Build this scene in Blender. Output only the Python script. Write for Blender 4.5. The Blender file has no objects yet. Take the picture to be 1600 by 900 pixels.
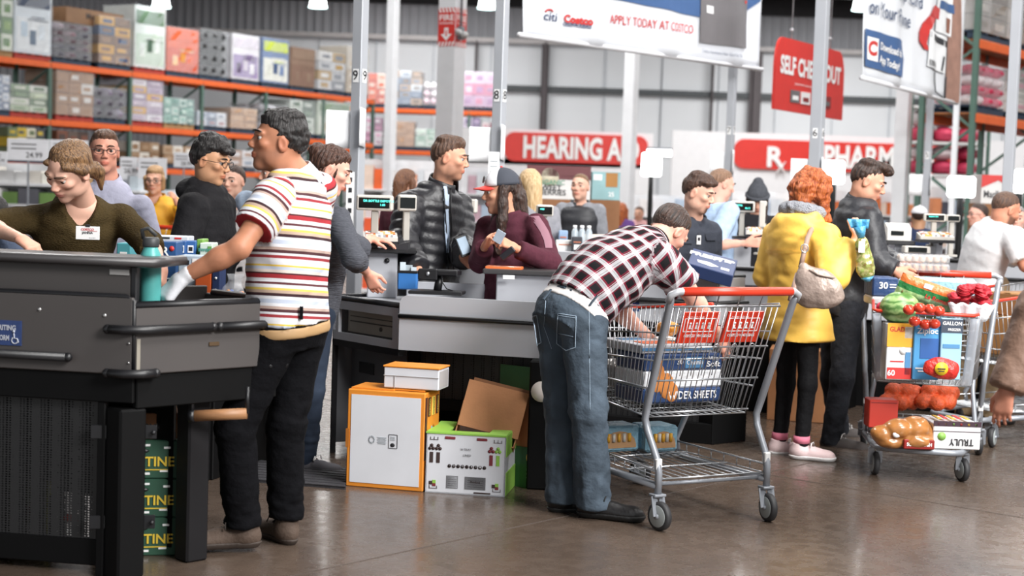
import bpy, bmesh, math, random
import numpy as np
from mathutils import Vector, Matrix

# ------------------------------------------------------------------ camera, light, exposure
SC = bpy.context.scene
COL = SC.collection
FPX, CAMZ = 2400.0, 1.45
PITCH, ROLL = math.atan(153 / FPX), math.radians(1.9)
_f = np.array((0, math.cos(PITCH), -math.sin(PITCH)))
_u = np.array((0, math.sin(PITCH), math.cos(PITCH)))
_r = np.array((1.0, 0, 0))
CR = _r * math.cos(ROLL) + _u * math.sin(ROLL)
CU = _u * math.cos(ROLL) - _r * math.sin(ROLL)
CF = _f
C0 = np.array((0, 0, CAMZ))
cd = bpy.data.cameras.new('camera')
cam = bpy.data.objects.new('camera', cd)
COL.objects.link(cam)
cd.sensor_width = 36
cd.lens = 36 * FPX / 1600
cd.clip_end = 300
cam.matrix_world = Matrix(((CR[0], CU[0], -CF[0], 0), (CR[1], CU[1], -CF[1], 0), (CR[2], CU[2], -CF[2], CAMZ), (0, 0, 0, 1)))
cd.dof.use_dof = True
cd.dof.focus_distance = 7.1
cd.dof.aperture_fstop = 2.6
SC.camera = cam
SC.view_settings.view_transform = 'Standard'
SC.view_settings.look = 'None'
SC.view_settings.gamma = 1
SC.view_settings.use_curve_mapping = False
SC.view_settings.exposure = 0.62
SC.cycles.use_denoising = True
SC.cycles.max_bounces = 7
SC.cycles.diffuse_bounces = 3
SC.cycles.glossy_bounces = 3
SC.cycles.transparent_max_bounces = 10
SC.cycles.sample_clamp_indirect = 6
SC.cycles.caustics_reflective = False
SC.cycles.caustics_refractive = False
w = bpy.data.worlds.new('store_air')
SC.world = w
w.use_nodes = True
w.node_tree.nodes['Background'].inputs[0].default_value = (.93, .97, 1.0, 1)
w.node_tree.nodes['Background'].inputs[1].default_value = 0.46
YAW = math.radians(26)                 # the store's aisles run 26 degrees right of the view
AX = np.array((math.sin(YAW), math.cos(YAW), 0))     # along the aisles
BX = np.array((math.cos(YAW), -math.sin(YAW), 0))    # across them

def area_panel(x, y, z, sx, sy, power, rot=-YAW, tilt=(0, 0)):
    l = bpy.data.lights.new('area_light', 'AREA')
    l.shape = 'RECTANGLE'; l.size = sx; l.size_y = sy; l.energy = power; l.color = (1, .985, .965)
    o = bpy.data.objects.new('area_light', l)
    o.location = (x, y, z); o.rotation_euler = (tilt[0], tilt[1], rot)
    COL.objects.link(o)
    return o
# rows of area lights standing for the ceiling lamps
for (x, y, p) in ((2.8, 7, 190), (8.5, 9.5, 230), (-3.5, 12.5, 330), (4, 15.5, 240), (11, 16, 220)):
    area_panel(x, y, 7.4, 2.2, 2.2, p)
# added tilted area lights, unseen, that brighten the faces towards the camera
area_panel(7.5, -2.2, 6.6, 5, 3, 1500, math.radians(14), (math.radians(58), 0))
area_panel(3.6, 3.6, 7.2, 2.4, 2.4, 420, math.radians(4), (math.radians(40), 0))
for (x, y, p) in ((-7, 22, 250), (-1, 24, 760), (9, 26, 700), (-14, 31, 250), (-4, 37, 460), (7, 39, 800), (18, 38, 800), (-3, 48, 620), (10, 47, 760), (22, 48, 760)):
    area_panel(x, y, 8.2, 5, 5, p * .85)

def P(px, py, d):
    """world point seen at pixel (px,py) of the 1600x900 frame at depth d"""
    return C0 + CF * d + CR * ((px - 800) / FPX * d) - CU * ((py - 450) / FPX * d)
def PZ(px, py, z):
    v = P(px, py, 1) - C0
    return C0 + v * ((z - CAMZ) / v[2])
def G(px, py):
    return PZ(px, py, 0)
def BASE(px, d):
    p = P(px, 297 + .0332 * (px - 800), d); p[2] = 0
    return p
def hz(px):
    return 297 + .0332 * (px - 800)

# ------------------------------------------------------------------ materials
MATS = {}
def nodes_of(name):
    m = bpy.data.materials.new(name); m.use_nodes = True
    t = m.node_tree
    b = t.nodes['Principled BSDF']
    return m, t, b
def N(t, kind, ins=None, **props):
    n = t.nodes.new('ShaderNode' + kind)
    for k, v in props.items(): setattr(n, k, v)
    for k, v in (ins or {}).items():
        if hasattr(v, 'is_linked'): t.links.new(v, n.inputs[k])
        else: n.inputs[k].default_value = v
    return n
def c4(c):
    return (c[0], c[1], c[2], 1)
def s2l(*rgb):
    return tuple(((v / 255) / 12.92 if v <= 10 else ((v / 255 + .055) / 1.055) ** 2.4) for v in rgb)
def hx(h):
    return s2l(int(h[0:2], 16), int(h[2:4], 16), int(h[4:6], 16))
def mat(name, col=(.5, .5, .5), rough=.5, metal=0., var=.08, vs=6., bump=0., bs=80., coat=0., trans=0., alpha=1., emit=0., attr=None, spec=.5, stretch=None):
    if name in MATS: return MATS[name]
    if isinstance(col, str): col = hx(col)
    m, t, b = nodes_of(name)
    tc = N(t, 'TexCoord')
    vec = tc.outputs['Object']
    if stretch:
        mp = N(t, 'Mapping', {'Vector': vec, 'Scale': stretch}); vec = mp.outputs['Vector']
    nz = N(t, 'TexNoise', {'Vector': vec, 'Scale': vs, 'Detail': 3.})
    base = None
    if attr:
        a = N(t, 'Attribute', attribute_name=attr); base = a.outputs['Color']
    mr = N(t, 'MapRange', {'Value': nz.outputs['Fac'], 1: .25, 2: .75, 3: 1 - var, 4: 1 + var})
    mx = N(t, 'Mix', {0: 1.0, 6: base if base is not None else c4(col)}, data_type='RGBA', blend_type='MULTIPLY')
    cmb = N(t, 'CombineColor', {0: mr.outputs[0], 1: mr.outputs[0], 2: mr.outputs[0]})
    t.links.new(cmb.outputs[0], mx.inputs[7])
    t.links.new(mx.outputs[2], b.inputs['Base Color'])
    b.inputs['Roughness'].default_value = rough
    b.inputs['Metallic'].default_value = metal
    b.inputs['Coat Weight'].default_value = coat
    b.inputs['Specular IOR Level'].default_value = spec
    if trans: b.inputs['Transmission Weight'].default_value = trans
    if alpha < 1: b.inputs['Alpha'].default_value = alpha
    if emit:
        b.inputs['Emission Color'].default_value = c4(col); b.inputs['Emission Strength'].default_value = emit
    if bump:
        n2 = N(t, 'TexNoise', {'Vector': vec, 'Scale': bs, 'Detail': 4.})
        bp = N(t, 'Bump', {'Height': n2.outputs['Fac'], 'Strength': bump, 'Distance': .02})
        t.links.new(bp.outputs['Normal'], b.inputs['Normal'])
    MATS[name] = m
    return m

# ------------------------------------------------------------------ objects
def put(o, parent=None):
    COL.objects.link(o)
    if parent is not None: o.parent = parent
    return o
def thing(name, label, cat, loc=(0, 0, 0), rz=0., group=None):
    o = bpy.data.objects.new(name, None)
    o.empty_display_size = .1
    o.location = [float(v) for v in loc]; o.rotation_euler = (0, 0, rz)
    return put(tag(o, label, cat, group))
def tag(o, label=None, cat=None, group=None, kind=None):
    if label: o['label'] = label
    if cat: o['category'] = cat
    if group: o['group'] = group
    if kind: o['kind'] = kind
    return o
def structure(o):
    o['kind'] = 'structure'
    return o
def dup(o, loc=None, rz=None, label=None, parent=None):
    c = o.copy(); COL.objects.link(c)
    if parent is not None: c.parent = parent
    if loc is not None: c.location = [float(v) for v in loc]
    if rz is not None: c.rotation_euler = (0, 0, rz)
    if label: c['label'] = label
    for ch in list(o.children): dup(ch, parent=c)
    return c

def frame_of(d, hint=(0, 0, 1)):
    d = np.asarray(d, float); d = d / (np.linalg.norm(d) + 1e-12)
    h = np.asarray(hint, float)
    if abs(d @ h) > .97: h = np.array((1., 0, 0)) if abs(d[0]) < .9 else np.array((0, 1., 0))
    x = np.cross(h, d); x /= np.linalg.norm(x)
    return x, np.cross(d, x), d
def nrm(v):
    v = np.asarray(v, float)
    return v / (np.linalg.norm(v) + 1e-12)

class MB:
    """gathers shapes; build() links them as ONE mesh object"""
    def __init__(s):
        s.v, s.f, s.m, s.sm = [], [], [], []
    def add(s, vs, fs, mi=0, smooth=False):
        o = len(s.v)
        s.v.extend([tuple(float(c) for c in p) for p in vs])
        for f in fs:
            s.f.append([i + o for i in f]); s.m.append(mi); s.sm.append(smooth)
        return s
    def box(s, c, size, rz=0., bev=0., mi=0, M=None):
        hx_, hy, hz_ = [q / 2 for q in size]
        b = min(bev, hx_ * .45, hy * .45, hz_ * .45)
        vs, fs = [], []
        if b <= 0:
            vs = [(x, y, z) for x in (-hx_, hx_) for y in (-hy, hy) for z in (-hz_, hz_)]
            fs = [(0, 1, 3, 2), (4, 6, 7, 5), (0, 4, 5, 1), (2, 3, 7, 6), (0, 2, 6, 4), (1, 5, 7, 3)]
        else:
            idx = {}
            for sx in (-1, 1):
                for sy in (-1, 1):
                    for sz in (-1, 1):
                        for a in range(3):
                            h = [hx_ - b, hy - b, hz_ - b]; h[a] += b
                            idx[(sx, sy, sz, a)] = len(vs); vs.append((sx * h[0], sy * h[1], sz * h[2]))
            for a in range(3):
                o1, o2 = (a + 1) % 3, (a + 2) % 3
                for sg in (-1, 1):
                    q = []
                    for (e1, e2) in ((-1, -1), (1, -1), (1, 1), (-1, 1)):
                        t = [0, 0, 0]; t[a] = sg; t[o1] = e1; t[o2] = e2
                        q.append(idx[(t[0], t[1], t[2], a)])
                    fs.append(q if sg > 0 else q[::-1])
                for s1 in (-1, 1):
                    for s2 in (-1, 1):
                        def k(e, w_):
                            t = [0, 0, 0]; t[a] = e; t[o1] = s1; t[o2] = s2
                            return idx[(t[0], t[1], t[2], w_)]
                        q = [k(-1, o1), k(1, o1), k(1, o2), k(-1, o2)]
                        fs.append(q if s1 * s2 < 0 else q[::-1])
            for sx in (-1, 1):
                for sy in (-1, 1):
                    for sz in (-1, 1):
                        q = [idx[(sx, sy, sz, a)] for a in range(3)]
                        fs.append(q if sx * sy * sz > 0 else q[::-1])
        ca, sa = math.cos(rz), math.sin(rz)
        if M is not None:
            A = np.array([M[0], M[1], M[2]]).T     # columns: local axes
            vs = [A @ np.array(p) + np.array(c) for p in vs]
        else:
            vs = [(c[0] + x * ca - y * sa, c[1] + x * sa + y * ca, c[2] + z) for x, y, z in vs]
        return s.add(vs, fs, mi)
    def tube(s, pts, r, n=8, closed=False, mi=0, caps=True):
        pts = [np.asarray(p, float) for p in pts]
        k = len(pts)
        rr = r if hasattr(r, '__len__') else [r] * k
        vs, fs = [], []
        x = None
        for i in range(k):
            if closed: d = pts[(i + 1) % k] - pts[i - 1]
            else: d = pts[min(i + 1, k - 1)] - pts[max(i - 1, 0)]
            d = nrm(d)
            if x is None: x, y, _ = frame_of(d)
            else:
                x = x - d * (x @ d)
                if np.linalg.norm(x) < 1e-6: x = frame_of(d)[0]
                x = nrm(x); y = np.cross(d, x)
            for j in range(n):
                a = 2 * math.pi * j / n
                vs.append(pts[i] + (x * math.cos(a) + y * math.sin(a)) * rr[i])
        for i in range(k if closed else k - 1):
            i2 = (i + 1) % k
            for j in range(n):
                j2 = (j + 1) % n
                fs.append((i * n + j, i * n + j2, i2 * n + j2, i2 * n + j))
        if not closed and caps:
            fs.append(list(range(n))[::-1]); fs.append([(k - 1) * n + j for j in range(n)])
        return s.add(vs, fs, mi, True)
    def bar(s, a, b, w_, h, mi=0, hint=(0, 0, 1)):
        a = np.asarray(a, float); b = np.asarray(b, float)
        x, y, d = frame_of(b - a, hint)
        return s.box((a + b) / 2, (w_, h, np.linalg.norm(b - a)), M=(x, y, d), mi=mi)
    def lathe(s, prof, c=(0, 0, 0), n=20, mi=0, ax=(0, 0, 1), smooth=True):
        x, y, d = frame_of(ax)
        c = np.asarray(c, float)
        vs, fs = [], []
        for (r, z) in prof:
            for j in range(n):
                a = 2 * math.pi * j / n
                vs.append(c + d * z + (x * math.cos(a) + y * math.sin(a)) * r)
        for i in range(len(prof) - 1):
            for j in range(n):
                j2 = (j + 1) % n
                fs.append((i * n + j, i * n + j2, (i + 1) * n + j2, (i + 1) * n + j))
        fs.append(list(range(n))[::-1]); fs.append([(len(prof) - 1) * n + j for j in range(n)])
        return s.add(vs, fs, mi, smooth)
    def ball(s, c, r, n=12, mi=0, M=None):
        r3 = r if hasattr(r, '__len__') else (r, r, r)
        A = np.eye(3) if M is None else np.array(M).T
        vs, fs = [], []
        m = n // 2 + 1
        for i in range(m + 1):
            th = math.pi * i / m
            for j in range(n):
                a = 2 * math.pi * j / n
                vs.append(A @ np.array((r3[0] * math.sin(th) * math.cos(a), r3[1] * math.sin(th) * math.sin(a), r3[2] * math.cos(th))) + np.array(c))
        for i in range(m):
            for j in range(n):
                j2 = (j + 1) % n
                fs.append((i * n + j, (i + 1) * n + j, (i + 1) * n + j2, i * n + j2))
        return s.add(vs, fs, mi, True)
    def prism(s, poly, o, x, y, th, mi=0, smooth=False):
        """polygon (u,v) in the plane o + u*x + v*y, thickened along x cross y"""
        o, x, y = [np.asarray(q, float) for q in (o, x, y)]
        n = nrm(np.cross(x, y)) * th / 2
        k = len(poly)
        vs = [o + x * u + y * v - n for u, v in poly] + [o + x * u + y * v + n for u, v in poly]
        fs = [list(range(k))[::-1], [k + i for i in range(k)]]
        fs += [(i, (i + 1) % k, k + (i + 1) % k, k + i) for i in range(k)]
        return s.add(vs, fs, mi, smooth)
    def grid(s, fn, nu, nv, mi=0, smooth=True, th=0.):
        """fn(u,v)->point for u,v in 0..1; th gives the sheet a thickness"""
        vs = [np.asarray(fn(i / nu, j / nv), float) for i in range(nu + 1) for j in range(nv + 1)]
        fs = [(i * (nv + 1) + j, (i + 1) * (nv + 1) + j, (i + 1) * (nv + 1) + j + 1, i * (nv + 1) + j + 1) for i in range(nu) for j in range(nv)]
        if th:
            k = len(vs)
            A = np.array(vs).reshape(nu + 1, nv + 1, 3)
            nn = np.cross(np.gradient(A, axis=0), np.gradient(A, axis=1)).reshape(-1, 3)
            nn /= np.linalg.norm(nn, axis=1)[:, None] + 1e-12
            vs = vs + list(np.array(vs) - nn * th)
            edge = [(i, 0) for i in range(nu + 1)] + [(nu, j) for j in range(1, nv + 1)] + [(i, nv) for i in range(nu - 1, -1, -1)] + [(0, j) for j in range(nv - 1, 0, -1)]
            e = [i * (nv + 1) + j for i, j in edge]
            fs = fs + [tuple(k + q for q in f[::-1]) for f in fs] + [(e[q], k + e[q], k + e[(q + 1) % len(e)], e[(q + 1) % len(e)]) for q in range(len(e))]
        return s.add(vs, fs, mi, smooth)
    def text(s, txt, o, x, y, size, mi=0, align='CENTER', bold=0., xs=1., th=.001, valign='CENTER', shear=0., fit=None):
        cu = bpy.data.curves.new('t', 'FONT')
        cu.body = txt; cu.size = size; cu.align_x = align; cu.align_y = valign
        cu.offset = bold * size; cu.shear = shear; cu.resolution_u = 3
        ob = bpy.data.objects.new('t', cu)
        me = bpy.data.meshes.new_from_object(ob)
        o, x, y = [np.asarray(q, float) for q in (o, x, y)]
        n = nrm(np.cross(x, y)) * th
        V = np.array([v.co[:] for v in me.vertices])
        if len(V):
            if fit:
                wd = V[:, 0].max() - V[:, 0].min(); xs = fit / wd
            s.add([o + x * a * xs + y * b + n for a, b, _ in V], [list(p.vertices) for p in me.polygons], mi)
        bpy.data.meshes.remove(me); bpy.data.objects.remove(ob); bpy.data.curves.remove(cu)
        return s
    def build(s, name, m, parent=None, sub=0):
        me = bpy.data.meshes.new(name)
        me.from_pydata(s.v, [], s.f)
        for q in (m if isinstance(m, (list, tuple)) else [m]): me.materials.append(q)
        me.polygons.foreach_set('material_index', s.m)
        me.polygons.foreach_set('use_smooth', s.sm)
        me.update()
        o = put(bpy.data.objects.new(name, me), parent)
        return o
X3, Y3, Z3 = np.eye(3)
# ------------------------------------------------------------------ smooth bodies: distance fields polygonised with surface nets
def cone(a, b, ra, rb, fl=None, m=None):
    a, b = np.array(a, float), np.array(b, float); ab = b - a; L2 = ab @ ab + 1e-12
    def f(X, Y, Z):
        x, y, z = X - a[0], Y - a[1], Z - a[2]
        t = np.clip((x * ab[0] + y * ab[1] + z * ab[2]) / L2, 0, 1)
        x = x - t * ab[0]; y = y - t * ab[1]; z = z - t * ab[2]
        if fl is not None:
            n, k = fl
            c = (x * n[0] + y * n[1] + z * n[2]) * (1 / k - 1)
            x = x + c * n[0]; y = y + c * n[1]; z = z + c * n[2]
        return np.sqrt(x * x + y * y + z * z) - (ra + t * (rb - ra))
    r = max(ra, rb)
    return dict(f=f, lo=np.minimum(a, b) - r, hi=np.maximum(a, b) + r, m=m)
def ell(c, r, M=None, m=None):
    c, r = np.array(c, float), np.array(r, float)
    A = np.eye(3) if M is None else np.array(M, float)
    def f(X, Y, Z):
        x, y, z = X - c[0], Y - c[1], Z - c[2]
        q = [(x * A[i][0] + y * A[i][1] + z * A[i][2]) / r[i] for i in range(3)]
        k0 = np.sqrt(q[0] ** 2 + q[1] ** 2 + q[2] ** 2)
        k1 = np.sqrt((q[0] / r[0]) ** 2 + (q[1] / r[1]) ** 2 + (q[2] / r[2]) ** 2) + 1e-9
        return k0 * (k0 - 1) / k1
    R_ = r.max()
    return dict(f=f, lo=c - R_, hi=c + R_, m=m)
def sweep(secs, cap=.03, m=None, pw=2.3):
    """body of stacked oval sections: (centre, side axis, half width, half depth)"""
    S_ = [(np.array(c, float), nrm(s), a, b) for c, s, a, b in secs]
    def f(X, Y, Z):
        best = None
        n = len(S_) - 1
        for i in range(n):
            c0, s0, a0, b0 = S_[i]; c1, s1, a1, b1 = S_[i + 1]
            ax = c1 - c0; L = np.linalg.norm(ax); ax = ax / L
            s = nrm(s0 + s1); s = nrm(s - ax * (s @ ax)); fr = np.cross(ax, s)
            x, y, z = X - c0[0], Y - c0[1], Z - c0[2]
            h = x * ax[0] + y * ax[1] + z * ax[2]
            t = np.clip(h / L, 0, 1)
            over = h - t * L
            u = x * s[0] + y * s[1] + z * s[2]; v = x * fr[0] + y * fr[1] + z * fr[2]
            a = a0 + (a1 - a0) * t; b = b0 + (b1 - b0) * t
            k = (np.abs(u / a) ** pw + np.abs(v / b) ** pw + 1e-9) ** (1 / pw)
            mn = np.minimum(a, b)
            d = (k - 1) * mn
            o2 = np.abs(over)
            flat = np.sqrt(np.maximum(d, 0) ** 2 + o2 ** 2) - min(cap, .004)
            rnd = (np.sqrt(k * k + (o2 / .08) ** 2) - 1) * mn          # rounded joints close the outside of a bend
            end = (over < 0) if i == 0 else (over < -9)
            if i == n - 1: end = end | (over > 0)
            d = np.where(o2 > 1e-6, np.where(end, flat, rnd), d)
            best = d if best is None else np.minimum(best, d)
        return best
    pts = np.array([c for c, _, _, _ in S_]); R_ = max(max(a, b) for _, _, a, b in S_)
    return dict(f=f, lo=pts.min(0) - R_, hi=pts.max(0) + R_, m=m)
def vnoise(p, fr, seed=0):
    """cheap smooth noise from warped sines; p (n,3) -> about -1..1"""
    q = p * fr
    r = np.random.RandomState(seed)
    out = 0
    for i in range(4):
        k = r.normal(size=3); k /= np.linalg.norm(k)
        k2 = r.normal(size=3); ph = r.rand(2) * 6.3
        out = out + np.sin(q @ k * (1 + .35 * i) + 1.6 * np.sin(q @ k2 * .7 + ph[0]) + ph[1])
    return out / 3
class Fld:
    def __init__(s, prims, h, pad=.03):
        lo = np.min([p['lo'] for p in prims], 0) - pad; hi = np.max([p['hi'] for p in prims], 0) + pad
        s.lo, s.h = lo, h
        n = np.ceil((hi - lo) / h).astype(int) + 2
        s.n = n; s.D = np.full(n, .5, np.float32)
        s.ax = [lo[i] + h * np.arange(n[i]) for i in range(3)]
    def add(s, p, k=.02, mode='u', pad=None):
        e = (k + 2.5 * s.h) if pad is None else pad
        a = np.clip(((p['lo'] - e - s.lo) / s.h).astype(int), 0, s.n); b = np.clip(((p['hi'] + e - s.lo) / s.h).astype(int) + 1, 0, s.n)
        if (b <= a).any(): return s
        sl = tuple(slice(i, j) for i, j in zip(a, b))
        X = s.ax[0][sl[0]][:, None, None]; Y = s.ax[1][sl[1]][None, :, None]; Z = s.ax[2][sl[2]][None, None, :]
        d = p['f'](X, Y, Z) if 'f' in p else p(X, Y, Z)
        D = s.D[sl]
        if mode == 'u':
            t = np.clip(.5 + .5 * (D - d) / k, 0, 1); D = D * (1 - t) + d * t - k * t * (1 - t)
        elif mode == 's':
            t = np.clip(.5 - .5 * (D + d) / k, 0, 1); D = D * (1 - t) - d * t + k * t * (1 - t)
        else: D = np.maximum(D, d)
        s.D[sl] = D
        return s
    def cut(s, o, n):
        """removes everything on the side n points to"""
        o = np.asarray(o, float); n = nrm(n)
        d = (s.ax[0][:, None, None] - o[0]) * n[0] + (s.ax[1][None, :, None] - o[1]) * n[1] + (s.ax[2][None, None, :] - o[2]) * n[2]
        s.D = np.maximum(s.D, d.astype(np.float32))
        return s
    def mesh(s):
        D = s.D; B = D < 0
        nx, ny, nz = D.shape
        cs = np.zeros((nx - 1, ny - 1, nz - 1), np.int8)
        for i in (0, 1):
            for j in (0, 1):
                for k in (0, 1): cs += B[i:nx - 1 + i, j:ny - 1 + j, k:nz - 1 + k]
        act = np.argwhere((cs > 0) & (cs < 8))
        idx = -np.ones(cs.shape, np.int64); idx[tuple(act.T)] = np.arange(len(act))
        acc = np.zeros((len(act), 3)); cnt = np.zeros(len(act))
        for ax in range(3):
            o1, o2 = [q for q in range(3) if q != ax]
            for i in (0, 1):
                for j in (0, 1):
                    a = act.copy(); a[:, o1] += i; a[:, o2] += j
                    b = a.copy(); b[:, ax] += 1
                    da, db = D[tuple(a.T)], D[tuple(b.T)]
                    m = (da < 0) != (db < 0)
                    t = np.where(m, da / np.where(m, da - db, 1), 0)
                    p = a.astype(float); p[:, ax] += t
                    acc += p * m[:, None]; cnt += m
        V = s.lo + s.h * acc / np.maximum(cnt, 1)[:, None]
        F = []
        for ax in range(3):
            o1, o2 = (ax + 1) % 3, (ax + 2) % 3
            sl0 = [slice(None)] * 3; sl1 = [slice(None)] * 3
            sl0[ax] = slice(0, -1); sl1[ax] = slice(1, None)
            ch = B[tuple(sl0)] != B[tuple(sl1)]
            e = np.argwhere(ch)
            ok = (e[:, o1] > 0) & (e[:, o2] > 0) & (e[:, o1] < D.shape[o1] - 1) & (e[:, o2] < D.shape[o2] - 1)
            e = e[ok]
            if not len(e): continue
            q = []
            for (i, j) in ((-1, -1), (0, -1), (0, 0), (-1, 0)):
                c = e.copy(); c[:, o1] += i; c[:, o2] += j
                q.append(idx[tuple(c.T)])
            q = np.array(q).T
            ins = B[tuple(e.T)]
            q[~ins] = q[~ins][:, ::-1]
            F.append(q)
        F = np.concatenate(F)
        return V, F
def vnormals(V, F):
    a, b, c, d = (V[F[:, i]] for i in range(4))
    n = np.cross(c - a, d - b)
    out = np.zeros_like(V)
    for i in range(4): np.add.at(out, F[:, i], n)
    return out / (np.linalg.norm(out, axis=1)[:, None] + 1e-12)
def relax(V, F, it=1):
    for _ in range(it):
        acc = np.zeros_like(V); cnt = np.zeros(len(V))
        for i in range(4):
            a, b = F[:, i], F[:, (i + 1) % 4]
            np.add.at(acc, a, V[b]); np.add.at(cnt, a, 1)
            np.add.at(acc, b, V[a]); np.add.at(cnt, b, 1)
        V = V * .5 + .5 * acc / np.maximum(cnt, 1)[:, None]
    return V
def np_obj(name, V, F, m, parent=None, uvw=None, col=None, off=None):
    if off is not None: V = V - np.asarray(off)
    me = bpy.data.meshes.new(name)
    me.from_pydata(V.tolist(), [], F.tolist() if hasattr(F, 'tolist') else F)
    for q in (m if isinstance(m, (list, tuple)) else [m]): me.materials.append(q)
    me.polygons.foreach_set('use_smooth', [True] * len(me.polygons))
    if uvw is not None:
        me.attributes.new('uvw', 'FLOAT_VECTOR', 'POINT').data.foreach_set('vector', uvw.astype(np.float32).ravel())
    if col is not None:
        c = np.concatenate([col, np.ones((len(col), 1))], 1).astype(np.float32)
        me.color_attributes.new('Col', 'FLOAT_COLOR', 'POINT').data.foreach_set('color', c.ravel())
    me.update()
    return put(bpy.data.objects.new(name, me), parent)
def map_uv(V, prims):
    """rest coordinates (round, along, limb) on the nearest mapped primitive"""
    best = np.full(len(V), 9.); out = np.zeros((len(V), 3))
    for p in prims:
        if not p.get('m'): continue
        d = p['f'](V[:, 0], V[:, 1], V[:, 2])
        o, ax, sd, v0, kind = p['m']
        q = V - o
        v = v0 + q @ ax
        fr = np.cross(ax, sd)
        u = np.arctan2(q @ fr, q @ sd) * (.15 if kind == 't' else .06)
        w_ = d < best
        best = np.where(w_, d, best)
        out[w_, 0] = u[w_]; out[w_, 1] = v[w_]; out[w_, 2] = kind != 't'
    return out
def folds(V, uv, seed, fr=9.):
    q = np.stack([V[:, 0] * .5, V[:, 1] * .5, uv[:, 1] * 1.15 + V[:, 2] * .25], 1)
    a = vnoise(q, fr, seed); b = vnoise(q, fr * 2.1, seed + 7)
    return .6 * (.35 - .95 * np.exp(-(a / .3) ** 2) + .35 * b)

# ------------------------------------------------------------------ people
def stand(base, ang, H=1.72, lean=0., wd=1.):
    """upright skeleton; ang = compass heading in degrees, 0 looks away from the photographer, 90 to the right"""
    a = math.radians(ang); k = H / 1.75
    f = np.array((math.sin(a), math.cos(a), 0)); r = np.array((math.cos(a), -math.sin(a), 0)); b = np.array(base, float)
    J = {}
    def pt(x, y, z): return b + r * x * k * wd + f * y * k + Z3 * z * k
    J['pel'] = pt(0, 0, .95); J['wai'] = pt(0, .005, 1.10); J['che'] = pt(0, 0, 1.30); J['nec'] = pt(0, -.015, 1.475); J['hed'] = pt(0, .03, 1.632)
    for s, sx in (('R', 1), ('L', -1)):
        J['s' + s] = pt(.18 * sx, -.02, 1.425); J['e' + s] = pt(.225 * sx, -.03, 1.14); J['w' + s] = pt(.225 * sx, .06, .885)
        J['h' + s] = pt(.085 * sx, 0, .92); J['k' + s] = pt(.095 * sx, .015, .49); J['a' + s] = pt(.10 * sx, -.02, .085)
        J['t' + s] = nrm(f + r * sx * .18)
    J['f'] = f; J['up'] = Z3.copy(); J['fwd'] = f; J['rgt'] = r; J['k'] = k; J['base'] = b
    if lean:
        lean_by(J, lean)
    return J
UPPER = ('wai', 'che', 'nec', 'hed', 'sR', 'sL', 'eR', 'eL', 'wR', 'wL')
def lean_by(J, deg, axis=None):
    ax = J['rgt'] if axis is None else nrm(axis)
    M = np.array(Matrix.Rotation(-math.radians(deg), 3, Vector(ax)))
    for q in UPPER: J[q] = J['pel'] + M @ (J[q] - J['pel'])
    J['up'] = M @ J['up']
def bend_arm(J, s, wrist, out=.3, L1=.30, L2=.26):
    """puts a wrist where it should be and finds the elbow (two-bone reach); out pushes the elbow outward/down"""
    k = J['k']; L1 *= k; L2 *= k
    S_ = J['s' + s]; W = np.asarray(wrist, float)
    d = W - S_; L = np.linalg.norm(d); L = min(L, (L1 + L2) * .995); d = nrm(d); W = S_ + d * L
    x = (L1 ** 2 - L2 ** 2 + L * L) / (2 * L); y = math.sqrt(max(L1 ** 2 - x * x, 0))
    pole = J['rgt'] * (1 if s == 'R' else -1) * out - Z3 * .8 - J['fwd'] * .25
    pole = nrm(pole - d * (pole @ d))
    J['e' + s] = S_ + d * x + pole * y; J['w' + s] = W

def hand_prims(w_, d, n, side, k=1., curl=(.35, .4, .45, .5), thumb=.35, spread=.05, bend=1.):
    """palm, four fingers of three bones and a thumb; d = along the hand, n = where the palm faces"""
    d = nrm(d); n = nrm(np.asarray(n) - d * (np.asarray(n) @ d)); b = -n
    x = np.cross(d, b) * (-1 if side == 'R' else 1)        # towards the thumb
    w_ = np.asarray(w_, float)
    pr = []
    L = [.072, .08, .074, .058]; xo = [.030, .0105, -.009, -.027]; R_ = [.0088, .009, .0085, .0075]
    for i in range(4):
        kn = w_ + (d * (.092 - abs(i - 1) * .004) + x * xo[i]) * k
        pr.append((cone(w_ + x * xo[i] * .55 * k + d * .012 * k, kn, .0145 * k, .0118 * k), .014))
        c = curl[i] if hasattr(curl, '__len__') else curl
        th = c * .7; p = kn; dd = nrm(d + x * spread * (1.5 - i))
        for j, q in enumerate((.45, .31, .24)):
            v = dd * math.cos(th) + n * math.sin(th)
            p2 = p + v * L[i] * q * k
            pr.append((cone(p, p2, R_[i] * (1 - .08 * j) * k, R_[i] * (.92 - .1 * j) * k), .004))
            p = p2; th += c * bend
    t0 = w_ + (d * .022 + x * .026 + n * .006) * k
    v = nrm(d * .72 + x * (.75 - thumb * .5) + n * thumb)
    t1 = t0 + v * .042 * k; pr.append((cone(t0, t1, .0145 * k, .0118 * k), .012))
    v = nrm(d * .95 + x * (.30 - thumb * .5) + n * thumb * .9); t2 = t1 + v * .032 * k; pr.append((cone(t1, t2, .0112 * k, .0098 * k), .005))
    v = nrm(v + n * .2 - x * .1); t3 = t2 + v * .024 * k; pr.append((cone(t2, t3, .0098 * k, .0075 * k), .004))
    return pr

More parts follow.
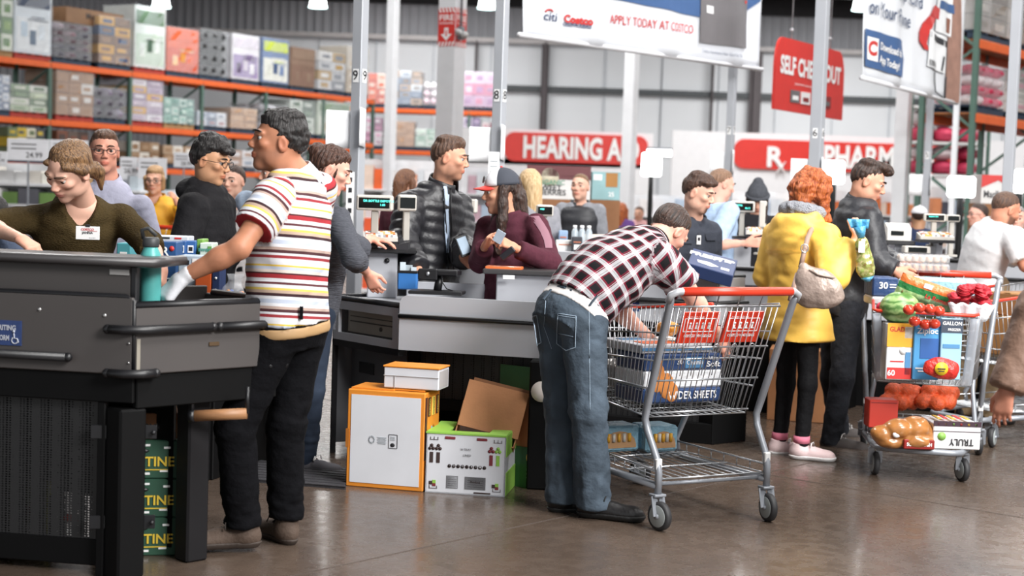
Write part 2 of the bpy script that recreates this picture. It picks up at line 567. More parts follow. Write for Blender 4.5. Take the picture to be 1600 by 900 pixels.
def head_frame(J):
    y = nrm(J['f']); z = nrm(J['up'] - y * (J['up'] @ y)); x = np.cross(y, z)
    return np.array((x, y, z))
EYES = {'brown': (.05, .025, .012), 'blue': (.12, .2, .3), 'dark': (.02, .012, .008)}
def make_head(J, sk, h, sc=1., fem=False, eye='brown', brow=(.05, .03, .02), beard=None, lip=None, glimpse=False, closed=False):
    A = head_frame(J) ; c = J['hed']
    def W(p): return c + (A.T @ (np.array(p, float) * sc))
    def E(p, r, rot=0.):
        Mx = A
        if rot:
            Mx = np.array(Matrix.Rotation(rot, 3, 'X')) @ A
        return ell(W(p), np.array(r) * sc, Mx)
    def Cn(a, b, ra, rb): return cone(W(a), W(b), ra * sc, rb * sc)
    jw = .88 if fem else 1.
    pr = [(E((0, -.012, .032), (.075, .096, .086)), .02), (E((0, .02, -.035), (.058 * (jw * .3 + .7), .07, .078)), .03),
          (E((0, .062, -.096), (.024 * jw, .02, .018)), .025)]
    for s in (-1, 1):
        pr += [(E((s * .046 * jw, .012, -.062), (.016, .032, .028)), .025), (E((s * .041, .062, -.012), (.022, .02, .016)), .02),
               (Cn((s * .018, .086, .032), (s * .045, .074, .03), .0085, .008), .014)]
    f = Fld([p for p, _ in pr] + [cone(W((0, -.02, -.05)), J['nec'], .06, .06), E((0, .11, -.02), (.02, .02, .02)), E((.08, 0, 0), (.02, .03, .04)), E((-.08, 0, 0), (.02, .03, .04))], h)
    for p, k in pr: f.add(p, k)
    for s in (-1, 1): f.add(E((s * .032, .100, .010), (.019, .017, .0125)), .012, 's')
    f.add(cone(W((0, -.022, -.05)), J['nec'], (.05 if fem else .057) * sc, (.053 if fem else .064) * sc), .03)
    f.add(Cn((0, .084, .02), (0, .106, -.02), .0075, .0105), .012)
    for s in (-1, 1):
        f.add(E((s * .0115, .098, -.026), (.0085, .011, .008)), .006)
        f.add(E((s * .077, -.008, -.002), (.009, .02, .032), .25), .008)
        f.add(E((s * .084, -.004, .002), (.005, .010, .018), .25), .006, 's')
        f.add(Cn((s * .02, .0915, .0205), (s * .043, .083, .018), .0045, .004), .005)     # upper lid
    f.add(E((0, .086, -.052), (.023, .0115, .0065)), .006); f.add(E((0, .084, -.0635), (.019, .0115, .007)), .006)
    f.add(E((0, .103, -.0575), (.03, .008, .0016)), .003, 's')
    V, F = f.mesh(); V = relax(V, F, 1)
    q = ((V - c) @ A.T) / sc
    sk = np.array(sk)
    col = np.tile(sk, (len(V), 1))
    def blend(m, t): 
        nonlocal col
        col = col * (1 - m[:, None]) + np.array(t) * m[:, None]
    red = np.exp(-(((np.abs(q[:, 0]) - .042) / .022) ** 2 + ((q[:, 2] + .02) / .022) ** 2 + ((q[:, 1] - .07) / .04) ** 2)) * .35 + np.exp(-((q[:, 0] / .016) ** 2 + ((q[:, 2] + .022) / .014) ** 2 + ((q[:, 1] - .108) / .02) ** 2)) * .35
    blend(np.clip(red, 0, 1), sk * np.array((1.05, .68, .62)))
    ears = np.clip((np.abs(q[:, 0]) - .072) / .008, 0, 1) * (np.abs(q[:, 2]) < .04)
    blend(ears * .3, sk * np.array((1.0, .6, .55)))
    L = lip if lip is not None else sk * np.array((.85, .5, .48))
    m = np.clip(1.35 - np.sqrt((q[:, 0] / .023) ** 2 + ((q[:, 2] + .058) / .0115) ** 2), 0, 1) * (q[:, 1] > .07)
    blend(np.clip(m * 1.6, 0, .85), L)
    if beard is not None:
        amt, bc = beard[0], beard[1]
        zone = beard[2] if len(beard) > 2 else 'full'
        if zone == 'goatee': mk = np.exp(-((q[:, 0] / .026) ** 2 + ((q[:, 2] + .088) / .026) ** 2) ** 2) * (q[:, 1] > .03)
        else:
            mk = np.clip((-.028 - q[:, 2] - .3 * np.clip(q[:, 1] - .06, 0, 1) + .25 * np.clip(np.abs(q[:, 0]) - .03, 0, 1)) / .018, 0, 1) * np.clip((q[:, 1] + .01) / .02, 0, 1) * np.clip((q[:, 2] + .135) / .02, 0, 1)
        mk = mk * (1 - np.clip(m * 2, 0, 1))
        blend(np.clip(mk * amt, 0, 1), bc)
    F = F.tolist(); VV = [V]; CC = [col]; nv = len(V)
    # eyeballs with iris, and brows, in the same mesh
    for s in (-1, 1):
        mb = MB(); mb.ball((0, 0, 0), .0122, 16)
        p = np.array(mb.v)
        g = nrm((0, 1, -.1 if not closed else -.5))
        t = p @ g / .0122
        cc = np.where((t > .9)[:, None], (.01, .01, .01), np.where((t > .7)[:, None], EYES[eye], (.5, .46, .43)))
        VV.append(np.array([W(v + np.array((s * .032, .0737, .0095))) for v in p])); CC.append(cc)
        F += [[i + nv for i in ff] for ff in mb.f]; nv += len(p)
        if brow is not None:
            mb = MB(); mb.tube([(s * .014, .099, .0335), (s * .026, .0975, .038), (s * .04, .088, .037), (s * .051, .074, .032)], [.0035, .0045, .004, .002], 6)
            p = np.array(mb.v) * np.array((1, 1, 1)) 
            VV.append(np.array([W(v) for v in p])); CC.append(np.tile(brow, (len(p), 1)))
            F += [[i + nv for i in ff] for ff in mb.f]; nv += len(p)
    return np.concatenate(VV), F, np.concatenate(CC), W, A

def limb(J, a, b, ra, rb, v0=0., fl=None):
    A_, B_ = J[a], J[b]
    ax = nrm(B_ - A_)
    sd = J['rgt'] - ax * (J['rgt'] @ ax)
    if np.linalg.norm(sd) < .2: sd = J['fwd'] - ax * (J['fwd'] @ ax)
    return cone(A_, B_, ra, rb, fl, (A_, ax, nrm(sd), v0, 'l'))
def torso_secs(J, th=0., wd=1., dp=1., hem=None, belly=0., flare=(0, 0), up=None, t0=None):
    k = J['k']
    rp = nrm(J['hR'] - J['hL']); rc = nrm(J['sR'] - J['sL'])
    sp = [J['pel'], J['wai'], J['che'], J['nec']]
    def at(t):
        t = min(max(t, 0), 3); i = min(int(t), 2); q = t - i
        p0, p1, p2, p3 = sp[max(i - 1, 0)], sp[i], sp[i + 1], sp[min(i + 2, 3)]
        return .5 * (2 * p1 + (p2 - p0) * q + (2 * p0 - 5 * p1 + 4 * p2 - p3) * q * q + (3 * p1 - p0 - 3 * p2 + p3) * q ** 3) if 0 < i < 2 else p1 + (p2 - p1) * q
    dn = nrm(J['pel'] - J['wai']); leg = nrm(.5 * (J['kR'] + J['kL']) - .5 * (J['hR'] + J['hL']))
    low = nrm(dn + leg * 1.2)
    out = []
    if hem is not None:
        for q, e in ((1., 1.), (.5, .5)):
            if hem * q > .02: out.append((J['pel'] + low * hem * q, rp, (.168 * wd * k + th) + flare[0] * e, (.118 * dp * k + th) + flare[1] * e))
    if t0 is not None: out.append((at(t0), rp, (.168 - .02 * t0) * wd * k + th, (.12 * dp - .012 * t0 + belly * (.3 + .7 * t0)) * k + th))
    else: out.append((J['pel'] + dn * .0, rp, .168 * wd * k + th, (.12 * dp + belly * .3) * k + th))
    for t, a, b in ((1., .148, .108), (1.6, .158, .115), (2.0, .172, .122), (2.45, .17, .112), (2.75, .125, .09), (3.0, .07, .066)):
        if up is not None and t > up: break
        q = t / 3
        out.append((at(t), rp * (1 - q) + rc * q, (a * wd + (belly if 0 < t < 2 else 0) * .6) * k + th, (b * dp + (belly if 0 < t < 2 else 0)) * k + th))
    return out
def garment(name, prims, m, parent, h, off, seed=1, amp=.006, cuts=(), fr=30., post=None, blend=.03, ks=None):
    f = Fld([p for p in prims], h)
    for i, p in enumerate(prims): f.add(p, ks[i] if ks else blend)
    for o, n in cuts: f.cut(o, n)
    V, F = f.mesh(); V = relax(V, F, 1)
    uv = map_uv(V, prims)
    nn = vnormals(V, F)
    dv = amp * folds(V, uv, seed, fr)
    if post is not None: dv = dv + post(V, uv, nn)
    V = V + nn * relax(dv[:, None], F, 2)
    return np_obj(name, V, F, m, parent, uv, None, off)
def quilt(pitch, amp):
    return lambda V, uv, nn: amp * (np.abs(np.sin(uv[:, 1] * math.pi / pitch)) ** .55 - .6) + .002 * vnoise(V, 40, 3)

HAIRM = {}
def hair_mat(name, c, c2, rough=.45):
    if name in MATS: return MATS[name]
    m, t, b = nodes_of(name)
    a = N(t, 'Attribute', attribute_name='uvw')
    mp = N(t, 'Mapping', {'Vector': a.outputs['Vector'], 'Scale': (1, 1, .06)})
    nz = N(t, 'TexNoise', {'Vector': mp.outputs[0], 'Scale': 170., 'Detail': 4., 'Distortion': .4})
    r = N(t, 'MapRange', {'Value': nz.outputs['Fac'], 1: .35, 2: .65})
    mx = N(t, 'Mix', {0: r.outputs[0], 6: c4(c), 7: c4(c2)}, data_type='RGBA')
    t.links.new(mx.outputs[2], b.inputs['Base Color'])
    bp = N(t, 'Bump', {'Height': nz.outputs['Fac'], 'Strength': 1., 'Distance': .008})
    t.links.new(bp.outputs['Normal'], b.inputs['Normal'])
    b.inputs['Roughness'].default_value = rough
    MATS[name] = m
    return m
def make_hair(J, W, A, sc, sp, m, parent, h, off, name='hair'):
    """scalp cap cut along the hairline plus extra locks given in head coordinates (x right, y face, z up)"""
    c = J['hed']; th = sp.get('th', .012)
    top = sp.get('top', (0, 0))          # extra height in front / crown
    pr = [ell(W((0, -.013, .034)), np.array((.075 + th * .55, .096 + th, .087 + th)) * sc, A)]
    ex = []
    if top[0]: ex.append(ell(W((0, .022, .096)), np.array((.060, .056, .026 + top[0])) * sc, A))
    if top[1]: ex.append(ell(W((0, -.03, .105)), np.array((.066, .065, .03 + top[1])) * sc, A))
    for q in sp.get('locks', ()):
        if len(q) == 2: ex.append(ell(W(q[0]), np.array(q[1]) * sc, A))
        else: ex.append(cone(W(q[0]), W(q[1]), q[2] * sc, q[3] * sc, (A[1], q[4]) if len(q) > 4 else None))
    f = Fld(pr + ex, h)
    f.add(pr[0], .01)
    hl = sp.get('line', .004)
    n = nrm(A.T @ np.array(sp.get('n', (0, -.63, .77))))
    o = c + n * hl * sc; tp = sp.get('tp', .045) * sc
    sd = (f.ax[0][:, None, None] - o[0]) * n[0] + (f.ax[1][None, :, None] - o[1]) * n[1] + (f.ax[2][None, None, :] - o[2]) * n[2]
    f.D = (f.D + np.clip((tp - sd) / tp, 0, 2) * (th + .005)).astype(np.float32)
    for e in ex: f.add(e, sp.get('k', .014))
    V, F = f.mesh(); V = relax(V, F, 1)
    q = ((V - c) @ A.T) / sc
    nn = vnormals(V, F)
    if sp.get('curl'):
        dv = sp['curl'] * (vnoise(q, sp.get('cf', 75.), 5) + .6 * vnoise(q, sp.get('cf', 75.) * 1.9, 9))
    else:
        ang = np.arctan2(q[:, 0], q[:, 1] + .01)
        sw = q * np.array((1, .55, .35)); dv = sp.get('strand', .002) * (.9 * vnoise(sw, 120, 2) + .6 * np.sin(ang * 22 + 4 * vnoise(q, 26, 4)) + .7 * vnoise(sw, 230, 6))
    V = V + nn * dv[:, None]
    return np_obj(name, V, F, m, parent, q, None, off)
def make_shoe(J, s, parent, off, up, sole, h, L=.275, sneak=True, laces=None):
    k = J['k']; an = J['a' + s]; d = nrm(np.array((J['t' + s][0], J['t' + s][1], 0))); x = np.cross(d, Z3)
    z0 = an[2] - .085 * k
    o = np.array((an[0], an[1], z0))
    def W(a, b, c): return o + (d * a + x * b + Z3 * c) * k
    L = L / .275
    A = np.array((d, x, Z3))
    low = [ell(W(-.02, 0, .045), np.array((.052, .036, .05)) * k, A), ell(W(.06 * L, 0, .04), np.array((.075, .038, .045)) * k, A),
           ell(W(.135 * L, 0, .03), np.array((.066 * L, .047, .036)) * k, A), ell(W(.17 * L, -.004, .028), np.array((.045 * L, .042, .03)) * k, A)]
    f = Fld(low + [cone(W(-.012, 0, .09), W(-.012, 0, .1), .045, .045)], h)
    for p in low: f.add(p, .03)
    f.add(cone(W(-.008, 0, .06), W(-.014, 0, .108), .05 * k, .043 * k), .02)
    f.cut(W(0, 0, .105), Z3); f.cut(W(0, 0, .022), -Z3)
    V, F = f.mesh(); V = relax(V, F, 1)
    so = np_obj('shoe', V, F, up, parent, None, None, off)
    f = Fld(low, h)
    for p in low: f.add(dict(p), .03)
    f.D -= .006
    f.cut(W(0, 0, .028 if sneak else .02), Z3); f.cut(W(0, 0, .001), -Z3)
    V, F = f.mesh()
    np_obj('sole', V, F, sole, so, None, None, off)
    if laces is not None:
        mb = MB()
        for i in range(4):
            yy = .055 + i * .022; zz = .09 - i * .011
            mb.tube([W(yy, -.026, zz - .012) - off, W(yy + .004, 0, zz + .004) - off, W(yy, .026, zz - .012) - off], .0035, 5)
        mb.tube([W(.05, 0, .096) - off, W(.065, .03, .105) - off, W(.06, .045, .085) - off], .003, 5)
        mb.tube([W(.05, 0, .096) - off, W(.07, -.03, .105) - off, W(.07, -.045, .08) - off], .003, 5)
        mb.build('laces', laces, so)
    return so

SKINM = None
def person(label, J, sk, hair=None, top=None, pants=None, shoes=None, hands=None, h=.012, hh=None, head=None, wd=1., dp=1., belly=0., seed=1, fem=False, legs=True):
    off = J['base'].copy()
    root = thing('person', label, 'person', off)
    k = J['k']; head = dict(head or {}); sc = head.pop('sc', 1.) * (k * .35 + .65)
    skin = mat('skin', attr='Col', rough=.5, var=.06, vs=30, bump=.05, bs=300, spec=.35)
    hh = hh or h * .55
    # one body surface: trunk, limbs, then head and hands at a finer step
    pr = [sweep(torso_secs(J, -.012, wd * .94, dp * .94))]
    mus = .9 if fem else 1.
    for s in 'RL':
        pr += [cone(J['s' + s], J['e' + s], .05 * k * mus, .04 * k * mus), cone(J['e' + s], J['e' + s] + (J['w' + s] - J['e' + s]) * .35, .041 * k * mus, .0415 * k * mus), cone(J['e' + s] + (J['w' + s] - J['e' + s]) * .3, J['w' + s], .0415 * k * mus, .0265 * k * mus)]
        if legs: pr += [cone(J['h' + s], J['k' + s], .075 * k, .052 * k), cone(J['k' + s], J['a' + s], .05 * k, .035 * k)]
    f = Fld(pr, h)
    for p in pr: f.add(p, .02)
    V, F = f.mesh(); V = relax(V, F, 1); F = F.tolist()
    C = np.tile(np.array(sk), (len(V), 1))
    Vh, Fh, Ch, W, A = make_head(J, sk, hh, sc, fem, **head)
    parts = [(V, F, C), (Vh, Fh, Ch)]
    gl = {}
    for s in 'RL':
        hd = (hands or {}).get(s, {})
        if hd.get('none'): continue
        d = hd.get('d', J['w' + s] - J['e' + s]); n = hd.get('n', -J['rgt'] * (1 if s == 'R' else -1))
        hp = hand_prims(J['w' + s], d, n, s, k * (.94 if fem else 1.02), hd.get('curl', (.4, .45, .5, .55)), hd.get('thumb', .35), hd.get('spread', .05), hd.get('bend', 1.))
        hs = min(hh, .006)
        fl = Fld([p for p, _ in hp], hs)
        e = nrm(J['w' + s] - J['e' + s])
        fl.add(cone(J['w' + s] - e * .03, J['w' + s] + nrm(d) * .015, .0265 * k * mus, .022 * k), .01)
        for p, kk in hp: fl.add(p, kk)
        Vf, Ff = fl.mesh(); Vf = relax(Vf, Ff, 1)
        cc = np.tile(np.array(sk) * np.array((1.02, .9, .86)), (len(Vf), 1))
        if hd.get('glove') is not None:
            fl.D -= .0045
            Vg, Fg = fl.mesh(); Vg = relax(Vg, Fg, 1)
            np_obj('glove', Vg, Fg, hd['glove'], root, None, None, off)
        parts.append((Vf, Ff.tolist(), cc))
    n0 = 0; VV, FF, CC = [], [], []
    for v, ff, c in parts:
        VV.append(v); CC.append(c); FF += [[i + n0 for i in q] for q in ff]; n0 += len(v)
    np_obj('body', np.concatenate(VV), FF, skin, root, None, np.concatenate(CC), off)
    if hair: make_hair(J, W, A, sc, hair, hair['m'], root, hair.get('h', hh), off)
    sd = np.random.RandomState(seed)
    if pants and legs:
        th = pants.get('th', .012); r0, r1, r2 = pants.get('r', (.088, .064, .055))
        rp = nrm(J['hR'] - J['hL']); dn = nrm(J['pel'] - J['wai'])
        axp = nrm(J['wai'] - J['pel'])
        prm = [sweep([(J['pel'] - axp * .10, rp, .15 * wd * k + th, .10 * dp * k + th), (J['pel'] - axp * .03, rp, .172 * wd * k + th, .125 * dp * k + th), (J['pel'] + axp * .05, rp, .163 * wd * k + th, .118 * dp * k + th), (J['pel'] + axp * pants.get('rise', .09), rp, .152 * wd * k + th, (.11 * dp + belly * .7) * k + th)], .004, (J['pel'], axp, rp, 0, 't'))]
        cuts = []
        for s in 'RL':
            end = J['a' + s] + nrm(J['a' + s] - J['k' + s]) * pants.get('len', .03)
            prm += [limb(J, 'h' + s, 'k' + s, r0 * k + th * .5, r1 * k + th * .5), cone(J['k' + s], end, r1 * k + th * .5, r2 * k + th * .5, None, (J['k' + s], nrm(end - J['k' + s]), nrm(J['rgt']), .43, 'l'))]
        zz = min(J['aR'][2], J['aL'][2]) + pants.get('cut', -.045)
        cuts = [(np.array((0, 0, zz)), -Z3)]
        p0 = pants.get('amp', .007)
        def post(V, uv, nn):
            z = V[:, 2]
            a = np.exp(-((z - .16) / .12) ** 2) * .9 + np.exp(-((z - .5 * k) / .1) ** 2) * .7
            return p0 * .9 * a * vnoise(V * np.array((1, 1, 1.5)), 40, seed + 3)
        garment('trousers', prm, pants['m'], root, pants.get('h', h), off, seed, p0 * .75, cuts, 20., post, pants.get('k', .025))
    if top:
        th = top.get('th', .014); sl = top.get('sleeve', 2)
        prm = []
        secs = torso_secs(J, th, wd, dp, top.get('hem', .1), belly, top.get('flare', (0, 0)), top.get('up'), top.get('t0'))
        axt = nrm(J['nec'] - J['pel'])
        prm.append(sweep(secs, .004, (J['pel'], axt, nrm(J['sR'] - J['sL']), 0., 't')))
        ks = [.03]
        cuts = []
        r0, r1, r2 = top.get('r', (.062, .052, .04))
        th2 = top.get('th2', th * .6)
        extra = []
        for s in 'RL':
            slv = top.get('sleeve' + s, sl)
            if slv <= 0: continue
            e1 = J['s' + s] + (J['e' + s] - J['s' + s]) * min(slv, 1)
            prm.append(cone(J['s' + s], e1, r0 * k * mus + th2, (r0 + (r1 - r0) * min(slv, 1)) * k * mus + th2, None, (J['s' + s], nrm(e1 - J['s' + s]), nrm(J['fwd']), 0, 'l'))); ks.append(.035)
            if slv > 1:
                e2 = J['e' + s] + (J['w' + s] - J['e' + s]) * (slv - 1)
                prm.append(cone(J['e' + s], e2, r1 * k * mus + th2, (r1 + (r2 - r1) * (slv - 1)) * k * mus + th2, None, (J['e' + s], nrm(e2 - J['e' + s]), nrm(J['fwd']), np.linalg.norm(e1 - J['s' + s]), 'l'))); ks.append(.025)
        for q in top.get('extra', ()): prm.append(q); ks.append(top.get('ek', .02))
        f = Fld(prm, h)
        for p, kk in zip(prm, ks): f.add(p, kk)
        # flat sleeve ends and an open neck
        for s in 'RL':
            slv = top.get('sleeve' + s, sl)
            if slv <= 0: continue
            if slv > 1: a, b, t = J['e' + s], J['w' + s], slv - 1
            else: a, b, t = J['s' + s], J['e' + s], slv
            e = a + (b - a) * t; ax = nrm(b - a)
            cy = cone(e + ax * .055, e + ax * .075, .085, .085)
            def cutf(X, Y, Z, e=e, ax=ax):
                d1 = (X - e[0]) * ax[0] + (Y - e[1]) * ax[1] + (Z - e[2]) * ax[2]
                r_ = np.sqrt((X - e[0]) ** 2 + (Y - e[1]) ** 2 + (Z - e[2]) ** 2)
                return np.maximum(-d1, r_ - .095)      # negative inside: the piece beyond the cuff
            f.add(dict(f=cutf, lo=e - .1, hi=e + .1), 1e-4, 's')
        nk = J['nec']; na = nrm(J['hed'] - A[1] * .02 - nk)
        if top.get('vneck'):
            w_, dpth = top['vneck']
            fd = nrm(np.cross(nrm(J['sR'] - J['sL']), axt)) * -1
            f.add(cone(nk + na * .03 + fd * .05, nk - axt * dpth + fd * .15, w_, .015), .004, 's')
        f.add(cone(nk + na * .035, nk + na * .12, .07 * k, .07 * k), .004, 's')
        V, F = f.mesh(); V = relax(V, F, 1)
        uv = map_uv(V, prm); nn = vnormals(V, F)
        am = top.get('amp', .006)
        wr = am * folds(V, uv, seed + 11, top.get('fr', 30.))
        if top.get('post'): wr = wr + top['post'](V, uv, nn)
        # creases gather at waist and elbows
        for q, rr in ((J['wai'], .14), (J['eR'], .09), (J['eL'], .09), (J['sR'], .08), (J['sL'], .08)):
            g = np.exp(-(((V - q) / rr) ** 2).sum(1)); wr = wr + am * .9 * g * vnoise(V * np.array((.7, .7, 1.6)), 55, seed + 5)
        wr = relax(wr[:, None], F, 3)[:, 0]
        V = V + nn * wr[:, None]
        if top.get('hemz') is not None: pass
        tp = np_obj(top.get('name', 'shirt'), V, F, top['m'], root, uv, None, off)
        if top.get('collar'):
            # a folded or standing band round the neck
            hgt, rad, cm = top['collar']
            fd = A[1] - na * (A[1] @ na); fd = nrm(fd); sd_ = np.cross(fd, na)
            mb = MB()
            gap = top.get('open', .5)
            def cf(u, v):
                a = (gap + u * (2 * math.pi - 2 * gap))
                r1_ = rad + (.012 * (1 - v))
                dz = hgt * v - .018 - .022 * max(0, math.cos(a))
                return nk + na * dz + fd * math.cos(a) * r1_ * 1.05 + sd_ * math.sin(a) * r1_ + fd * .008 - off
            mb.grid(cf, 28, 4, th=.006)
            if top.get('fold'):
                def cf2(u, v):
                    a = (gap + u * (2 * math.pi - 2 * gap))
                    r1_ = rad + .006 + .028 * v
                    dz = hgt * (1 - v) * 1.05 - .016 - .03 * v * (1 + .9 * max(0, math.cos(a)) ** 2) - .022 * max(0, math.cos(a))
                    return nk + na * dz + fd * math.cos(a) * r1_ * 1.05 + sd_ * math.sin(a) * r1_ + fd * .008 - off
                mb.grid(cf2, 28, 4, th=.004)
            mb.build('collar', cm, tp)
        root['_top'] = 1
        del root['_top']
    if shoes and legs:
        for s in 'RL': make_shoe(J, s, root, off, shoes['m'], shoes['sole'], max(h * .55, .006), shoes.get('L', .28) , shoes.get('sneak', True), shoes.get('laces'))
    return root, W, A, off
def glasses(root, W, off, m, r=.021):
    mb = MB()
    for s in (-1, 1):
        mb.tube([W((s * .033 + r * 1.15 * math.cos(a), .1035 - .12 * abs(r * math.cos(a)), .008 + r * .8 * math.sin(a))) - off for a in np.linspace(0, 2 * math.pi, 17)[:-1]], .0019, 5, closed=True)
        mb.tube([W((s * .057, .1, .014)) - off, W((s * .078, .075, .014)) - off, W((s * .082, -.01, .012)) - off], .0017, 5)
    mb.tube([W((-.012, .106, .013)) - off, W((.012, .106, .013)) - off], .002, 5)
    return mb.build('glasses', m, root)
# ------------------------------------------------------------------ shared materials
WHITE = mat('white_paint', 'e4e6ea', .55, var=.04)
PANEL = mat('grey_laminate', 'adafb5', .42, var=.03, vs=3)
PANELD = mat('grey_laminate_shaded', '484443', .5, var=.05, vs=3)  # laminate darkened: the dimness at front left is put into its colour
TRIM = mat('black_rubber', '17171a', .42, var=.1)
DARK = mat('black_powder_coat', '0b0b0c', .55, var=.1, spec=.15)
STEEL = mat('brushed_steel', 'b9bcc0', .32, metal=.9, var=.06, vs=40)
CHROME = mat('zinc_wire', 'b4b7bb', .3, metal=.85, var=.05)
GREYM = mat('grey_enamel', '8b8f96', .4, metal=.3, var=.05)
ORANGE = mat('orange_beam', 'e8641e', .5, var=.08)
GREEN = mat('green_upright', '4f6b60', .5, var=.08)
RED = mat('red_sign_vinyl', 'd8342c', .45, var=.05)
REDP = mat('red_plastic', 'd23a24', .35, var=.05)
INK = mat('black_print', '26262a', .5, var=.02)
NAVY = mat('navy_print', '2a4166', .5, var=.04)
PW = mat('white_print', 'f2f2f2', .5, var=.02)
PRED = mat('red_print', 'c8322e', .5, var=.03)
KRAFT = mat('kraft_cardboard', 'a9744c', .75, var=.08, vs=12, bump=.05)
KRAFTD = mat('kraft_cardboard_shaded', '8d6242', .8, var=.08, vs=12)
PLAS = mat('shrink_wrap', 'e8edf2', .12, alpha=.22, bump=.9, bs=14, var=.05)
BEIGE = mat('register_plastic', 'c9c4bc', .45, var=.04)
GLASSK = mat('black_display', '0a0f0e', .15, var=.05)
WOOD = mat('pale_wood', '9a6f4c', .5, var=.15, vs=20, stretch=(1, 8, 8))

# ------------------------------------------------------------------ the building
fm, t, b = nodes_of('polished_concrete')
tc = N(t, 'TexCoord')
n1 = N(t, 'TexNoise', {'Vector': tc.outputs['Object'], 'Scale': .9, 'Detail': 6., 'Roughness': .6})
n2 = N(t, 'TexNoise', {'Vector': tc.outputs['Object'], 'Scale': 14., 'Detail': 5.})
r = N(t, 'ValToRGB', {'Fac': n1.outputs['Fac']})
e = r.color_ramp.elements
e[0].position = .3; e[0].color = c4(hx('493e36')); e[1].position = .7; e[1].color = c4(hx('5d4f45'))
mx = N(t, 'Mix', {0: .1, 6: r.outputs[0], 7: n2.outputs['Fac']}, data_type='RGBA', blend_type='OVERLAY')
mx2 = N(t, 'Mix', {0: 1., 6: mx.outputs[2]}, data_type='RGBA', blend_type='MULTIPLY')
t.links.new(mx2.outputs[2], b.inputs['Base Color'])
mx2.inputs[7].default_value = (1, 1, 1, 1)
rr = N(t, 'MapRange', {'Value': n2.outputs['Fac'], 1: .3, 2: .7, 3: .2, 4: .34})
t.links.new(rr.outputs[0], b.inputs['Roughness'])
b.inputs['Specular IOR Level'].default_value = .42
b.inputs['Coat Weight'].default_value = .12; b.inputs['Coat Roughness'].default_value = .12
bp = N(t, 'Bump', {'Height': n1.outputs['Fac'], 'Strength': .015, 'Distance': .02}); t.links.new(bp.outputs[0], b.inputs['Normal'])
mb = MB(); mb.add([(-32, -3, 0), (42, -3, 0), (42, 54.2, 0), (-32, 54.2, 0)], [(0, 1, 2, 3)])
structure(mb.build('floor', fm))
JOINT = mat('joint_filler', '4c423c', .6)
mb = MB()
a, c = G(480, 895), G(860, 812)
d = nrm(c - a)
mb.bar(a - d * 3, a + d * 34, .008, .003, hint=(0, 0, 1))
q = G(1090, 890); d2 = np.array((-d[1], d[0], 0))
mb.bar(q - d2 * 2 + d * 2, q + d2 * 30 + d * 2, .008, .003)
structure(mb.build('trim_1', JOINT))

def corrugated(name, p0, p1, z0, z1, m, pitch=.3, dep=.05):
    p0, p1 = np.array(p0, float), np.array(p1, float)
    L = np.linalg.norm(p1 - p0); d = (p1 - p0) / L; n = np.array((d[1], -d[0], 0))
    k = int(L / pitch); pts = []
    for i in range(k + 1):
        s = L * i / k
        for o, q in ((0, 0), (.35, 0), (.45, 1), (.55, 1)) if i < k else ((0, 0),):
            pts.append(p0 + d * (s + o * L / k) + n * dep * q)
    vs = [p + Z3 * z0 for p in pts] + [p + Z3 * z1 for p in pts]
    q = len(pts)
    mb = MB().add(vs, [(i, i + 1, q + i + 1, q + i) for i in range(q - 1)])
    return structure(mb.build(name, m))
WALLW = mat('white_wall_sheet', 'd7dade', .6, var=.03, vs=.5)
WALLG = mat('grey_wall_sheet', '8d8e93', .6, var=.06, vs=.6)
ROOF = mat('dark_roof_deck', '1c1a1c', .9, var=.2)
RD = np.array((.495, .869, 0)); RN = np.array((-.869, .495, 0))     # left racks: along and behind
WC = np.array((-12.1, 54, 0))
FARR = np.array((36, 54, 0))
mb = MB(); mb.box((12, 54.15, 3.35), (48.4, .1, 6.7))
k = 0
structure(mb.build('wall_far', WALLW))
corrugated('wall_far_upper', WC, FARR, 6.6, 7.8, WALLG)
mb = MB(); mb.box((12, 53.85, 6.62), (48.2, .18, .16)); structure(mb.build('trim_2', mat('grey_flashing', 'b7b3b3', .6)))
corrugated('wall_left', WC - RD * 52, WC, 0, 7.8, WALLG)
mb = MB(); mb.box((4, 53.7, 8.1), (60, .5, .62)); structure(mb.build('trim_3', ROOF))
mb = MB(); mb.box((5, 25, 8.75), (76, 60, .1)); structure(mb.build('ceiling', ROOF))
for i in range(8):
    mb = MB()
    y = 6 + i * 6.4
    mb.box((5, y, 8.62), (74, .12, .1))
    mb.box((5, y, 8.22), (74, .1, .08))
    for j in range(62): mb.bar((-31 + j * 1.2, y, 8.24), (-30.4 + j * 1.2, y, 8.6), .04, .04); mb.bar((-30.4 + j * 1.2, y, 8.6), (-29.8 + j * 1.2, y, 8.24), .04, .04)
    structure(mb.build('trim_%d' % (10 + i), ROOF))
# wall framing on the far wall
GIRT = mat('dark_steel_girt', '45494c', .6)
mb = MB(); mb.box((12, 53.95, 5.0), (48, .16, .2)); structure(mb.build('trim_4', GIRT))
mb = MB(); mb.box((17.5, 53.95, 3.0), (37, .12, .12)); structure(mb.build('trim_5', GIRT))
n = 30
for px, wd in ((845, .26), (1172, .42), (1105, .1), (738, .1), (1445, .3)):
    p = P(px, hz(px), 53.85)
    mb = MB(); mb.box((p[0], 53.85, 3.3), (wd, .1, 6.6)); mb.box((p[0], 53.75, 3.3), (wd * .4, .16, 6.6))
    structure(mb.build('trim_%d' % n, mat('dark_steel_frame', '50494c', .6))); n += 1
n = 50
for i in range(24):
    mb = MB(); mb.box((-11 + i * 2, 54.07, 3.35), (.03, .07, 6.5)); structure(mb.build('trim_%d' % n, mat('sheet_seam', 'b9bec4', .6))); n += 1

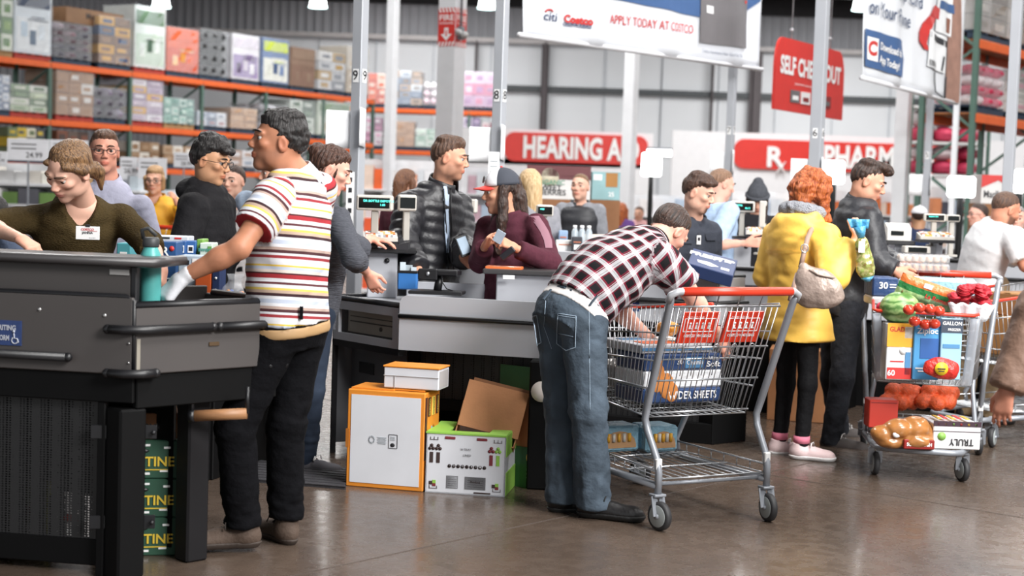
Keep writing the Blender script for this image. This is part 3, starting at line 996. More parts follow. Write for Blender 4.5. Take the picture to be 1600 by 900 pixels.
# ------------------------------------------------------------------ columns and lane posts
def column(name, px, d, w_, label, cat, ht=8.4, rz=math.radians(-30), m=WHITE, bev=.006, group=None):
    b_ = BASE(px, d)
    t_ = thing(name, label, cat, b_, rz, group)
    mb = MB(); mb.box((0, 0, ht / 2), (w_, w_, ht), bev=bev)
    mb.build('shaft', m, t_)
    mb = MB(); mb.box((0, 0, .01), (w_ * 2, w_ * 2, .02)); 
    for sx in (-1, 1):
        for sy in (-1, 1): mb.lathe([(.012, .02), (.012, .04)], (sx * w_ * .75, sy * w_ * .75, 0), 8)
    mb.build('base_plate', GREYM, t_)
    return t_
fire = column('building_column', 699, 20, .265, 'thick square white column with red FIRE signs wrapped round it', 'column')
column('building_column', 607, 30, .18, 'plain slim white column left of the column with FIRE signs', 'column')
column('building_column', 980, 25, .185, 'plain white column in front of the right end of HEARING AI sign', 'column')
column('building_column', 1405, 25, .21, 'plain white column standing under the phone card banner', 'column')
column('building_column', 1446, 29, .12, 'thin white column beside a green rack upright, right of phone banner', 'column')
column('building_column', 1487, 22, .075, 'narrow white column close to the pink pallet stacks at right', 'column')
def fire_sign(t_, rz, off, w_):
    # sign on one face: local x along the face
    pass
SGN = 4.15
zt, zb = 1.45 + (294 - 17) * 20 / 2400, 1.45 + (294 - 76) * 20 / 2400
for i, (fx, fy, nx) in enumerate((((1, 0, 0), (0, -1, 0), 0), ((0, 1, 0), (1, 0, 0), 1))):
    mb = MB(); W_ = .255
    o = np.array(fy) * .1365 + Z3 * (zt + zb) / 2
    x = np.array(fx); H_ = zt - zb
    mb.box(o, (W_, .004, H_) if i == 0 else (.004, W_, H_), mi=0)
    o2 = o + np.array(fy) * .003
    for e_, s_ in ((.5, -1), (-.5, 1)):
        for j in range(5):
            u0 = -W_ / 2 + j * W_ / 5
            v0 = H_ * e_
            mb.add([o2 + x * u0 + Z3 * v0, o2 + x * (u0 + .026) + Z3 * v0, o2 + x * (u0 + .05) + Z3 * (v0 + s_ * .06), o2 + x * (u0 + .024) + Z3 * (v0 + s_ * .06)], [(0, 1, 2, 3)], 1)
    mb.text('FIRE', o2 + Z3 * H_ * .24, x, Z3, .105, 1, bold=.02, fit=.22)
    mb.text('EXTINGUISHER', o2 + Z3 * H_ * .1, x, Z3, .04, 1, bold=.01, fit=.21)
    ar = [(-.03, .08), (.03, .08), (.03, 0), (.085, 0), (0, -.085), (-.085, 0), (-.03, 0)]
    mb.prism(ar, o2 + Z3 * (-H_ * .18), x, Z3, .002, 1)
    mb.prism([(-.01, .05), (.01, .05), (.01, -.015), (.012, -.03), (-.012, -.03), (-.01, -.015)], o2 + np.array(fy) * .002 + Z3 * (-H_ * .18), x, Z3, .002, 0)
    s_ = mb.build('fire_sign', [RED, PW], fire)
b_ = P(719, 52, 19.75)
t_ = thing('emergency_lamp', 'grey twin head emergency lamp box on column with FIRE signs', 'lamp', b_, math.radians(-30))
mb = MB(); mb.box((0, 0, 0), (.1, .09, .17), bev=.01); mb.build('case', mat('lamp_case', '7d8086', .5), t_)
for s_ in (-1, 1):
    mb = MB(); mb.lathe([(.02, 0), (.045, .05), (.05, .06)], (.07 + .03 * s_, -.05, -.02 * s_), 12, ax=(.4 * s_ + .3, -1, -.3)); mb.build('lamp_head', mat('lamp_head_white', 'c8c8c8', .4), t_)
mb = MB(); mb.tube([(0, .02, .08), (0, .02, 4.0)], .014, 8); mb.build('conduit', GREYM, t_)

POSTM = mat('lane_post_grey', 'aeb1b7', .45, metal=.2, var=.03)
def lane_post(px, d, num, zl, w_, label, pan=True, ht=5.2, side=1, stick=0):
    t_ = column('lane_post', px, d, w_, label, 'post', ht, m=POSTM, bev=.004, group=None)
    rz = t_.rotation_euler.z
    if num:
        for o, x in (((0, -w_ / 2 - .002, zl), X3), ((w_ / 2 + .002, 0, zl), Y3)):
            mb = MB(); n = np.array(o); 
            mb.box(n, (.042, .002, .085) if x is X3 else (.002, .042, .085), mi=0)
            mb.text(num, n + (np.array((0, -.003, 0)) if x is X3 else np.array((.003, 0, 0))), x, Z3, .085, 1, bold=.005)
            mb.build('number_sticker', [PW, INK], t_)
    if pan:
        mb = MB()
        zz = zl - .2
        for sg, q in ((-1, .21), (1, .05)):
            mb.grid(lambda u, v: np.array((sg * (w_ / 2 + (.13 if sg < 0 else .03) * math.sin(u * 1.5)), -.10 * (1 - math.cos(u * 1.5)) + .02 * sg, zz - v * .24 + (.02 * u if sg > 0 else 0))) + np.array((0, .0, -.02)), 8, 4, th=.003)
        mb.build('lane_flag', mat('white_acrylic', 'f2f3f5', .35, var=.03), t_)
    return t_
lane_post(557, 9.8, '9', 2.14, .074, 'grey lane post with number 9, the leftmost', stick=1)
lane_post(776, 10.7, '8', 2.10, .074, 'grey lane post with number 8 behind the capped woman')
lane_post(1137, 16.2, '7', 2.15, .076, 'grey lane post with number 7 under the bank card banner')
lane_post(1272, 13.2, '6', 2.02, .1, 'grey lane post with number 6 in front of self checkout sign', )
lane_post(1573, 12.5, None, 2.2, .078, 'plain grey post at the far right edge', False)
lane_post(1446, 17.5, '5', 2.0, .07, 'grey lane post right of column under phone banner')
# price strip of bar codes on post 9, stickers on post 7
t_ = BASE(549, 9.7)
mb = MB()
o = P(546, 345, 9.68)
mb.box((0, 0, 0), (.05, .003, .62))
for i in range(9): mb.box((0, -.003, -.26 + i * .065), (.022, .003, .03), mi=1)
s_ = mb.build('notice_strip', [PW, INK]); s_.location = P(546, 345, 9.75)
tag(s_, 'tall white strip of bar codes on the post numbered 9', 'notice')
mb = MB(); mb.box((0, 0, 0), (.075, .003, .33)); 
for i in range(6): mb.box((0, -.003, .1 - i * .035), (.05, .002, .008), mi=1)
s_ = mb.build('notice', [PW, mat('grey_print', '9aa0a6', .6)]); s_.location = P(771, 275, 10.55)
tag(s_, 'white printed notice sheet on the post numbered 8', 'notice')
mb = MB(); mb.lathe([(.052, 0), (.052, .003)], (0, 0, 0), 20, ax=(0, -1, 0)); mb.lathe([(.04, .003), (.04, .006)], (0, 0, 0), 20, ax=(0, -1, 0), mi=1)
s_ = mb.build('sticker', [INK, mat('sticker_yellow', 'd9a033', .5)]); s_.location = P(1132, 275, 16.14)
tag(s_, 'round black and yellow sticker on the post numbered 7', 'sticker')
mb = MB(); mb.prism([(-.05, -.03), (.05, -.03), (.045, .02), (0, .045), (-.045, .02)], (0, 0, 0), X3, Z3, .004); mb.box((0, -.003, -.01), (.05, .003, .02), mi=1)
s_ = mb.build('sticker', [mat('sticker_orange', 'e08a3a', .5), PW]); s_.location = P(1132, 286, 16.14)
tag(s_, 'small orange sticker under the round one on post 7', 'sticker')

# ------------------------------------------------------------------ high bay lamps
for px, py, d, lb in ((252, 2, 36, 'glowing bell lamp at top left above the racks'), (497, 2, 36, 'glowing bell lamp left of the post numbered 9'), (761, 4, 36, 'glowing bell lamp left of the post numbered 8'), (1347, 6, 34, 'glowing bell lamp half hidden by phone card banner')):
    p = P(px, py, d)
    t_ = thing('high_bay_lamp', lb, 'lamp', p, 0, 'high bay lamps')
    mb = MB(); mb.lathe([(.205, -.13), (.2, -.10), (.15, .22), (.09, .3)], n=20); mb.build('shade', mat('lamp_glow', (.95, 1, 1), emit=5), t_)
    mb = MB(); mb.lathe([(.22, -.15), (.225, -.135), (.22, -.12)], n=20); mb.build('rim', mat('lamp_glow_rim', (.75, 1, 1), emit=3), t_)
    mb = MB(); mb.lathe([(.08, .3), (.1, .34), (.1, .55), (.03, .58)], n=14); mb.tube([(0, 0, .58), (0, 0, 8.65 - p[2])], .012, 6); mb.build('housing', DARK, t_)
# ------------------------------------------------------------------ pallet racks
RP0 = P(75, hz(75), 34.); RP0[2] = 0
LEV = (1.62, 2.6, 3.86)
def on_line(px, p0, d):
    """distance along the line p0 + s*d seen at pixel column px"""
    k = (px - 800) / FPX
    return (k * p0[1] - p0[0]) / (d[0] - k * d[1])
def rack(name, label, p0, d, back, s_list, levels, depth=1.05, ht=5.0, ends=True):
    t_ = thing(name, label, 'pallet rack', p0, math.atan2(d[1], d[0]))
    sg = 1 if (np.cross(np.append(d[:2], 0), np.append(back[:2], 0))[2] > 0) else -1
    for s in s_list:
        mb = MB()
        for y in (0, depth * sg): mb.box((s, y, ht / 2), (.09, .08, ht))
        for j in range(int(ht / 1.2)):
            z = .2 + j * 1.2
            mb.bar((s, 0, z), (s, depth * sg, z + .6), .04, .04); mb.bar((s, depth * sg, z + .6), (s, 0, z + 1.2), .04, .04)
        mb.build('upright', GREEN, t_)
    for a, c in zip(s_list[:-1], s_list[1:]):
        for z in levels:
            for y in (-.03, depth * sg):
                mb = MB(); mb.box(((a + c) / 2, y, z), (c - a - .02, .05, .13), bev=.006); mb.build('beam', ORANGE, t_)
    return t_
for i, s0 in enumerate(((-7.6, -5.05, -2.5), )): pass
SL = [-7.5, -5.0, -2.5, 0, 2.5, 5.0, 7.5, 10.0, 12.4]
rack('pallet_rack', 'long orange and green pallet rack along the left side', RP0, RD, RN, SL, LEV, ht=3.95)
BP0 = P(480, hz(480), 50.); BP0[2] = 0
BD = np.array((1., 0, 0)); BN = np.array((0, 1., 0))
rack('pallet_rack', 'orange pallet rack in front of far wall behind the FIRE column', BP0, BD, BN, [0, 2.6, 5.2, 6.1], (1.3, 2.55, 3.9), ht=4.0)

PAL = {'red': mat('pallet_red', 'a8392f', .7), 'blue': mat('pallet_blue', '2c3e52', .7), 'wood': mat('pallet_wood', 'a08058', .8, var=.2)}
PCOL = {}
def pm(h):
    if h not in PCOL: PCOL[h] = mat('carton_' + h, h, .6, var=.12, vs=5)
    return PCOL[h]
NL = [0]
def pallet_load(label, p, rz, w_, h, cols, style='cartons', pal='blue', depth=1.0, wrap=True, nx=3, nz=4, cap=None, seed=None, group=None):
    """goods on a pallet: x along the rack face, front towards -y"""
    NL[0] += 1
    rnd = random.Random(NL[0] * 7 + 1)
    t_ = thing('pallet_load', label, 'pallet of goods', p, rz, group)
    mb = MB()
    for y in (.05, depth / 2, depth - .05): mb.box((0, y, .05), (w_, .09, .08))
    for j in range(5): mb.box((-w_ / 2 + .06 + j * (w_ - .12) / 4, depth / 2, .115), (.11, depth, .025)); mb.box((-w_ / 2 + .06 + j * (w_ - .12) / 4, depth / 2, .0125), (.11, depth, .02))
    mb.build('pallet', PAL[pal], t_)
    z0 = .13; hh = h - z0
    ms = [pm(c) for c in cols]
    mb = MB()
    if style == 'print':
        mb.box((0, depth / 2, z0 + hh / 2), (w_, depth, hh), bev=.01, mi=0)
        mb.box((0, -.004, z0 + hh * .3), (w_ * .9, .008, hh * .5), mi=1 % len(ms))
        mb.box((0, -.006, z0 + hh * .82), (w_ * .9, .01, hh * .22), mi=2 % len(ms))
        for q in range(3): mb.box((-w_ * .25 + q * w_ * .24, -.012, z0 + hh * (.25 + .12 * rnd.random())), (w_ * .16, .008, hh * .22), mi=(3 + q) % len(ms))
        for q in range(4): mb.box((w_ * .12, -.012, z0 + hh * (.44 + q * .04)), (w_ * rnd.uniform(.3, .6), .008, hh * .018), mi=rnd.randrange(len(ms)))
        mb.box((w_ / 2 + .004, depth / 2, z0 + hh * .5), (.008, depth * .9, hh * .6), mi=1 % len(ms))
    elif style == 'bags':
        for i in range(nx):
            for k in range(nz):
                cx = -w_ / 2 + (i + .5) * w_ / nx; cz = z0 + (k + .5) * hh / nz
                for cy in (depth * .22, depth * .7): mb.ball((cx + rnd.uniform(-.02, .02), cy, cz), (w_ / nx * .56, depth * .27, hh / nz * .58), 10, mi=rnd.randrange(len(ms)))
    else:
        for k in range(nz):
            for i in range(nx):
                q = rnd.uniform(-.008, .008)
                cx = -w_ / 2 + (i + .5) * w_ / nx; cz = z0 + (k + .5) * hh / nz
                mi = (k * nx + i + (k % 2)) % len(ms) if style == 'cartons' else k % len(ms)
                mb.box((cx, depth / 2 + q, cz), (w_ / nx - .008, depth, hh / nz - .008), mi=mi, bev=.006)
                mb.box((cx + rnd.uniform(-.03, .03), q - .004, cz), (w_ / nx * .55, .006, hh / nz * rnd.uniform(.25, .5)), mi=(mi + 1 + rnd.randrange(max(1, len(ms) - 1))) % len(ms))
                mb.box((w_ / 2 + .001, depth * .5, cz), (.006, depth * .5, hh / nz * .4), mi=(mi + 1) % len(ms))
    if cap: mb.box((0, depth / 2, h + .03), (w_ * .96, depth * .96, .07), mi=0, bev=.01)
    mb.build('goods', ms, t_)
    if wrap:
        mb = MB()
        def wf(u, v):
            # loose film round the goods
            a = u * 4; i = int(a) % 4; q = a - int(a)
            e = .015
            cs = [(-w_ / 2 - e, -e), (w_ / 2 + e, -e), (w_ / 2 + e, depth + e), (-w_ / 2 - e, depth + e)]
            x0, y0 = cs[i]; x1, y1 = cs[(i + 1) % 4]
            wob = .012 * math.sin(u * 57 + v * 23) * math.sin(v * 31 + u * 11)
            nx_, ny_ = (0, -1) if i == 0 else (1, 0) if i == 1 else (0, 1) if i == 2 else (-1, 0)
            return (x0 + (x1 - x0) * q + nx_ * wob, y0 + (y1 - y0) * q + ny_ * wob, z0 + v * (hh + .02))
        mb.grid(wf, 48, 12)
        mb.build('shrink_wrap', PLAS, t_)
    return t_
RZ = math.atan2(RD[1], RD[0])
def rack_load(px0, px1, ytop, level, cols, label, **kw):
    s0, s1 = on_line(px0, RP0, RD), on_line(px1, RP0, RD)
    s = (s0 + s1) / 2; p = RP0 + RD * s
    z = LEV[level] + .065
    d = p[1]
    top = CAMZ + (hz((px0 + px1) / 2) - ytop) * d / FPX
    p = p + Z3 * z
    pallet_load(label, p, RZ, s1 - s0, max(.4, top - z), cols, **kw)
U = 'pallet on the upper rack beam'
for a in (
    (-22, 13, -25, 2, ['5f8a4a', 'dfe6d8', '8fb25c', '3d5f3a'], 'green and white cartons on upper beam at the left frame edge', dict(pal='wood', nx=2)),
    (16, 73, -14, 2, ['dfe8f0', 'e9eef2', '3d4a63', 'c0d2e2', '6f7f92'], 'tall white carton of tumblers with navy and white packs above, red pallet', dict(style='print', pal='red')),
    (77, 135, 40, 2, ['6d5562', '4d4a58', '8e6d78', 'a99aa4', '5b3f48'], 'purple and pink bagged goods in shiny wrap on upper beam', dict(style='bags', nz=5, pal='blue')),
    (147, 196, 30, 2, ['8a6446', '9a7350', '35507a', 'd8a235', '7a5538'], 'brown cartons with a blue and yellow label on upper beam', dict(nz=5, nx=2)),
    (202, 250, 14, 2, ['e8ece8', 'c9d8c8', '5d7a5c', 'dfe5e0', '44604c'], 'tall white and green patterned stack on upper beam', dict(style='print', pal='red')),
    (253, 302, 47, 2, ['e0602c', 'd24f22', 'e0602c', 'efc9a0', 'd9903a'], 'bright orange cartons on upper beam beside a black bundle', dict(style='print', pal='blue')),
    (304, 347, 50, 2, ['1b1b1f', '222227', '17171a'], 'pallet bundled in black film with a white tag, upper beam', dict(style='bags', nz=4, pal='blue')),
    (354, 396, 57, 2, ['e6e4ea', '9a86b4', 'd8d2de', '5a4a6a', 'c9c4d0'], 'white and lilac printed carton on upper beam', dict(style='print', pal='blue')),
    (401, 442, 63, 2, ['4a6fa6', 'e8e9e0', 'c7d84a', 'd9dbd0', '35507a'], 'blue packs over a lime and white display on upper beam', dict(style='print')),
    (446, 483, 77, 2, ['8d7362', '86695a', '927a68'], 'plain tall brown carton with a green square on upper beam', dict(style='print', wrap=False)),
    (489, 530, 84, 2, ['d2d4d8', '7d828c', 'e2e2e2', 'b9985c', 'c7c9cd'], 'white and grey printed packs near the right end of upper beam', dict(nx=2, nz=4)),
    (533, 566, 76, 2, ['c9b9a4', 'e0d8cc', 'd8d4cc'], 'beige cartons behind the post numbered 9, upper beam', dict(nx=2)),
    (-24, 10, 118, 1, ['dfe3ea', 'b9c4d6', '7d8aa4'], 'white and blue packs on second beam at left frame edge', dict(pal='blue', nz=4)),
    (11, 70, 134, 1, ['b4c2a4', 'cfd8c4', '7f9a72', 'e0e2d8', '5f7a55'], 'sage green and white cartons on second beam, red pallet', dict(pal='red', nx=2, nz=4)),
    (82, 140, 114, 1, ['a67a50', '9c7049', 'ab8058', 'dcd8d4', 'a67a50'], 'brown cartons with white labels under clear film, second beam', dict(pal='red', nx=3, nz=4, cap=True)),
    (141, 190, 139, 1, ['5d5264', '7a6d82', '4a4250', '968ca0'], 'dark violet bagged goods on second beam', dict(style='bags', nx=3, nz=3)),
    (197, 248, 126, 1, ['cbbccb', 'e3dfe6', 'a58fa8', 'd9a848', 'b9a8bd'], 'pale lilac cartons with yellow marks on second beam', dict(pal='red', nx=2, nz=6)),
    (250, 297, 155, 1, ['8fbcae', '6f9f93', 'c2d8d0', '5a8a80'], 'mint green cartons on a wooden pallet, second beam', dict(pal='wood', nx=4, nz=3)),
    (302, 347, 176, 1, ['c9d2de', '8a94a8', 'e1e4ea', 'b48a8c'], 'low stack of pale blue packs on second beam', dict(nx=3, nz=2)),
    (354, 395, 170, 1, ['c09a78', 'b58d6a', 'cda986'], 'tan cartons on second beam left of the striped shirt man', dict(nx=2, nz=3)),
    (399, 442, 165, 1, ['7d7a80', 'c2c0c8', '4d4a50', 'a9a4a0'], 'grey wrapped goods on second beam above striped shirt man', dict(style='bags', nx=3, nz=3)),
    (446, 484, 158, 1, ['96a89a', 'd2dad2', '6f8275'], 'grey green cartons on second beam left of post 9', dict(nx=2, nz=4)),
    (489, 540, 160, 1, ['c7d2c4', 'e2e6dc', '8fa58c', 'd8cdb8'], 'tall pale green and white carton on second beam by post 9', dict(style='print')),
    (8, 66, 200, 0, ['6d7a5c', 'c9b040', 'd9d4c0', '4a4f58'], 'mixed yellow and grey packs on lower beam, left end', dict(nx=4, nz=3, wrap=False)),
    (84, 134, 205, 0, ['4a3a34', '7a4a38', '5f5048'], 'dark brown cartons on lower beam behind the man with glasses', dict(nx=3, nz=2, wrap=False)),
    (198, 244, 222, 0, ['a08468', 'd8d2c8', '8a6a4c'], 'brown and white cartons on lower beam above lady in yellow coat', dict(nx=3, nz=2, wrap=False)),
    (250, 296, 228, 0, ['9a7a5c', 'b59a80', 'ddd8d0'], 'cartons on lower beam above the young man in black hoodie', dict(nx=3, nz=2, wrap=False)),
    (352, 394, 235, 0, ['b49a8c', 'd8d8dc', '98a4b4'], 'pale cartons on lower beam near the striped shirt man', dict(nx=2, nz=2, wrap=False)),
): rack_load(*a[:6], **a[6])
# goods standing over other goods
for px0, px1, y0, y1, c, lb in ((78, 168, 20, 44, '8f6a4a', 'long brown carton lying over the purple goods on upper beam'),):
    s0, s1 = on_line(px0, RP0 + RN * .5, RD), on_line(px1, RP0 + RN * .5, RD)
    p = RP0 + RN * .45 + RD * (s0 + s1) / 2
    z1 = CAMZ + (hz(120) - y0) * p[1] / FPX; z0 = CAMZ + (hz(120) - y1) * p[1] / FPX
    mb = MB(); mb.box((0, 0, (z1 - z0) / 2), (s1 - s0, .6, z1 - z0), bev=.01); mb.text('Mother', (0, -.302, .2), X3, Z3, .2, 1, bold=.02)
    o = mb.build('carton', [pm(c), INK]); o.location = p + Z3 * z0; o.rotation_euler = (0, 0, RZ); tag(o, lb, 'carton')

def back_load(px0, px1, ytop, level, cols, label, **kw):
    s0, s1 = on_line(px0, BP0, BD), on_line(px1, BP0, BD)
    z = (1.3, 2.55, 3.9)[level] + .065
    p = BP0 + BD * (s0 + s1) / 2 + Z3 * z
    top = CAMZ + (hz((px0 + px1) / 2) - ytop) * p[1] / FPX
    pallet_load(label, p, 0, s1 - s0, max(.4, top - z), cols, **kw)
for a in (
    (566, 594, 116, 2, ['e2622c', 'd04a22', 'ead0c0'], 'orange cartons on far rack just right of post 9', dict(nx=2, nz=4)),
    (598, 650, 112, 2, ['8a97ac', '6f7f98', 'b9a08c', 'd2d8e0', '7d6a5c'], 'blue grey cartons topped by brown ones on far rack', dict(nx=3, nz=5)),
    (652, 674, 130, 2, ['e0c8d4', 'e8e4e8', 'c49ab0'], 'pink and white bags on far rack left of FIRE column', dict(style='bags', nx=2, nz=3)),
    (714, 766, 114, 2, ['c9a8c8', 'd884a8', 'e0cfe2', 'b48ab8'], 'lilac and pink cartons on far rack between FIRE column and post 8', dict(nx=3, nz=3, style='rows')),
    (564, 590, 184, 1, ['d890b4', 'e8dce4', '9a5a80'], 'pink and white packs on second beam of far rack by post 9', dict(nx=2, nz=4)),
    (612, 640, 190, 1, ['b58a68', 'c49a78'], 'brown cartons on second beam of far rack behind slim column', dict(nx=2, nz=2)),
    (642, 676, 202, 1, ['c2d8cc', 'e2ebe4', '8fb2a0'], 'mint and white cartons on second beam of far rack left of FIRE column', dict(nx=2, nz=3)),
    (716, 742, 184, 1, ['b89ac8', 'dccbe4', '7f5f98'], 'violet cartons on second beam of far rack right of FIRE column', dict(nx=2, nz=4)),
    (745, 768, 192, 1, ['c47a8a', 'e0c8cc', '8a4a5a'], 'rose cartons on second beam of far rack by post 8', dict(nx=2, nz=3)),
): back_load(*a[:6], **a[6])

# right hand rack, seen from its end
QD = nrm(np.array((1.07, 1.4, 0))); QN = np.array((-QD[1], QD[0], 0))
QP0 = P(1513, hz(1513), 23.); QP0[2] = 0
rack('pallet_rack', 'tall orange and green pallet rack at upper right corner', QP0, QD, QN, [0, 2.5, 5.0], (2.75, 3.85), depth=.8, ht=6)
for z, lb in ((3.85, 'upper'), (2.75, 'middle')):
    mb = MB()
    for j in range(9): mb.box((.3 + j * .5, .4, z + .078), (.42, .8, .022))
    o = mb.build('shelf_deck', mat('deck_plywood', 'a8662f', .7, var=.15)); o.location = QP0; o.rotation_euler = (0, 0, math.atan2(QD[1], QD[0])); tag(o, 'slatted plywood deck on %s beams of right hand rack' % lb, 'deck')
RZQ = math.atan2(QD[1], QD[0])
for s, n, z, w_, h, cols, st, lb, y in (
    (1.15, 0, 3.95, 2.1, 1.1, ['9d9690', '857a70', 'b8b0aa', '6d5f54'], 'cartons', 'grey brown wrapped cartons on upper deck of right rack', .1),
    (3.6, 0, 3.95, 2.2, 1.3, ['8a7462', '6a5544', 'a49484'], 'cartons', 'brown cartons at the top right frame corner', .1),
    (.95, 0, 2.85, 1.2, .75, ['d5345c', 'c42a50', 'e6dadd', 'd84a6c'], 'bags', 'pink wrapped packs on middle deck of right rack, front', .1),
    (2.9, 0, 2.85, 1.6, .8, ['dcd8d0', 'c9c4b8', 'b9b4ac', 'd89aa8'], 'cartons', 'cream cartons on middle deck behind the right edge post', .1),
    (-1.5, 0, 0.0, 1.6, 2.2, ['d8d8d8', 'c8ccd0'], 'cartons', None, .1)):
    if lb is None: continue
    pallet_load(lb, QP0 + QD * s + QN * y + Z3 * (z - .005), RZQ, w_, h, cols, style=st, pal='blue', depth=.75, nx=3, nz=4)
# pink stacks standing beyond the rack end
p = P(1478, hz(1478), 29.5); p[2] = 0
mbt = thing('stock_shelf', 'white metal stock shelf carrying pink packs left of green upright', 'shelf', p, 0)
mb = MB()
for sx in (-.75, .75):
    for y in (0, .9): mb.box((sx, y, 1.8), (.06, .06, 3.6))
mb.build('frame', GREEN, mbt)
for z in (2.0, 2.0 + .62, 3.3):
    mb = MB(); mb.box((0, .45, z), (1.56, .94, .05)); mb.build('board', mat('pale_board', 'dcdcdc', .6), mbt)
mb = MB(); mb.bar((-.75, -.02, .3), (.75, -.02, 1.9), .04, .04); mb.build('brace', GREEN, mbt)
for z, lb, h, cols in ((2.025, 'lower row of pink and white packs on stock shelf', .55, ['cf3f62', 'e4d4d8', 'b83052']), (2.645, 'middle row of pink and white packs on stock shelf', .6, ['d84a6a', 'e8dfe2', 'c43a5a'])):
    mb = MB(); rn = random.Random(5)
    for i in range(3):
        for k in range(2): mb.ball((-.45 + i * .45, .45, h * (.25 + .5 * k)), (.24, .42, h * .27), 10, mi=rn.randrange(3))
    o = mb.build('wrapped_packs', [pm(c) for c in cols]); o.location = p + Z3 * z; tag(o, lb, 'packs')
# ------------------------------------------------------------------ red department signs on the far partition
PARTW = mat('partition_white', 'e9e9ec', .6, var=.03)
def sign_board(name, label, px0, px1, y0, y1, d, texts, m=RED, cat='sign', roundr=True):
    a, c = P(px0, y0, d), P(px1, y1, d)
    q0, q1 = P(px0, hz(px0), d), P(px1, hz(px1), d)
    zt = a[2] - .0; W_ = q1[0] - q0[0]
    zt = CAMZ + (hz((px0 + px1) / 2) - y0) * d / FPX; zb = CAMZ + (hz((px0 + px1) / 2) - y1) * d / FPX
    t_ = thing(name, label, cat, ((q0[0] + q1[0]) / 2, d, zb))
    H_ = zt - zb
    mb = MB()
    poly = []
    rr = H_ * .35 if roundr else .01
    for cx, cz, a0 in ((W_ / 2 - rr, rr, -90), (W_ / 2 - rr, H_ - rr, 0), (-W_ / 2 + rr, H_ - rr, 90), (-W_ / 2 + rr, rr, 180)):
        for i in range(6):
            an = math.radians(a0 + i * 18); poly.append((cx + rr * math.cos(an), cz + rr * math.sin(an)))
    mb.prism(poly, (0, 0, 0), X3, Z3, .08); mb.build('board', m, t_)
    mb = MB()
    for s_, px, hgt, fit, bd in texts:
        x = (px - 800) / FPX * d - (q0[0] + q1[0]) / 2
        mb.text(s_, (x, -.045, H_ * .46), X3, Z3, hgt * H_, 0, bold=bd, th=.03, fit=fit * d / FPX if fit else None)
    mb.build('lettering', PW, t_)
    return t_
sign_board('department_sign', 'long red sign reading HEARING AI in white capitals', 786, 1009, 210, 255, 44.95, [('HEARING AID', 900, 1.02, 180, .035)])
sign_board('department_sign', 'wide red pharmacy sign with white Rx symbol', 1143, 1502, 223, 269, 44.95, [('PHARMACY', 1366, 1.02, 180, .035)])
# Rx symbol
o = P(1208, 247, 44.9)
mb = MB(); mb.text('R', (0, 0, 0), X3, Z3, .8, 0, bold=.035, th=.03); mb.bar((.06, -.03, -.08), (.33, -.03, -.42), .03, .07, hint=(0, 1, 0)); mb.bar((.33, -.03, -.1), (.08, -.03, -.42), .03, .06, hint=(0, 1, 0)); mb.text('x', (.22, -.02, -.26), X3, Z3, .3, 0, bold=.02)
s_ = mb.build('prescription_symbol', PW); s_.location = (o[0], 44.9, o[2]); tag(s_, 'white Rx symbol mounted on the red pharmacy sign', 'symbol')
# partition walls carrying the signs
def wallblock(name, px0, px1, ytop, d, th=.2, m=PARTW, z0=0.):
    x0, x1 = (px0 - 800) / FPX * d, (px1 - 800) / FPX * d
    zt = CAMZ + (hz((px0 + px1) / 2) - ytop) * d / FPX
    mb = MB(); mb.box(((x0 + x1) / 2, d + th / 2, (zt + z0) / 2), (x1 - x0, th, zt - z0)); return structure(mb.build(name, m))
wallblock('wall_pharmacy', 1042, 1640, 214, 45.0)
wallblock('wall_hearing', 700, 1012, 250, 45.0)
wallblock('wall_hearing_head', 690, 1012, 204, 45.0, z0=2.2)
# rows of shelving with packs in front of the partition
def gondola(px0, px1, d, ytop, label, seed, cols, shelves=3):
    x0, x1 = (px0 - 800) / FPX * d, (px1 - 800) / FPX * d
    zt = CAMZ + (hz((px0 + px1) / 2) - ytop) * d / FPX
    W_ = x1 - x0
    t_ = thing('store_shelf', label, 'shelf', ((x0 + x1) / 2, d, 0))
    mb = MB(); mb.box((0, .5, zt / 2), (W_, .05, zt)); mb.build('back_panel', mat('shelf_white', 'dcdde0', .5), t_)
    rn = random.Random(seed)
    for k in range(shelves):
        z = .15 + k * (zt - .15) / shelves
        mb = MB(); mb.box((0, .22, z), (W_, .5, .04)); mb.build('shelf_board', mat('shelf_white', 'dcdde0', .5), t_)
        mb = MB(); x = -W_ / 2 + .02
        while x < W_ / 2 - .15:
            w_ = rn.uniform(.12, .3); h = rn.uniform(.45, .8) * (zt - .15) / shelves
            mb.box((x + w_ / 2, .2, z + .02 + h / 2), (w_ - .01, .34, h), mi=rn.randrange(len(cols))); x += w_
        tag(mb.build('packs', [pm(c) for c in cols], t_), kind='stuff')
    return t_
PASTEL = ['e4e0e0', 'd8dce2', 'c9a8b4', 'e6cfc0', 'b4c4d8', 'd98a5c', 'e8e8ec']
gondola(560, 700, 30, 250, 'white store shelf of pale packs behind the man in black puffer jacket', 1, PASTEL + ['e8642c'])
gondola(705, 830, 33, 262, 'white store shelf behind the woman in the cap', 2, PASTEL)
gondola(930, 1120, 31, 305, 'low store shelf beyond the woman in the black vest', 3, PASTEL + ['6f8fb4', 'a48ab8'])
gondola(1125, 1280, 28, 300, 'low store shelf behind the beanie wearer', 4, PASTEL)
gondola(1290, 1440, 33, 300, 'low store shelf under the pharmacy sign, behind young man in black', 5, PASTEL + ['d8703c'])
gondola(1450, 1640, 27, 295, 'store shelf at the right behind the bearded man in white polo', 6, PASTEL + ['8a4a3c', '4a4a58'])
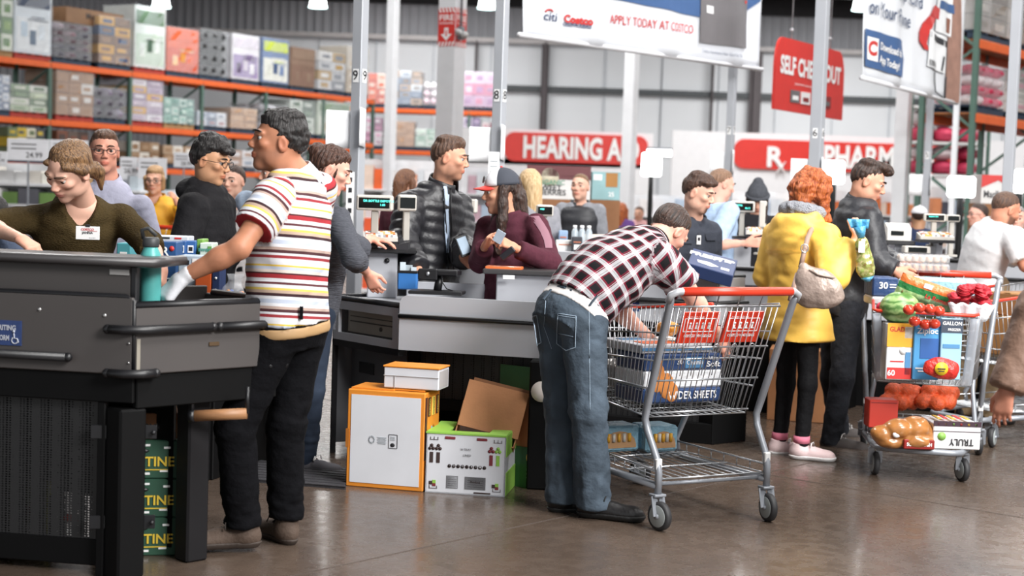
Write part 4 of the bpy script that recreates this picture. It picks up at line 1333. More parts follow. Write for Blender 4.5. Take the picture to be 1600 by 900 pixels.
# orange fronted display by the registers
gondola(562, 640, 19, 330, 'orange fronted display shelf behind the register of lane 8', 7, ['e0582c', 'd84a28', 'e8a080', 'd8d0c8'])
gondola(-40, 110, 21, 255, 'store shelf of white, green and red cartons behind the cashier', 8, ['dcdcdc', 'b43a30', '6a8a4a', 'e4e2d8', '5a5a62', 'c9c4bc'], 5)
gondola(112, 215, 24, 262, 'store shelf behind the man with glasses', 9, ['d8d8dc', '3c5f8a', 'b9c4cc', 'c8a070', '8a8f98'], 4)
gondola(220, 480, 23, 300, 'low store shelf behind the young man in black hoodie', 10, ['e2e4e8', '7fa8c8', 'c8ccd2', 'b07058', 'd8d0c0', '5a8a70'], 3)
# price boards hung over the left shelves
for i, (px0, px1, y0, y1, d, lb) in enumerate(((12, 76, 216, 252, 20, 'white price board above the cashier, left'), (78, 137, 218, 246, 20.5, 'white price board beside the man with glasses'), (188, 214, 245, 275, 21.5, 'small white price card left of lady in yellow'), (216, 260, 246, 280, 21, 'white price board over lady in yellow coat'), (272, 302, 238, 262, 22, 'white price card left of the hoodie wearer'), (-20, 11, 236, 256, 20, 'white price card at left frame edge'))):
    a, c = P(px0, y0, d), P(px1, y1, d)
    t_ = thing('price_board', lb, 'sign', (a + c) / 2)
    W_, H_ = c[0] - a[0], a[2] - c[2]
    mb = MB(); mb.box((0, 0, 0), (W_, .012, H_), bev=.003); mb.build('card', mat('price_card', 'dcdde2', .6), t_)
    mb = MB()
    for k in range(2): mb.box((-W_ * .1, -.009, H_ * (.25 - .2 * k)), (W_ * .6, .002, H_ * .05))
    mb.text('2%d.99' % (4 + i), (W_ * .15, -.008, -H_ * .25), X3, Z3, H_ * .35, bold=.01)
    mb.build('print', INK, t_)
    mb = MB(); mb.bar((0, .016, H_ / 2), (0, .016, -t_.location[2]), .02, .02); mb.box((0, .016, .01 - t_.location[2]), (.3, .3, .02)); mb.build('stand', GREYM, t_)

# ------------------------------------------------------------------ hanging banners
def banner(name, label, p00, p10, ztop, m, cat='banner'):
    """cloth between the lower corners p00 (left) and p10 (right), hanging from ztop; local x along, z up"""
    p00, p10 = np.array(p00), np.array(p10)
    v = p10 - p00; L = math.hypot(v[0], v[1])
    t_ = thing(name, label, cat, p00, math.atan2(v[1], v[0]))
    H_ = ztop - p00[2]; dz = v[2]
    def wob(x, z): return .018 * math.sin(x * 5.1 + .8 * math.sin(z * 3)) + .012 * math.sin(x * 11 + z * 2.2)
    mb = MB()
    mb.grid(lambda u, q: (u * L, wob(u * L, q * H_), dz * u + q * (H_ - dz * u)), 60, 24, th=.004)
    cl = mb.build('cloth', m, t_)
    mb = MB(); mb.tube([(-.06, 0, .0), (L + .06, 0, dz)], .022, 10); mb.build('bottom_rod', mat('banner_rod', 'd6d6da', .4), t_)
    mb = MB(); mb.tube([(-.06, 0, H_), (L + .06, 0, H_)], .022, 10)
    for u in (.1, .9): mb.tube([(L * u, 0, H_), (L * u, 0, 8.6 - p00[2])], .005, 6)
    mb.build('top_rod', mat('banner_rod', 'd6d6da', .4), t_)
    def cling(mb_):
        mb_.v = [(x, y + wob(x, z), z) for x, y, z in mb_.v]
        return mb_
    return t_, L, dz, H_, cling
def dice(poly, n=14):
    """splits a quad into a grid so that it can follow the cloth"""
    a, b_, c, d = [np.array(q) for q in poly]
    vs = []; fs = []
    for i in range(n + 1):
        for j in range(n + 1):
            u, v = i / n, j / n
            vs.append(a * (1 - u) * (1 - v) + b_ * u * (1 - v) + c * u * v + d * (1 - u) * v)
    for i in range(n):
        for j in range(n): fs.append((i * (n + 1) + j, (i + 1) * (n + 1) + j, (i + 1) * (n + 1) + j + 1, i * (n + 1) + j + 1))
    return vs, fs
CLOTH = mat('banner_cloth', 'dfe2e8', .6, var=.03, vs=2)
p0, p1 = P(818, 55, 13.0), P(1186, 108, 15.85)
t_, L, dz, H_, cling = banner('hanging_banner', 'white and blue card banner reading APPLY TODAY AT COSTCO hung over the lanes', p0, p1, 5.0, CLOTH)
Minv = lambda px, py: None
def on_banner(t_, px, py):
    """local (x,z) on the banner plane seen at a pixel"""
    o = np.array(t_.location); rz = t_.rotation_euler.z
    n = np.array((-math.sin(rz), math.cos(rz), 0)); xx = np.array((math.cos(rz), math.sin(rz), 0))
    v = P(px, py, 1) - C0
    s = ((o - C0) @ n) / (v @ n); q = C0 + v * s - o
    return np.array((q @ xx, q[2]))
def bpatch(mb, t_, pts, y, mi, n=14):
    q = [on_banner(t_, *p) for p in pts]
    vs, fs = dice([(a[0], y, a[1]) for a in q], n); mb.add(vs, fs, mi)
def btext(mb, t_, s, p0, p1, size_px, mi, **kw):
    """text running from pixel p0 to p1 (baseline middle)"""
    a, c = on_banner(t_, *p0), on_banner(t_, *p1)
    up = on_banner(t_, p0[0], p0[1] - size_px)
    d = c - a; x = np.array((d[0], 0, d[1])) / np.linalg.norm(d)
    z = np.array((-x[2], 0, x[0])); z = np.array((0., 0, 1.))
    sz = np.linalg.norm(up - a)
    mid = (a + c) / 2
    mb.text(s, (mid[0], -.016, mid[1]), x, z, sz * 1.36, mi, fit=np.linalg.norm(d), th=.002, **kw)
mb = MB()
BLUE = mat('banner_blue', '3f5f8e', .6)
bpatch(mb, t_, [(935, -30), (940, -6), (1093, 27), (1096, -30)], -.012, 0)
bpatch(mb, t_, [(1090, -30), (1087, 22), (1110, 26), (1112, -30)], -.012, 0)
bpatch(mb, t_, [(1163, -30), (1163, 19), (1187, 2), (1187, -30)], -.012, 0)
btext(mb, t_, 'APPLY TODAY AT COSTCO', (954, 30), (1083, 47), 15, 2, bold=.004)
btext(mb, t_, 'citi', (850, 25), (868, 28), 14, 1, bold=.006)
btext(mb, t_, 'Costco', (879, 29), (921, 35), 12, 2, bold=.05)
btext(mb, t_, 'WHOLESALE', (891, 39), (919, 43), 5, 1, bold=.04)
for k in range(3): bpatch(mb, t_, [(878, 35 + k * 2), (878, 36 + k * 2), (892, 38 + k * 2), (892, 37 + k * 2)], -.014, 1, 2)
btext(mb, t_, 'Costco Anywhere Visa Card by Citi', (1096, 79), (1155, 88), 5, 1)
# arc over the bank's name
q = [on_banner(t_, 857 + 5 * math.cos(a), 19 - 4 * math.sin(a)) for a in np.linspace(.1, 3.0, 8)]
mb.tube([(a[0], -.016, a[1]) for a in q], .008, 4, mi=2)
cling(mb); mb.build('print', [BLUE, NAVY, PRED], t_)
mb = MB()
bpatch(mb, t_, [(1094, -30), (1092, 66), (1163, 76), (1167, -30)], -.02, 0)
bpatch(mb, t_, [(1103, 8), (1103, 20), (1114, 22), (1114, 10)], -.024, 1, 2)
btext(mb, t_, '4100 3901 2345 6789', (1096, 37), (1138, 42), 7, 1, bold=.01)
btext(mb, t_, '12/19', (1094, 48), (1104, 49), 4, 1); btext(mb, t_, 'L WALSH', (1094, 54), (1106, 56), 4, 1)
btext(mb, t_, 'VISA', (1143, 63), (1160, 66), 12, 1, bold=.03, shear=.2)
bpatch(mb, t_, [(1161, 1), (1161, 6), (1164, 6), (1164, 1)], -.024, 2, 2)
cling(mb); mb.build('card_picture', [mat('card_grey', '6f6c6e', .5, var=.12, vs=3), PW, PRED], t_)

p0, p1 = P(1349, 122, 14.0), P(1493, 161, 16.8)
t_, L, dz, H_, cling = banner('hanging_banner', 'white app banner reading Your Phone with a red arrow, hung at upper right', p0, p1, 4.9, mat('banner_cloth_app', 'e2e5ea', .6, var=.03, vs=2))
mb = MB()
bpatch(mb, t_, [(1354, 44), (1351, 102), (1408, 122), (1409, 64)], -.012, 0)
bpatch(mb, t_, [(1408, 64), (1407.5, 121), (1410, 116), (1413, 93)], -.012, 0, 4)
bpatch(mb, t_, [(1357, 56), (1356, 92), (1369, 97), (1370, 61)], -.016, 1, 3)
btext(mb, t_, 'C', (1358, 75), (1368, 78), 22, 2, bold=.05)
btext(mb, t_, 'Download the', (1372, 72), (1405, 86), 12, 1, bold=.03)
btext(mb, t_, 'App Today!', (1371, 92), (1398, 105), 12, 1, bold=.03)
btext(mb, t_, 'on Your Phone', (1360, 10), (1421, 35), 24, 3, bold=.006)
btext(mb, t_, 'Membership Card', (1358, -30), (1440, 6), 22, 3, bold=.006)
def arrow():
    c = []
    for px, py, w_ in ((1443, 78, 3), (1439, 66, 5), (1440, 52, 6), (1445, 38, 6.5), (1452, 27, 7), (1457, 22, 7)):
        c.append((px, py, w_))
    L_ = [on_banner(t_, px - w_ * .8, py - w_ * .4) for px, py, w_ in c]; R_ = [on_banner(t_, px + w_ * .8, py + w_ * .5) for px, py, w_ in c]
    for i in range(len(c) - 1):
        q = [L_[i], L_[i + 1], R_[i + 1], R_[i]]
        mb.add([(a[0], -.016, a[1]) for a in q], [(3, 2, 1, 0)], 2)
    q = [on_banner(t_, *p) for p in ((1455, 8), (1447, 24), (1465, 31), (1466, 14))]
    mb.add([(a[0], -.016, a[1]) for a in q], [(0, 1, 2, 3)], 2)
arrow()
mb.v = [(x, y - .004, z) for x, y, z in mb.v]
cling(mb); mb.build('print', [BLUE, PW, PRED, NAVY], t_)
mb = MB()
bpatch(mb, t_, [(1463, -20), (1459, 48), (1485, 58), (1489, -10)], -.02, 0)
bpatch(mb, t_, [(1466, 0), (1465, 13), (1489, 22), (1489, 8)], -.023, 2, 4)
bpatch(mb, t_, [(1478, 27), (1477, 50), (1483, 53), (1485, 30)], -.023, 4, 3)
bpatch(mb, t_, [(1446, 46), (1443, 103), (1474, 115), (1478, 58)], -.024, 0)
bpatch(mb, t_, [(1447, 49), (1447, 58), (1477, 75), (1478, 65)], -.027, 1, 4)
for k in range(9): bpatch(mb, t_, [(1445 + k * 1.7, 92 + k * .6), (1445 + k * 1.7, 102 + k * .6), (1445.8 + k * 1.7, 102.3 + k * .6), (1445.8 + k * 1.7, 92.3 + k * .6)], -.027, 1, 1)
bpatch(mb, t_, [(1471, 88), (1468, 110), (1470, 112), (1474, 89)], -.027, 1, 2)
cling(mb); mb.build('card_picture', [mat('card_white', 'eef0f2', .5), INK, BLUE, PRED, mat('portrait_print', '8a5a48', .6)], t_)
mb = MB()
bpatch(mb, t_, [(1487, -10), (1475, 158), (1493, 161), (1499, -10)], -.014, 0)
q = [on_banner(t_, *p) for p in ((1457, 113), (1456, 128), (1459, 143), (1475, 155), (1477, 120))]
mb.tube([(a[0], -.02, a[1]) for a in q], .008, 5, mi=1)
cling(mb); mb.build('hand_picture', [mat('hand_print', '9a7668', .6, var=.2, vs=8), INK], t_)

# SELF CHECK-OUT
p0 = P(1207, 170, 17.0); p1 = P(1314, 188, 18.4)
v = p1 - p0; L = math.hypot(v[0], v[1])
t_ = thing('hanging_sign', 'red SELF CHECK-OUT sign with rounded top behind the post numbered 6', 'sign', p0, math.atan2(v[1], v[0]))
Hh = CAMZ + (hz(1240) - 58) * 17.0 / FPX - p0[2]
dz = v[2]
mb = MB()
poly = [(0, 0), (L, dz)] + [(L, Hh * .6 + dz)] + [(L - .16 * (1 - math.cos(a)), Hh * .62 + dz + (Hh * .38) * math.sin(a)) for a in np.linspace(0, 1.57, 7)] + [(.16 * (1 - math.sin(a)), Hh * .62 + Hh * .38 * math.cos(a)) for a in np.linspace(0, 1.57, 7)]
mb.prism(poly, (0, 0, 0), X3, Z3, .03); mb.build('board', RED, t_)
mb = MB()
xs_ = np.array((L, 0, dz)) / math.hypot(L, dz)
mb.text('SELF CHECK-OUT', (L * .5, -.02, Hh * .62 + dz * .5), xs_, Z3, .27, 0, bold=.04, fit=L * .88)
mb.text('payment accepted', (L * .42, -.02, Hh * .4 + dz * .42), xs_, Z3, .04, 0, fit=L * .3)
mb.build('lettering', PW, t_)
mb = MB()
for i, (u, m_) in enumerate(((.28, 0), (.43, 1), (.74, 2))):
    mb.box((L * u, -.02, Hh * .22 + dz * u), (L * .13, .008, Hh * .17), mi=m_); mb.box((L * u, -.026, Hh * .2 + dz * u), (L * .08, .004, Hh * .06), mi=(m_ + 1) % 3)
mb.build('card_icons', [mat('card_grey', '6f6c6e', .5), PW, mat('card_maroon', '8a2a2a', .5)], t_)
mb = MB()
for u in (.22, .78): mb.tube([(L * u, 0, Hh * .93 + dz * u), (L * u + .02, 0, 8.6 - p0[2])], .006, 6); mb.ball((L * u, 0, Hh + .1), .02, 8)
mb.build('hanging_wire', mat('white_cord', 'c8c8cc', .5), t_)

# glowing lane lights on poles
LG = mat('lane_light_glow', (1, 1, 1), emit=6)
for px, py, w_, h, d, lb in ((1018, 257, 31, 37, 19, 'glowing square lane light between the column and post 7'), (1303, 269, 32, 37, 15, 'glowing square lane light behind the young man in black'), (1502, 292, 42, 33, 14, 'glowing wide lane light above the bearded man in white'), (1593, 283, 14, 38, 13, 'glowing lane light at the right frame edge')):
    p = P(px, py, d); W_, H_ = w_ * d / FPX, h * d / FPX
    t_ = thing('lane_light', lb, 'lamp', (p[0], p[1], 0))
    mb = MB(); mb.box((0, 0, p[2]), (W_, .09, H_), bev=.02); mb.build('light_box', LG, t_)
    mb = MB(); mb.lathe([(.03, .0), (.03, p[2] - H_ / 2)], (0, .01, 0), 10); mb.lathe([(.2, 0), (.2, .015), (.05, .03)], n=16); mb.build('pole', DARK, t_)
p = P(1030, 239, 24)
t_ = thing('light_bar', 'short glowing horizontal light bar above the square lane light', 'lamp', p)
mb = MB(); mb.tube([(-.19, 0, 0), (.19, 0, 0)], .05, 12); mb.build('tube', LG, t_)
mb = MB(); mb.box((0, .02, .07), (.4, .06, .03)); mb.tube([(0, .02, .08), (0, .02, 8.6 - p[2])], .006, 6); mb.build('bracket', GREYM, t_)
# ------------------------------------------------------------------ checkout counters
MESH, t, b = nodes_of('perforated_black')
tc = N(t, 'TexCoord')
mp = N(t, 'Mapping', {'Vector': tc.outputs['Object'], 'Scale': (75., 75., 110.)})
vo = N(t, 'TexVoronoi', {'Vector': mp.outputs[0], 'Scale': 1., 'Randomness': .1})
gt = N(t, 'Math', {0: vo.outputs['Distance'], 1: .36}, operation='GREATER_THAN')
t.links.new(gt.outputs[0], b.inputs['Alpha'])
b.inputs['Base Color'].default_value = (.014, .014, .015, 1); b.inputs['Roughness'].default_value = .45
BLUESIGN = mat('blue_sticker', '2c3f6e', .5, var=.15, vs=60)
SCREW = mat('screw_steel', 'c8c8c8', .3, metal=.8)
def wall_between(mb, a, c, z0, z1, th=.022, mi=0, bev=.004):
    a, c = np.array(a[:2]), np.array(c[:2]); d = c - a; L = np.linalg.norm(d)
    mb.box(((a[0] + c[0]) / 2, (a[1] + c[1]) / 2, (z0 + z1) / 2), (L, th, z1 - z0), rz=math.atan2(d[1], d[0]), bev=bev, mi=mi)
def XY(px, d):
    p = P(px, hz(px), d); return np.array((p[0], p[1]))
# --- lane 9 bagging counter, front left
A0, A1, A2 = XY(-420, 5.72), XY(213, 5.45), XY(441, 5.9)
u1, u2 = nrm(A1 - A0), nrm(A2 - A1)
n1, n2 = np.array((-u1[1], u1[0])), np.array((-u2[1], u2[0]))
org = np.array((A1[0], A1[1], 0))
cnt = thing('checkout_counter', 'dark grey bagging counter at lower left with black bumper rails', 'checkout counter', org)
def lo(p, z=0): return np.array((p[0], p[1], z)) - org
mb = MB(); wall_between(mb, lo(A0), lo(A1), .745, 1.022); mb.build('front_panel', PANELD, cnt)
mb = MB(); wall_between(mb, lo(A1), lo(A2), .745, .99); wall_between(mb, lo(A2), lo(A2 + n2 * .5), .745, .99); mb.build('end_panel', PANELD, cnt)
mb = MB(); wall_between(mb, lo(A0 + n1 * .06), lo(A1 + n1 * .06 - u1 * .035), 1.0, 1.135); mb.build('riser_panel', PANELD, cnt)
mb = MB()
q0, q1 = A0 + n1 * .07, A1 + n1 * .07 + u1 * .065
mb.prism([(0, -.04), (np.linalg.norm(q1 - q0), -.04), (np.linalg.norm(q1 - q0), .22), (0, .22)], lo(q0, 1.148), np.append(u1, 0), np.append(n1, 0), .028)
mb.tube([lo(q0 - n1 * .05, 1.148), lo(q1 - n1 * .05, 1.148), lo(q1 + n1 * .22, 1.148)], .019, 8)
mb.build('writing_ledge', mat('ledge_charcoal', '3c3a3b', .35), cnt)
mb = MB()
for p in (A0, A1): pass
wall_between(mb, lo(A1 + n1 * .06 - u1 * .035), lo(A1 + n1 * .06 - u1 * .012), .99, 1.13, .03)
mb.tube([lo(A1 + n2 * 0, .994), lo(A2, .994), lo(A2 + n2 * .45, .994)], .015, 8)
mb.tube([lo(A0, 1.024), lo(A1 - u1 * .03, 1.024), lo(A1, 1.01), lo(A1, .76)], .011, 8)
mb.build('edge_trim', TRIM, cnt)
off1 = n1 * -.03; off2 = n2 * -.03
def bumper(pts, z, r=.017, name='bumper'):
    mb = MB(); mb.tube([lo(p, z) for p in pts], r, 10)
    for p in (pts[0], pts[-1]): mb.ball(lo(p, z), r * 1.08, 10)
    return mb.build(name, TRIM, cnt)
cx = A1 + off1 + off2
bumper([A1 - u1 * .085 + off1, A1 - u1 * .02 + off1 * 1.1, A1 + u2 * .02 + off2 * 1.1, A1 + u2 * .315 + off2], .908)
bumper([A1 + u2 * .345 + off2, A2 + off2, A2 + u2 * .03 + n2 * .05], .908)
bumper([A1 - u1 * .085 + off1, A1 - u1 * .015 + off1 * 1.1, A1 + u2 * .02 + off2 * 1.1, A1 + u2 * .075 + off2], .75)
bumper([A2 - u2 * .06 + off2, A2 + u2 * .01 + off2], .75, .014)
bumper([A0 + off1, A1 - u1 * .235 + off1], .80, .016)
mb = MB()
for k, z in ((.42, .965), (.105, .955)): mb.ball(lo(A1 - u1 * (k if k < .2 else .355), z) + np.append(n1 * -.012, 0), (.007, .004, .007), 8)
for z in (.86, .79): mb.ball(lo(A1 - u1 * .01, z) + np.append(n1 * -.015, 0), .004, 8)
mb.ball(lo(A1 + u2 * .33, .905) + np.append(n2 * -.02, 0), .007, 8)
mb.build('screw', SCREW, cnt)
mb = MB(); wall_between(mb, lo(A1 + u2 * .005 + off2 * .45), lo(A1 + u2 * .02 + off2 * .45), .76, .875, .004); mb.build('corner_strip', mat('brushed_corner', 'a09a8e', .4, metal=.3), cnt); mb = MB(); wall_between(mb, lo(A2 - u2 * .016 + off2 * .45), lo(A2 - u2 * .004 + off2 * .45), .76, .90, .004); mb.build('corner_strip', mat('brushed_corner', 'a09a8e', .4, metal=.3), cnt)
mb = MB(); wall_between(mb, lo(A1 + u2 * .31 + off2 * .45), lo(A1 + u2 * .355 + off2 * .45), .835, .85, .006); mb.build('maker_plate', mat('bronze_plate', '5f4c38', .4, metal=.4), cnt)
# blue writing platform sticker with wheelchair symbol
mb = MB()
o = lo(A1 - u1 * .545, .875) + np.append(n1 * -.0135, 0)
xx = np.append(u1, 0)
mb.box(o, (.245, .003, .09), rz=math.atan2(u1[1], u1[0]))
f_ = o + np.append(n1 * -.003, 0)
mb.text('WRITING', f_ + xx * .0575 + Z3 * .018, xx, Z3, .026, 1, bold=.03, fit=.09)
mb.text('PLATFORM', f_ + xx * .034 - Z3 * .019, xx, Z3, .026, 1, bold=.03, fit=.085)
mb.tube([f_ + xx * (.098 + .012 * math.cos(a)) + Z3 * (-.026 + .012 * math.sin(a)) for a in np.linspace(2.2, 6.6, 10)], .0022, 5, mi=1)
mb.tube([f_ + xx * .094 + Z3 * .0, f_ + xx * .096 - Z3 * .018, f_ + xx * .108 - Z3 * .02, f_ + xx * .113 - Z3 * .034], .0022, 5, mi=1); mb.ball(f_ + xx * .094 + Z3 * .006, .0045, 8, mi=1)
mb.build('writing_sign', [BLUESIGN, mat('worn_white_print', 'b9bdc8', .6)], cnt)
mb = MB(); wall_between(mb, lo(A1 - u1 * .115 + n1 * .045), lo(A1 - u1 * .04 + n1 * .045), 1.098, 1.118, .004); mb.build('asset_tag', mat('tag_grey', 'a8a6a4', .5), cnt)
# tray, back wall, under frame
mb = MB()
B0, B1, B2 = A0 + n1 * .62, A1 + n1 * .35 + n2 * .42, A2 + n2 * .48
mb.add([lo(A0, .87), lo(A1, .87), lo(A2, .87), lo(B2, .87), lo(B1, .87), lo(B0, .87)], [(0, 1, 4, 5), (1, 2, 3, 4)])
wall_between(mb, lo(A1 + u2 * .0 + n2 * .52), lo(A2 + n2 * .5), .745, 1.02); wall_between(mb, lo(A1 + n2 * .50 - u2 * .05), lo(A1 + u2 * .3 + n2 * .50), .8, 1.045)
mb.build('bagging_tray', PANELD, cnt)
mb = MB(); wall_between(mb, lo(A1 + u2 * .02 + n2 * .02), lo(A2 + n2 * .02), .62, .745, .03); wall_between(mb, lo(A0 + n1 * .02), lo(A1 + n1 * .02), .64, .745, .03)
wall_between(mb, lo(A0 + n1 * .4), lo(A1 + n1 * .4), .03, .74, .03)
wall_between(mb, lo(A0 + n1 * .06), lo(A1 - u1 * .06 + n1 * .06), .03, .13, .03)
mb.build('under_frame', DARK, cnt)
mb = MB(); wall_between(mb, lo(A0 + n1 * .05), lo(A1 - u1 * .15 + n1 * .05), .12, .66, .004); mb.build('mesh_screen', MESH, cnt)
mb = MB(); mb.box(lo(A1 + u2 * .01 + n2 * .06, .31), (.11, .11, .62), rz=math.atan2(u2[1], u2[0]), bev=.008); mb.build('leg', DARK, cnt)
mb = MB(); mb.box(lo(XY(310, 5.78), .31), (.095, .09, .62), rz=math.atan2(u2[1], u2[0]), bev=.008); mb.build('leg', mat('leg_dark_grey', '19181a', .55, spec=.2), cnt)
mb = MB(); wall_between(mb, lo(A1 - u1 * .14 + n1 * .03), lo(A1 - u1 * .11 + n1 * .03), .0, .7, .03); mb.build('leg', DARK, cnt)
for z in (.2, .53):
    mb = MB(); wall_between(mb, lo(A1 - u1 * .16 + n1 * .005), lo(A1 + u2 * .10 + n1 * .005), z - .025, z + .025, .008); mb.ball(lo(A1 + u2 * .085, z) - np.append(n2 * .006, 0), .009, 8); mb.build('bracket', TRIM, cnt)
o1, o2 = P(300, 650, 5.72) - org, P(386, 646, 5.72) - org
mb = MB(); mb.tube([o1, o2], .021, 14); mb.build('roller', WOOD, cnt)
mb = MB(); mb.tube([o1 - (o2 - o1) * .06, o1 + (o2 - o1) * .05], .0225, 14); mb.tube([o1, o1 + Z3 * .1], .008, 8); mb.tube([o2, o2 + Z3 * .1], .008, 8); mb.build('roller_cap', TRIM, cnt)

# --- lane 8 counter, centre
E0, E1, E2 = XY(527, 8.25), XY(633, 7.78), XY(905, 7.55)
v1, v2 = nrm(E1 - E0), nrm(E2 - E1); m1, m2 = np.array((-v1[1], v1[0])), np.array((-v2[1], v2[0]))
org8 = np.array((E1[0], E1[1], 0))
c8 = thing('checkout_counter', 'light grey register counter of lane 8 with cash drawer and long guard panel', 'checkout counter', org8)
def l8(p, z=0): return np.array((p[0], p[1], z)) - org8
mb = MB()
L_ = np.linalg.norm(E2 - E1)
pl = [(0, .622), (L_, .622), (L_, .90), (.035, .90), (.012, .89), (.0, .865)]
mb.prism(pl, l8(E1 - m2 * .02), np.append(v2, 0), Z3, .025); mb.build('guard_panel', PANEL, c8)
mb = MB(); mb.tube([l8(E1 - m2 * .04 - v2 * .002, .795), l8(E2 - m2 * .04, .795)], .011, 8); mb.build('bumper', TRIM, c8)
mb = MB(); mb.bar(l8(E1 - m2 * .048, .806), l8(E2 - m2 * .048, .806), .008, .004); mb.build('rail_strip', STEEL, c8)
# top
mb = MB(); mb.add([l8(E0, .84), l8(E1, .84), l8(E2, .84), l8(E2 + m2 * .6, .84), l8(E1 + m2 * .75, .84), l8(E0 + m1 * .55, .84)], [(0, 1, 4, 5), (1, 2, 3, 4)])
mb.build('counter_top', mat('counter_top_grey', 'b9bbc0', .3, var=.03), c8)
mb = MB(); mb.tube([l8(E0 + m1 * .3, .845), l8(E0, .845), l8(E1, .845)], .014, 8); mb.build('edge_trim', TRIM, c8)
Lv = np.linalg.norm(E1 - E0)
def dr(mb, u0, u1_, z0, z1, dp, th=.02, mi=0):
    a, c = E0 + v1 * Lv * u0 + m1 * dp, E0 + v1 * Lv * u1_ + m1 * dp
    wall_between(mb, l8(a), l8(c), z0, z1, th, mi, 0)
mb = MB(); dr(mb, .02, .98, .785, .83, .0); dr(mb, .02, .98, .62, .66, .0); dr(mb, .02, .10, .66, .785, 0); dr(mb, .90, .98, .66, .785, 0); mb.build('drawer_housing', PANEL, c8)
mb = MB(); dr(mb, .13, .88, .665, .782, .05); mb.build('cash_drawer', mat('drawer_beige', 'a39c90', .5), c8); 
d_ = c8.children[-1] if len(c8.children) else None
mb = MB(); dr(mb, .17, .86, .748, .752, .038, .004); dr(mb, .17, .86, .72, .726, .038, .006); a_ = l8(E0 + v1 * Lv * .63 + m1 * .038, .70); mb.lathe([(.012, 0), (.011, .006)], a_, 12, ax=(-m1[0], -m1[1], 0)); mb.build('drawer_lock', mat('drawer_lines', '4a4540', .5), c8)
mb = MB(); dr(mb, 0, .02, .0, .845, 0.01, .03); dr(mb, 0, .98, .585, .62, .02, .05); mb.build('frame', TRIM, c8)
mb = MB(); dr(mb, .04, .85, .08, .6, .12, .02); wall_between(mb, l8(E0 + m1 * .02), l8(E0 + m1 * .5), .05, .84, .02); mb.build('cabinet_side', mat('cabinet_grey', '57585c', .5), c8)
mb = MB()
for u0, u1_ in ((.16, .38), (.6, .66)): mb = MB(); dr(mb, u0, u1_, .44, .50, .108, .006); mb.build('vent_slot', TRIM, c8)
mb = MB(); wall_between(mb, l8(E1 + m2 * .16), l8(E2 + m2 * .16), .36, .66, .004); mb.build('mesh_screen', MESH, c8)
mb = MB(); wall_between(mb, l8(E1 + m2 * .55 + v2 * .05), l8(E2 + m2 * .55), .02, .64, .02); wall_between(mb, l8(E1 + m2 * .15 + v2 * .0), l8(E1 + m2 * .15 + v2 * .06), 0, .62, .05); wall_between(mb, l8(E1 + m2 * .16), l8(E2 + m2 * .16), .3, .36, .03); mb.build('under_frame', DARK, c8)
pc = XY(858, 7.42)
mb = MB(); mb.box(l8(pc, .315), (.12, .1, .63), rz=-.1, bev=.008); mb.build('leg', DARK, c8)
mb = MB(); q = l8(XY(857, 7.35), .485); mb.lathe([(.045, 0), (.05, .004), (.05, .012), (.0, .014)], q, 20, ax=(-.15, -1, 0)); mb.build('reflector_disc', mat('disc_white', 'd8cfc8', .5), c8)
# register pedestal with hole
pd = XY(602, 8.42)
mb = MB(); mb.box(l8(pd, .965), (.16, .2, .25), rz=.05, bev=.006); mb.build('pedestal', PANEL, c8)
mb = MB(); q = l8(pd + np.array((.03, -.104)), 1.045); mb.lathe([(.014, 0), (.014, .004)], q, 14, ax=(0, -1, 0)); mb.build('cable_hole', TRIM, c8)
mb = MB(); mb.box(l8(XY(612, 8.40), 1.10), (.30, .3, .022), rz=.05, bev=.005); mb.build('pedestal_shelf', TRIM, c8)
# side rails of the conveyor behind
mb = MB(); wall_between(mb, l8(XY(640, 8.45)), l8(XY(880, 8.35)), .84, .93, .02); mb.build('belt_rail', PANEL, c8); mb = MB(); wall_between(mb, l8(XY(716, 9.0)), l8(XY(790, 8.9)), .84, 1.1, .02); mb.build('belt_rail', PANEL, c8)
# raised ledge at right with the wallet
pr_ = XY(828, 8.05)
mb = MB(); mb.box(l8(pr_, .925), (.30, .25, .18), rz=-.08, bev=.006); mb.build('card_pedestal', PANEL, c8)
mb = MB(); mb.box(l8(pr_ + np.array((-.01, -.01)), 1.028), (.42, .32, .026), rz=-.08, bev=.008); mb.build('card_ledge', mat('ledge_charcoal', '3c3a3b', .35), c8)
mb = MB(); q = l8(XY(795, 7.98), 0); mb.box(P(795, 433, 7.90) - org8, (.06, .002, .02), rz=-.08); mb.build('asset_tag', PW, c8)

# --- lane 7 counter behind the bending man and the cart
H0, H1, H2 = XY(790, 9.4), XY(1128, 8.9), XY(1168, 9.1)
w1, w2 = nrm(H1 - H0), nrm(H2 - H1); k1, k2 = np.array((-w1[1], w1[0])), np.array((-w2[1], w2[0]))
org7 = np.array((H1[0], H1[1], 0))
c7 = thing('checkout_counter', 'grey bagging counter of lane 7 behind the man in plaid and his cart', 'checkout counter', org7)
def l7(p, z=0): return np.array((p[0], p[1], z)) - org7
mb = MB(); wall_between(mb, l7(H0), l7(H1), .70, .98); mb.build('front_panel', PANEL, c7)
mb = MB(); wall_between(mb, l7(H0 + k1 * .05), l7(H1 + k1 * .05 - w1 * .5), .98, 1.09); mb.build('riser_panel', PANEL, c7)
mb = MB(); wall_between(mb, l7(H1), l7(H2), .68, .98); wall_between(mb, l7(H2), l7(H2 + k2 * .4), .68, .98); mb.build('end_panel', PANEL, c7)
mb = MB(); mb.tube([l7(H0, .985), l7(H1, .985), l7(H2, .985)], .013, 8); mb.tube([l7(H0 - k1 * .03, .83), l7(H1 - k1 * .03, .83), l7(H2 - k2 * .03, .83)], .015, 8); mb.build('bumper', TRIM, c7)
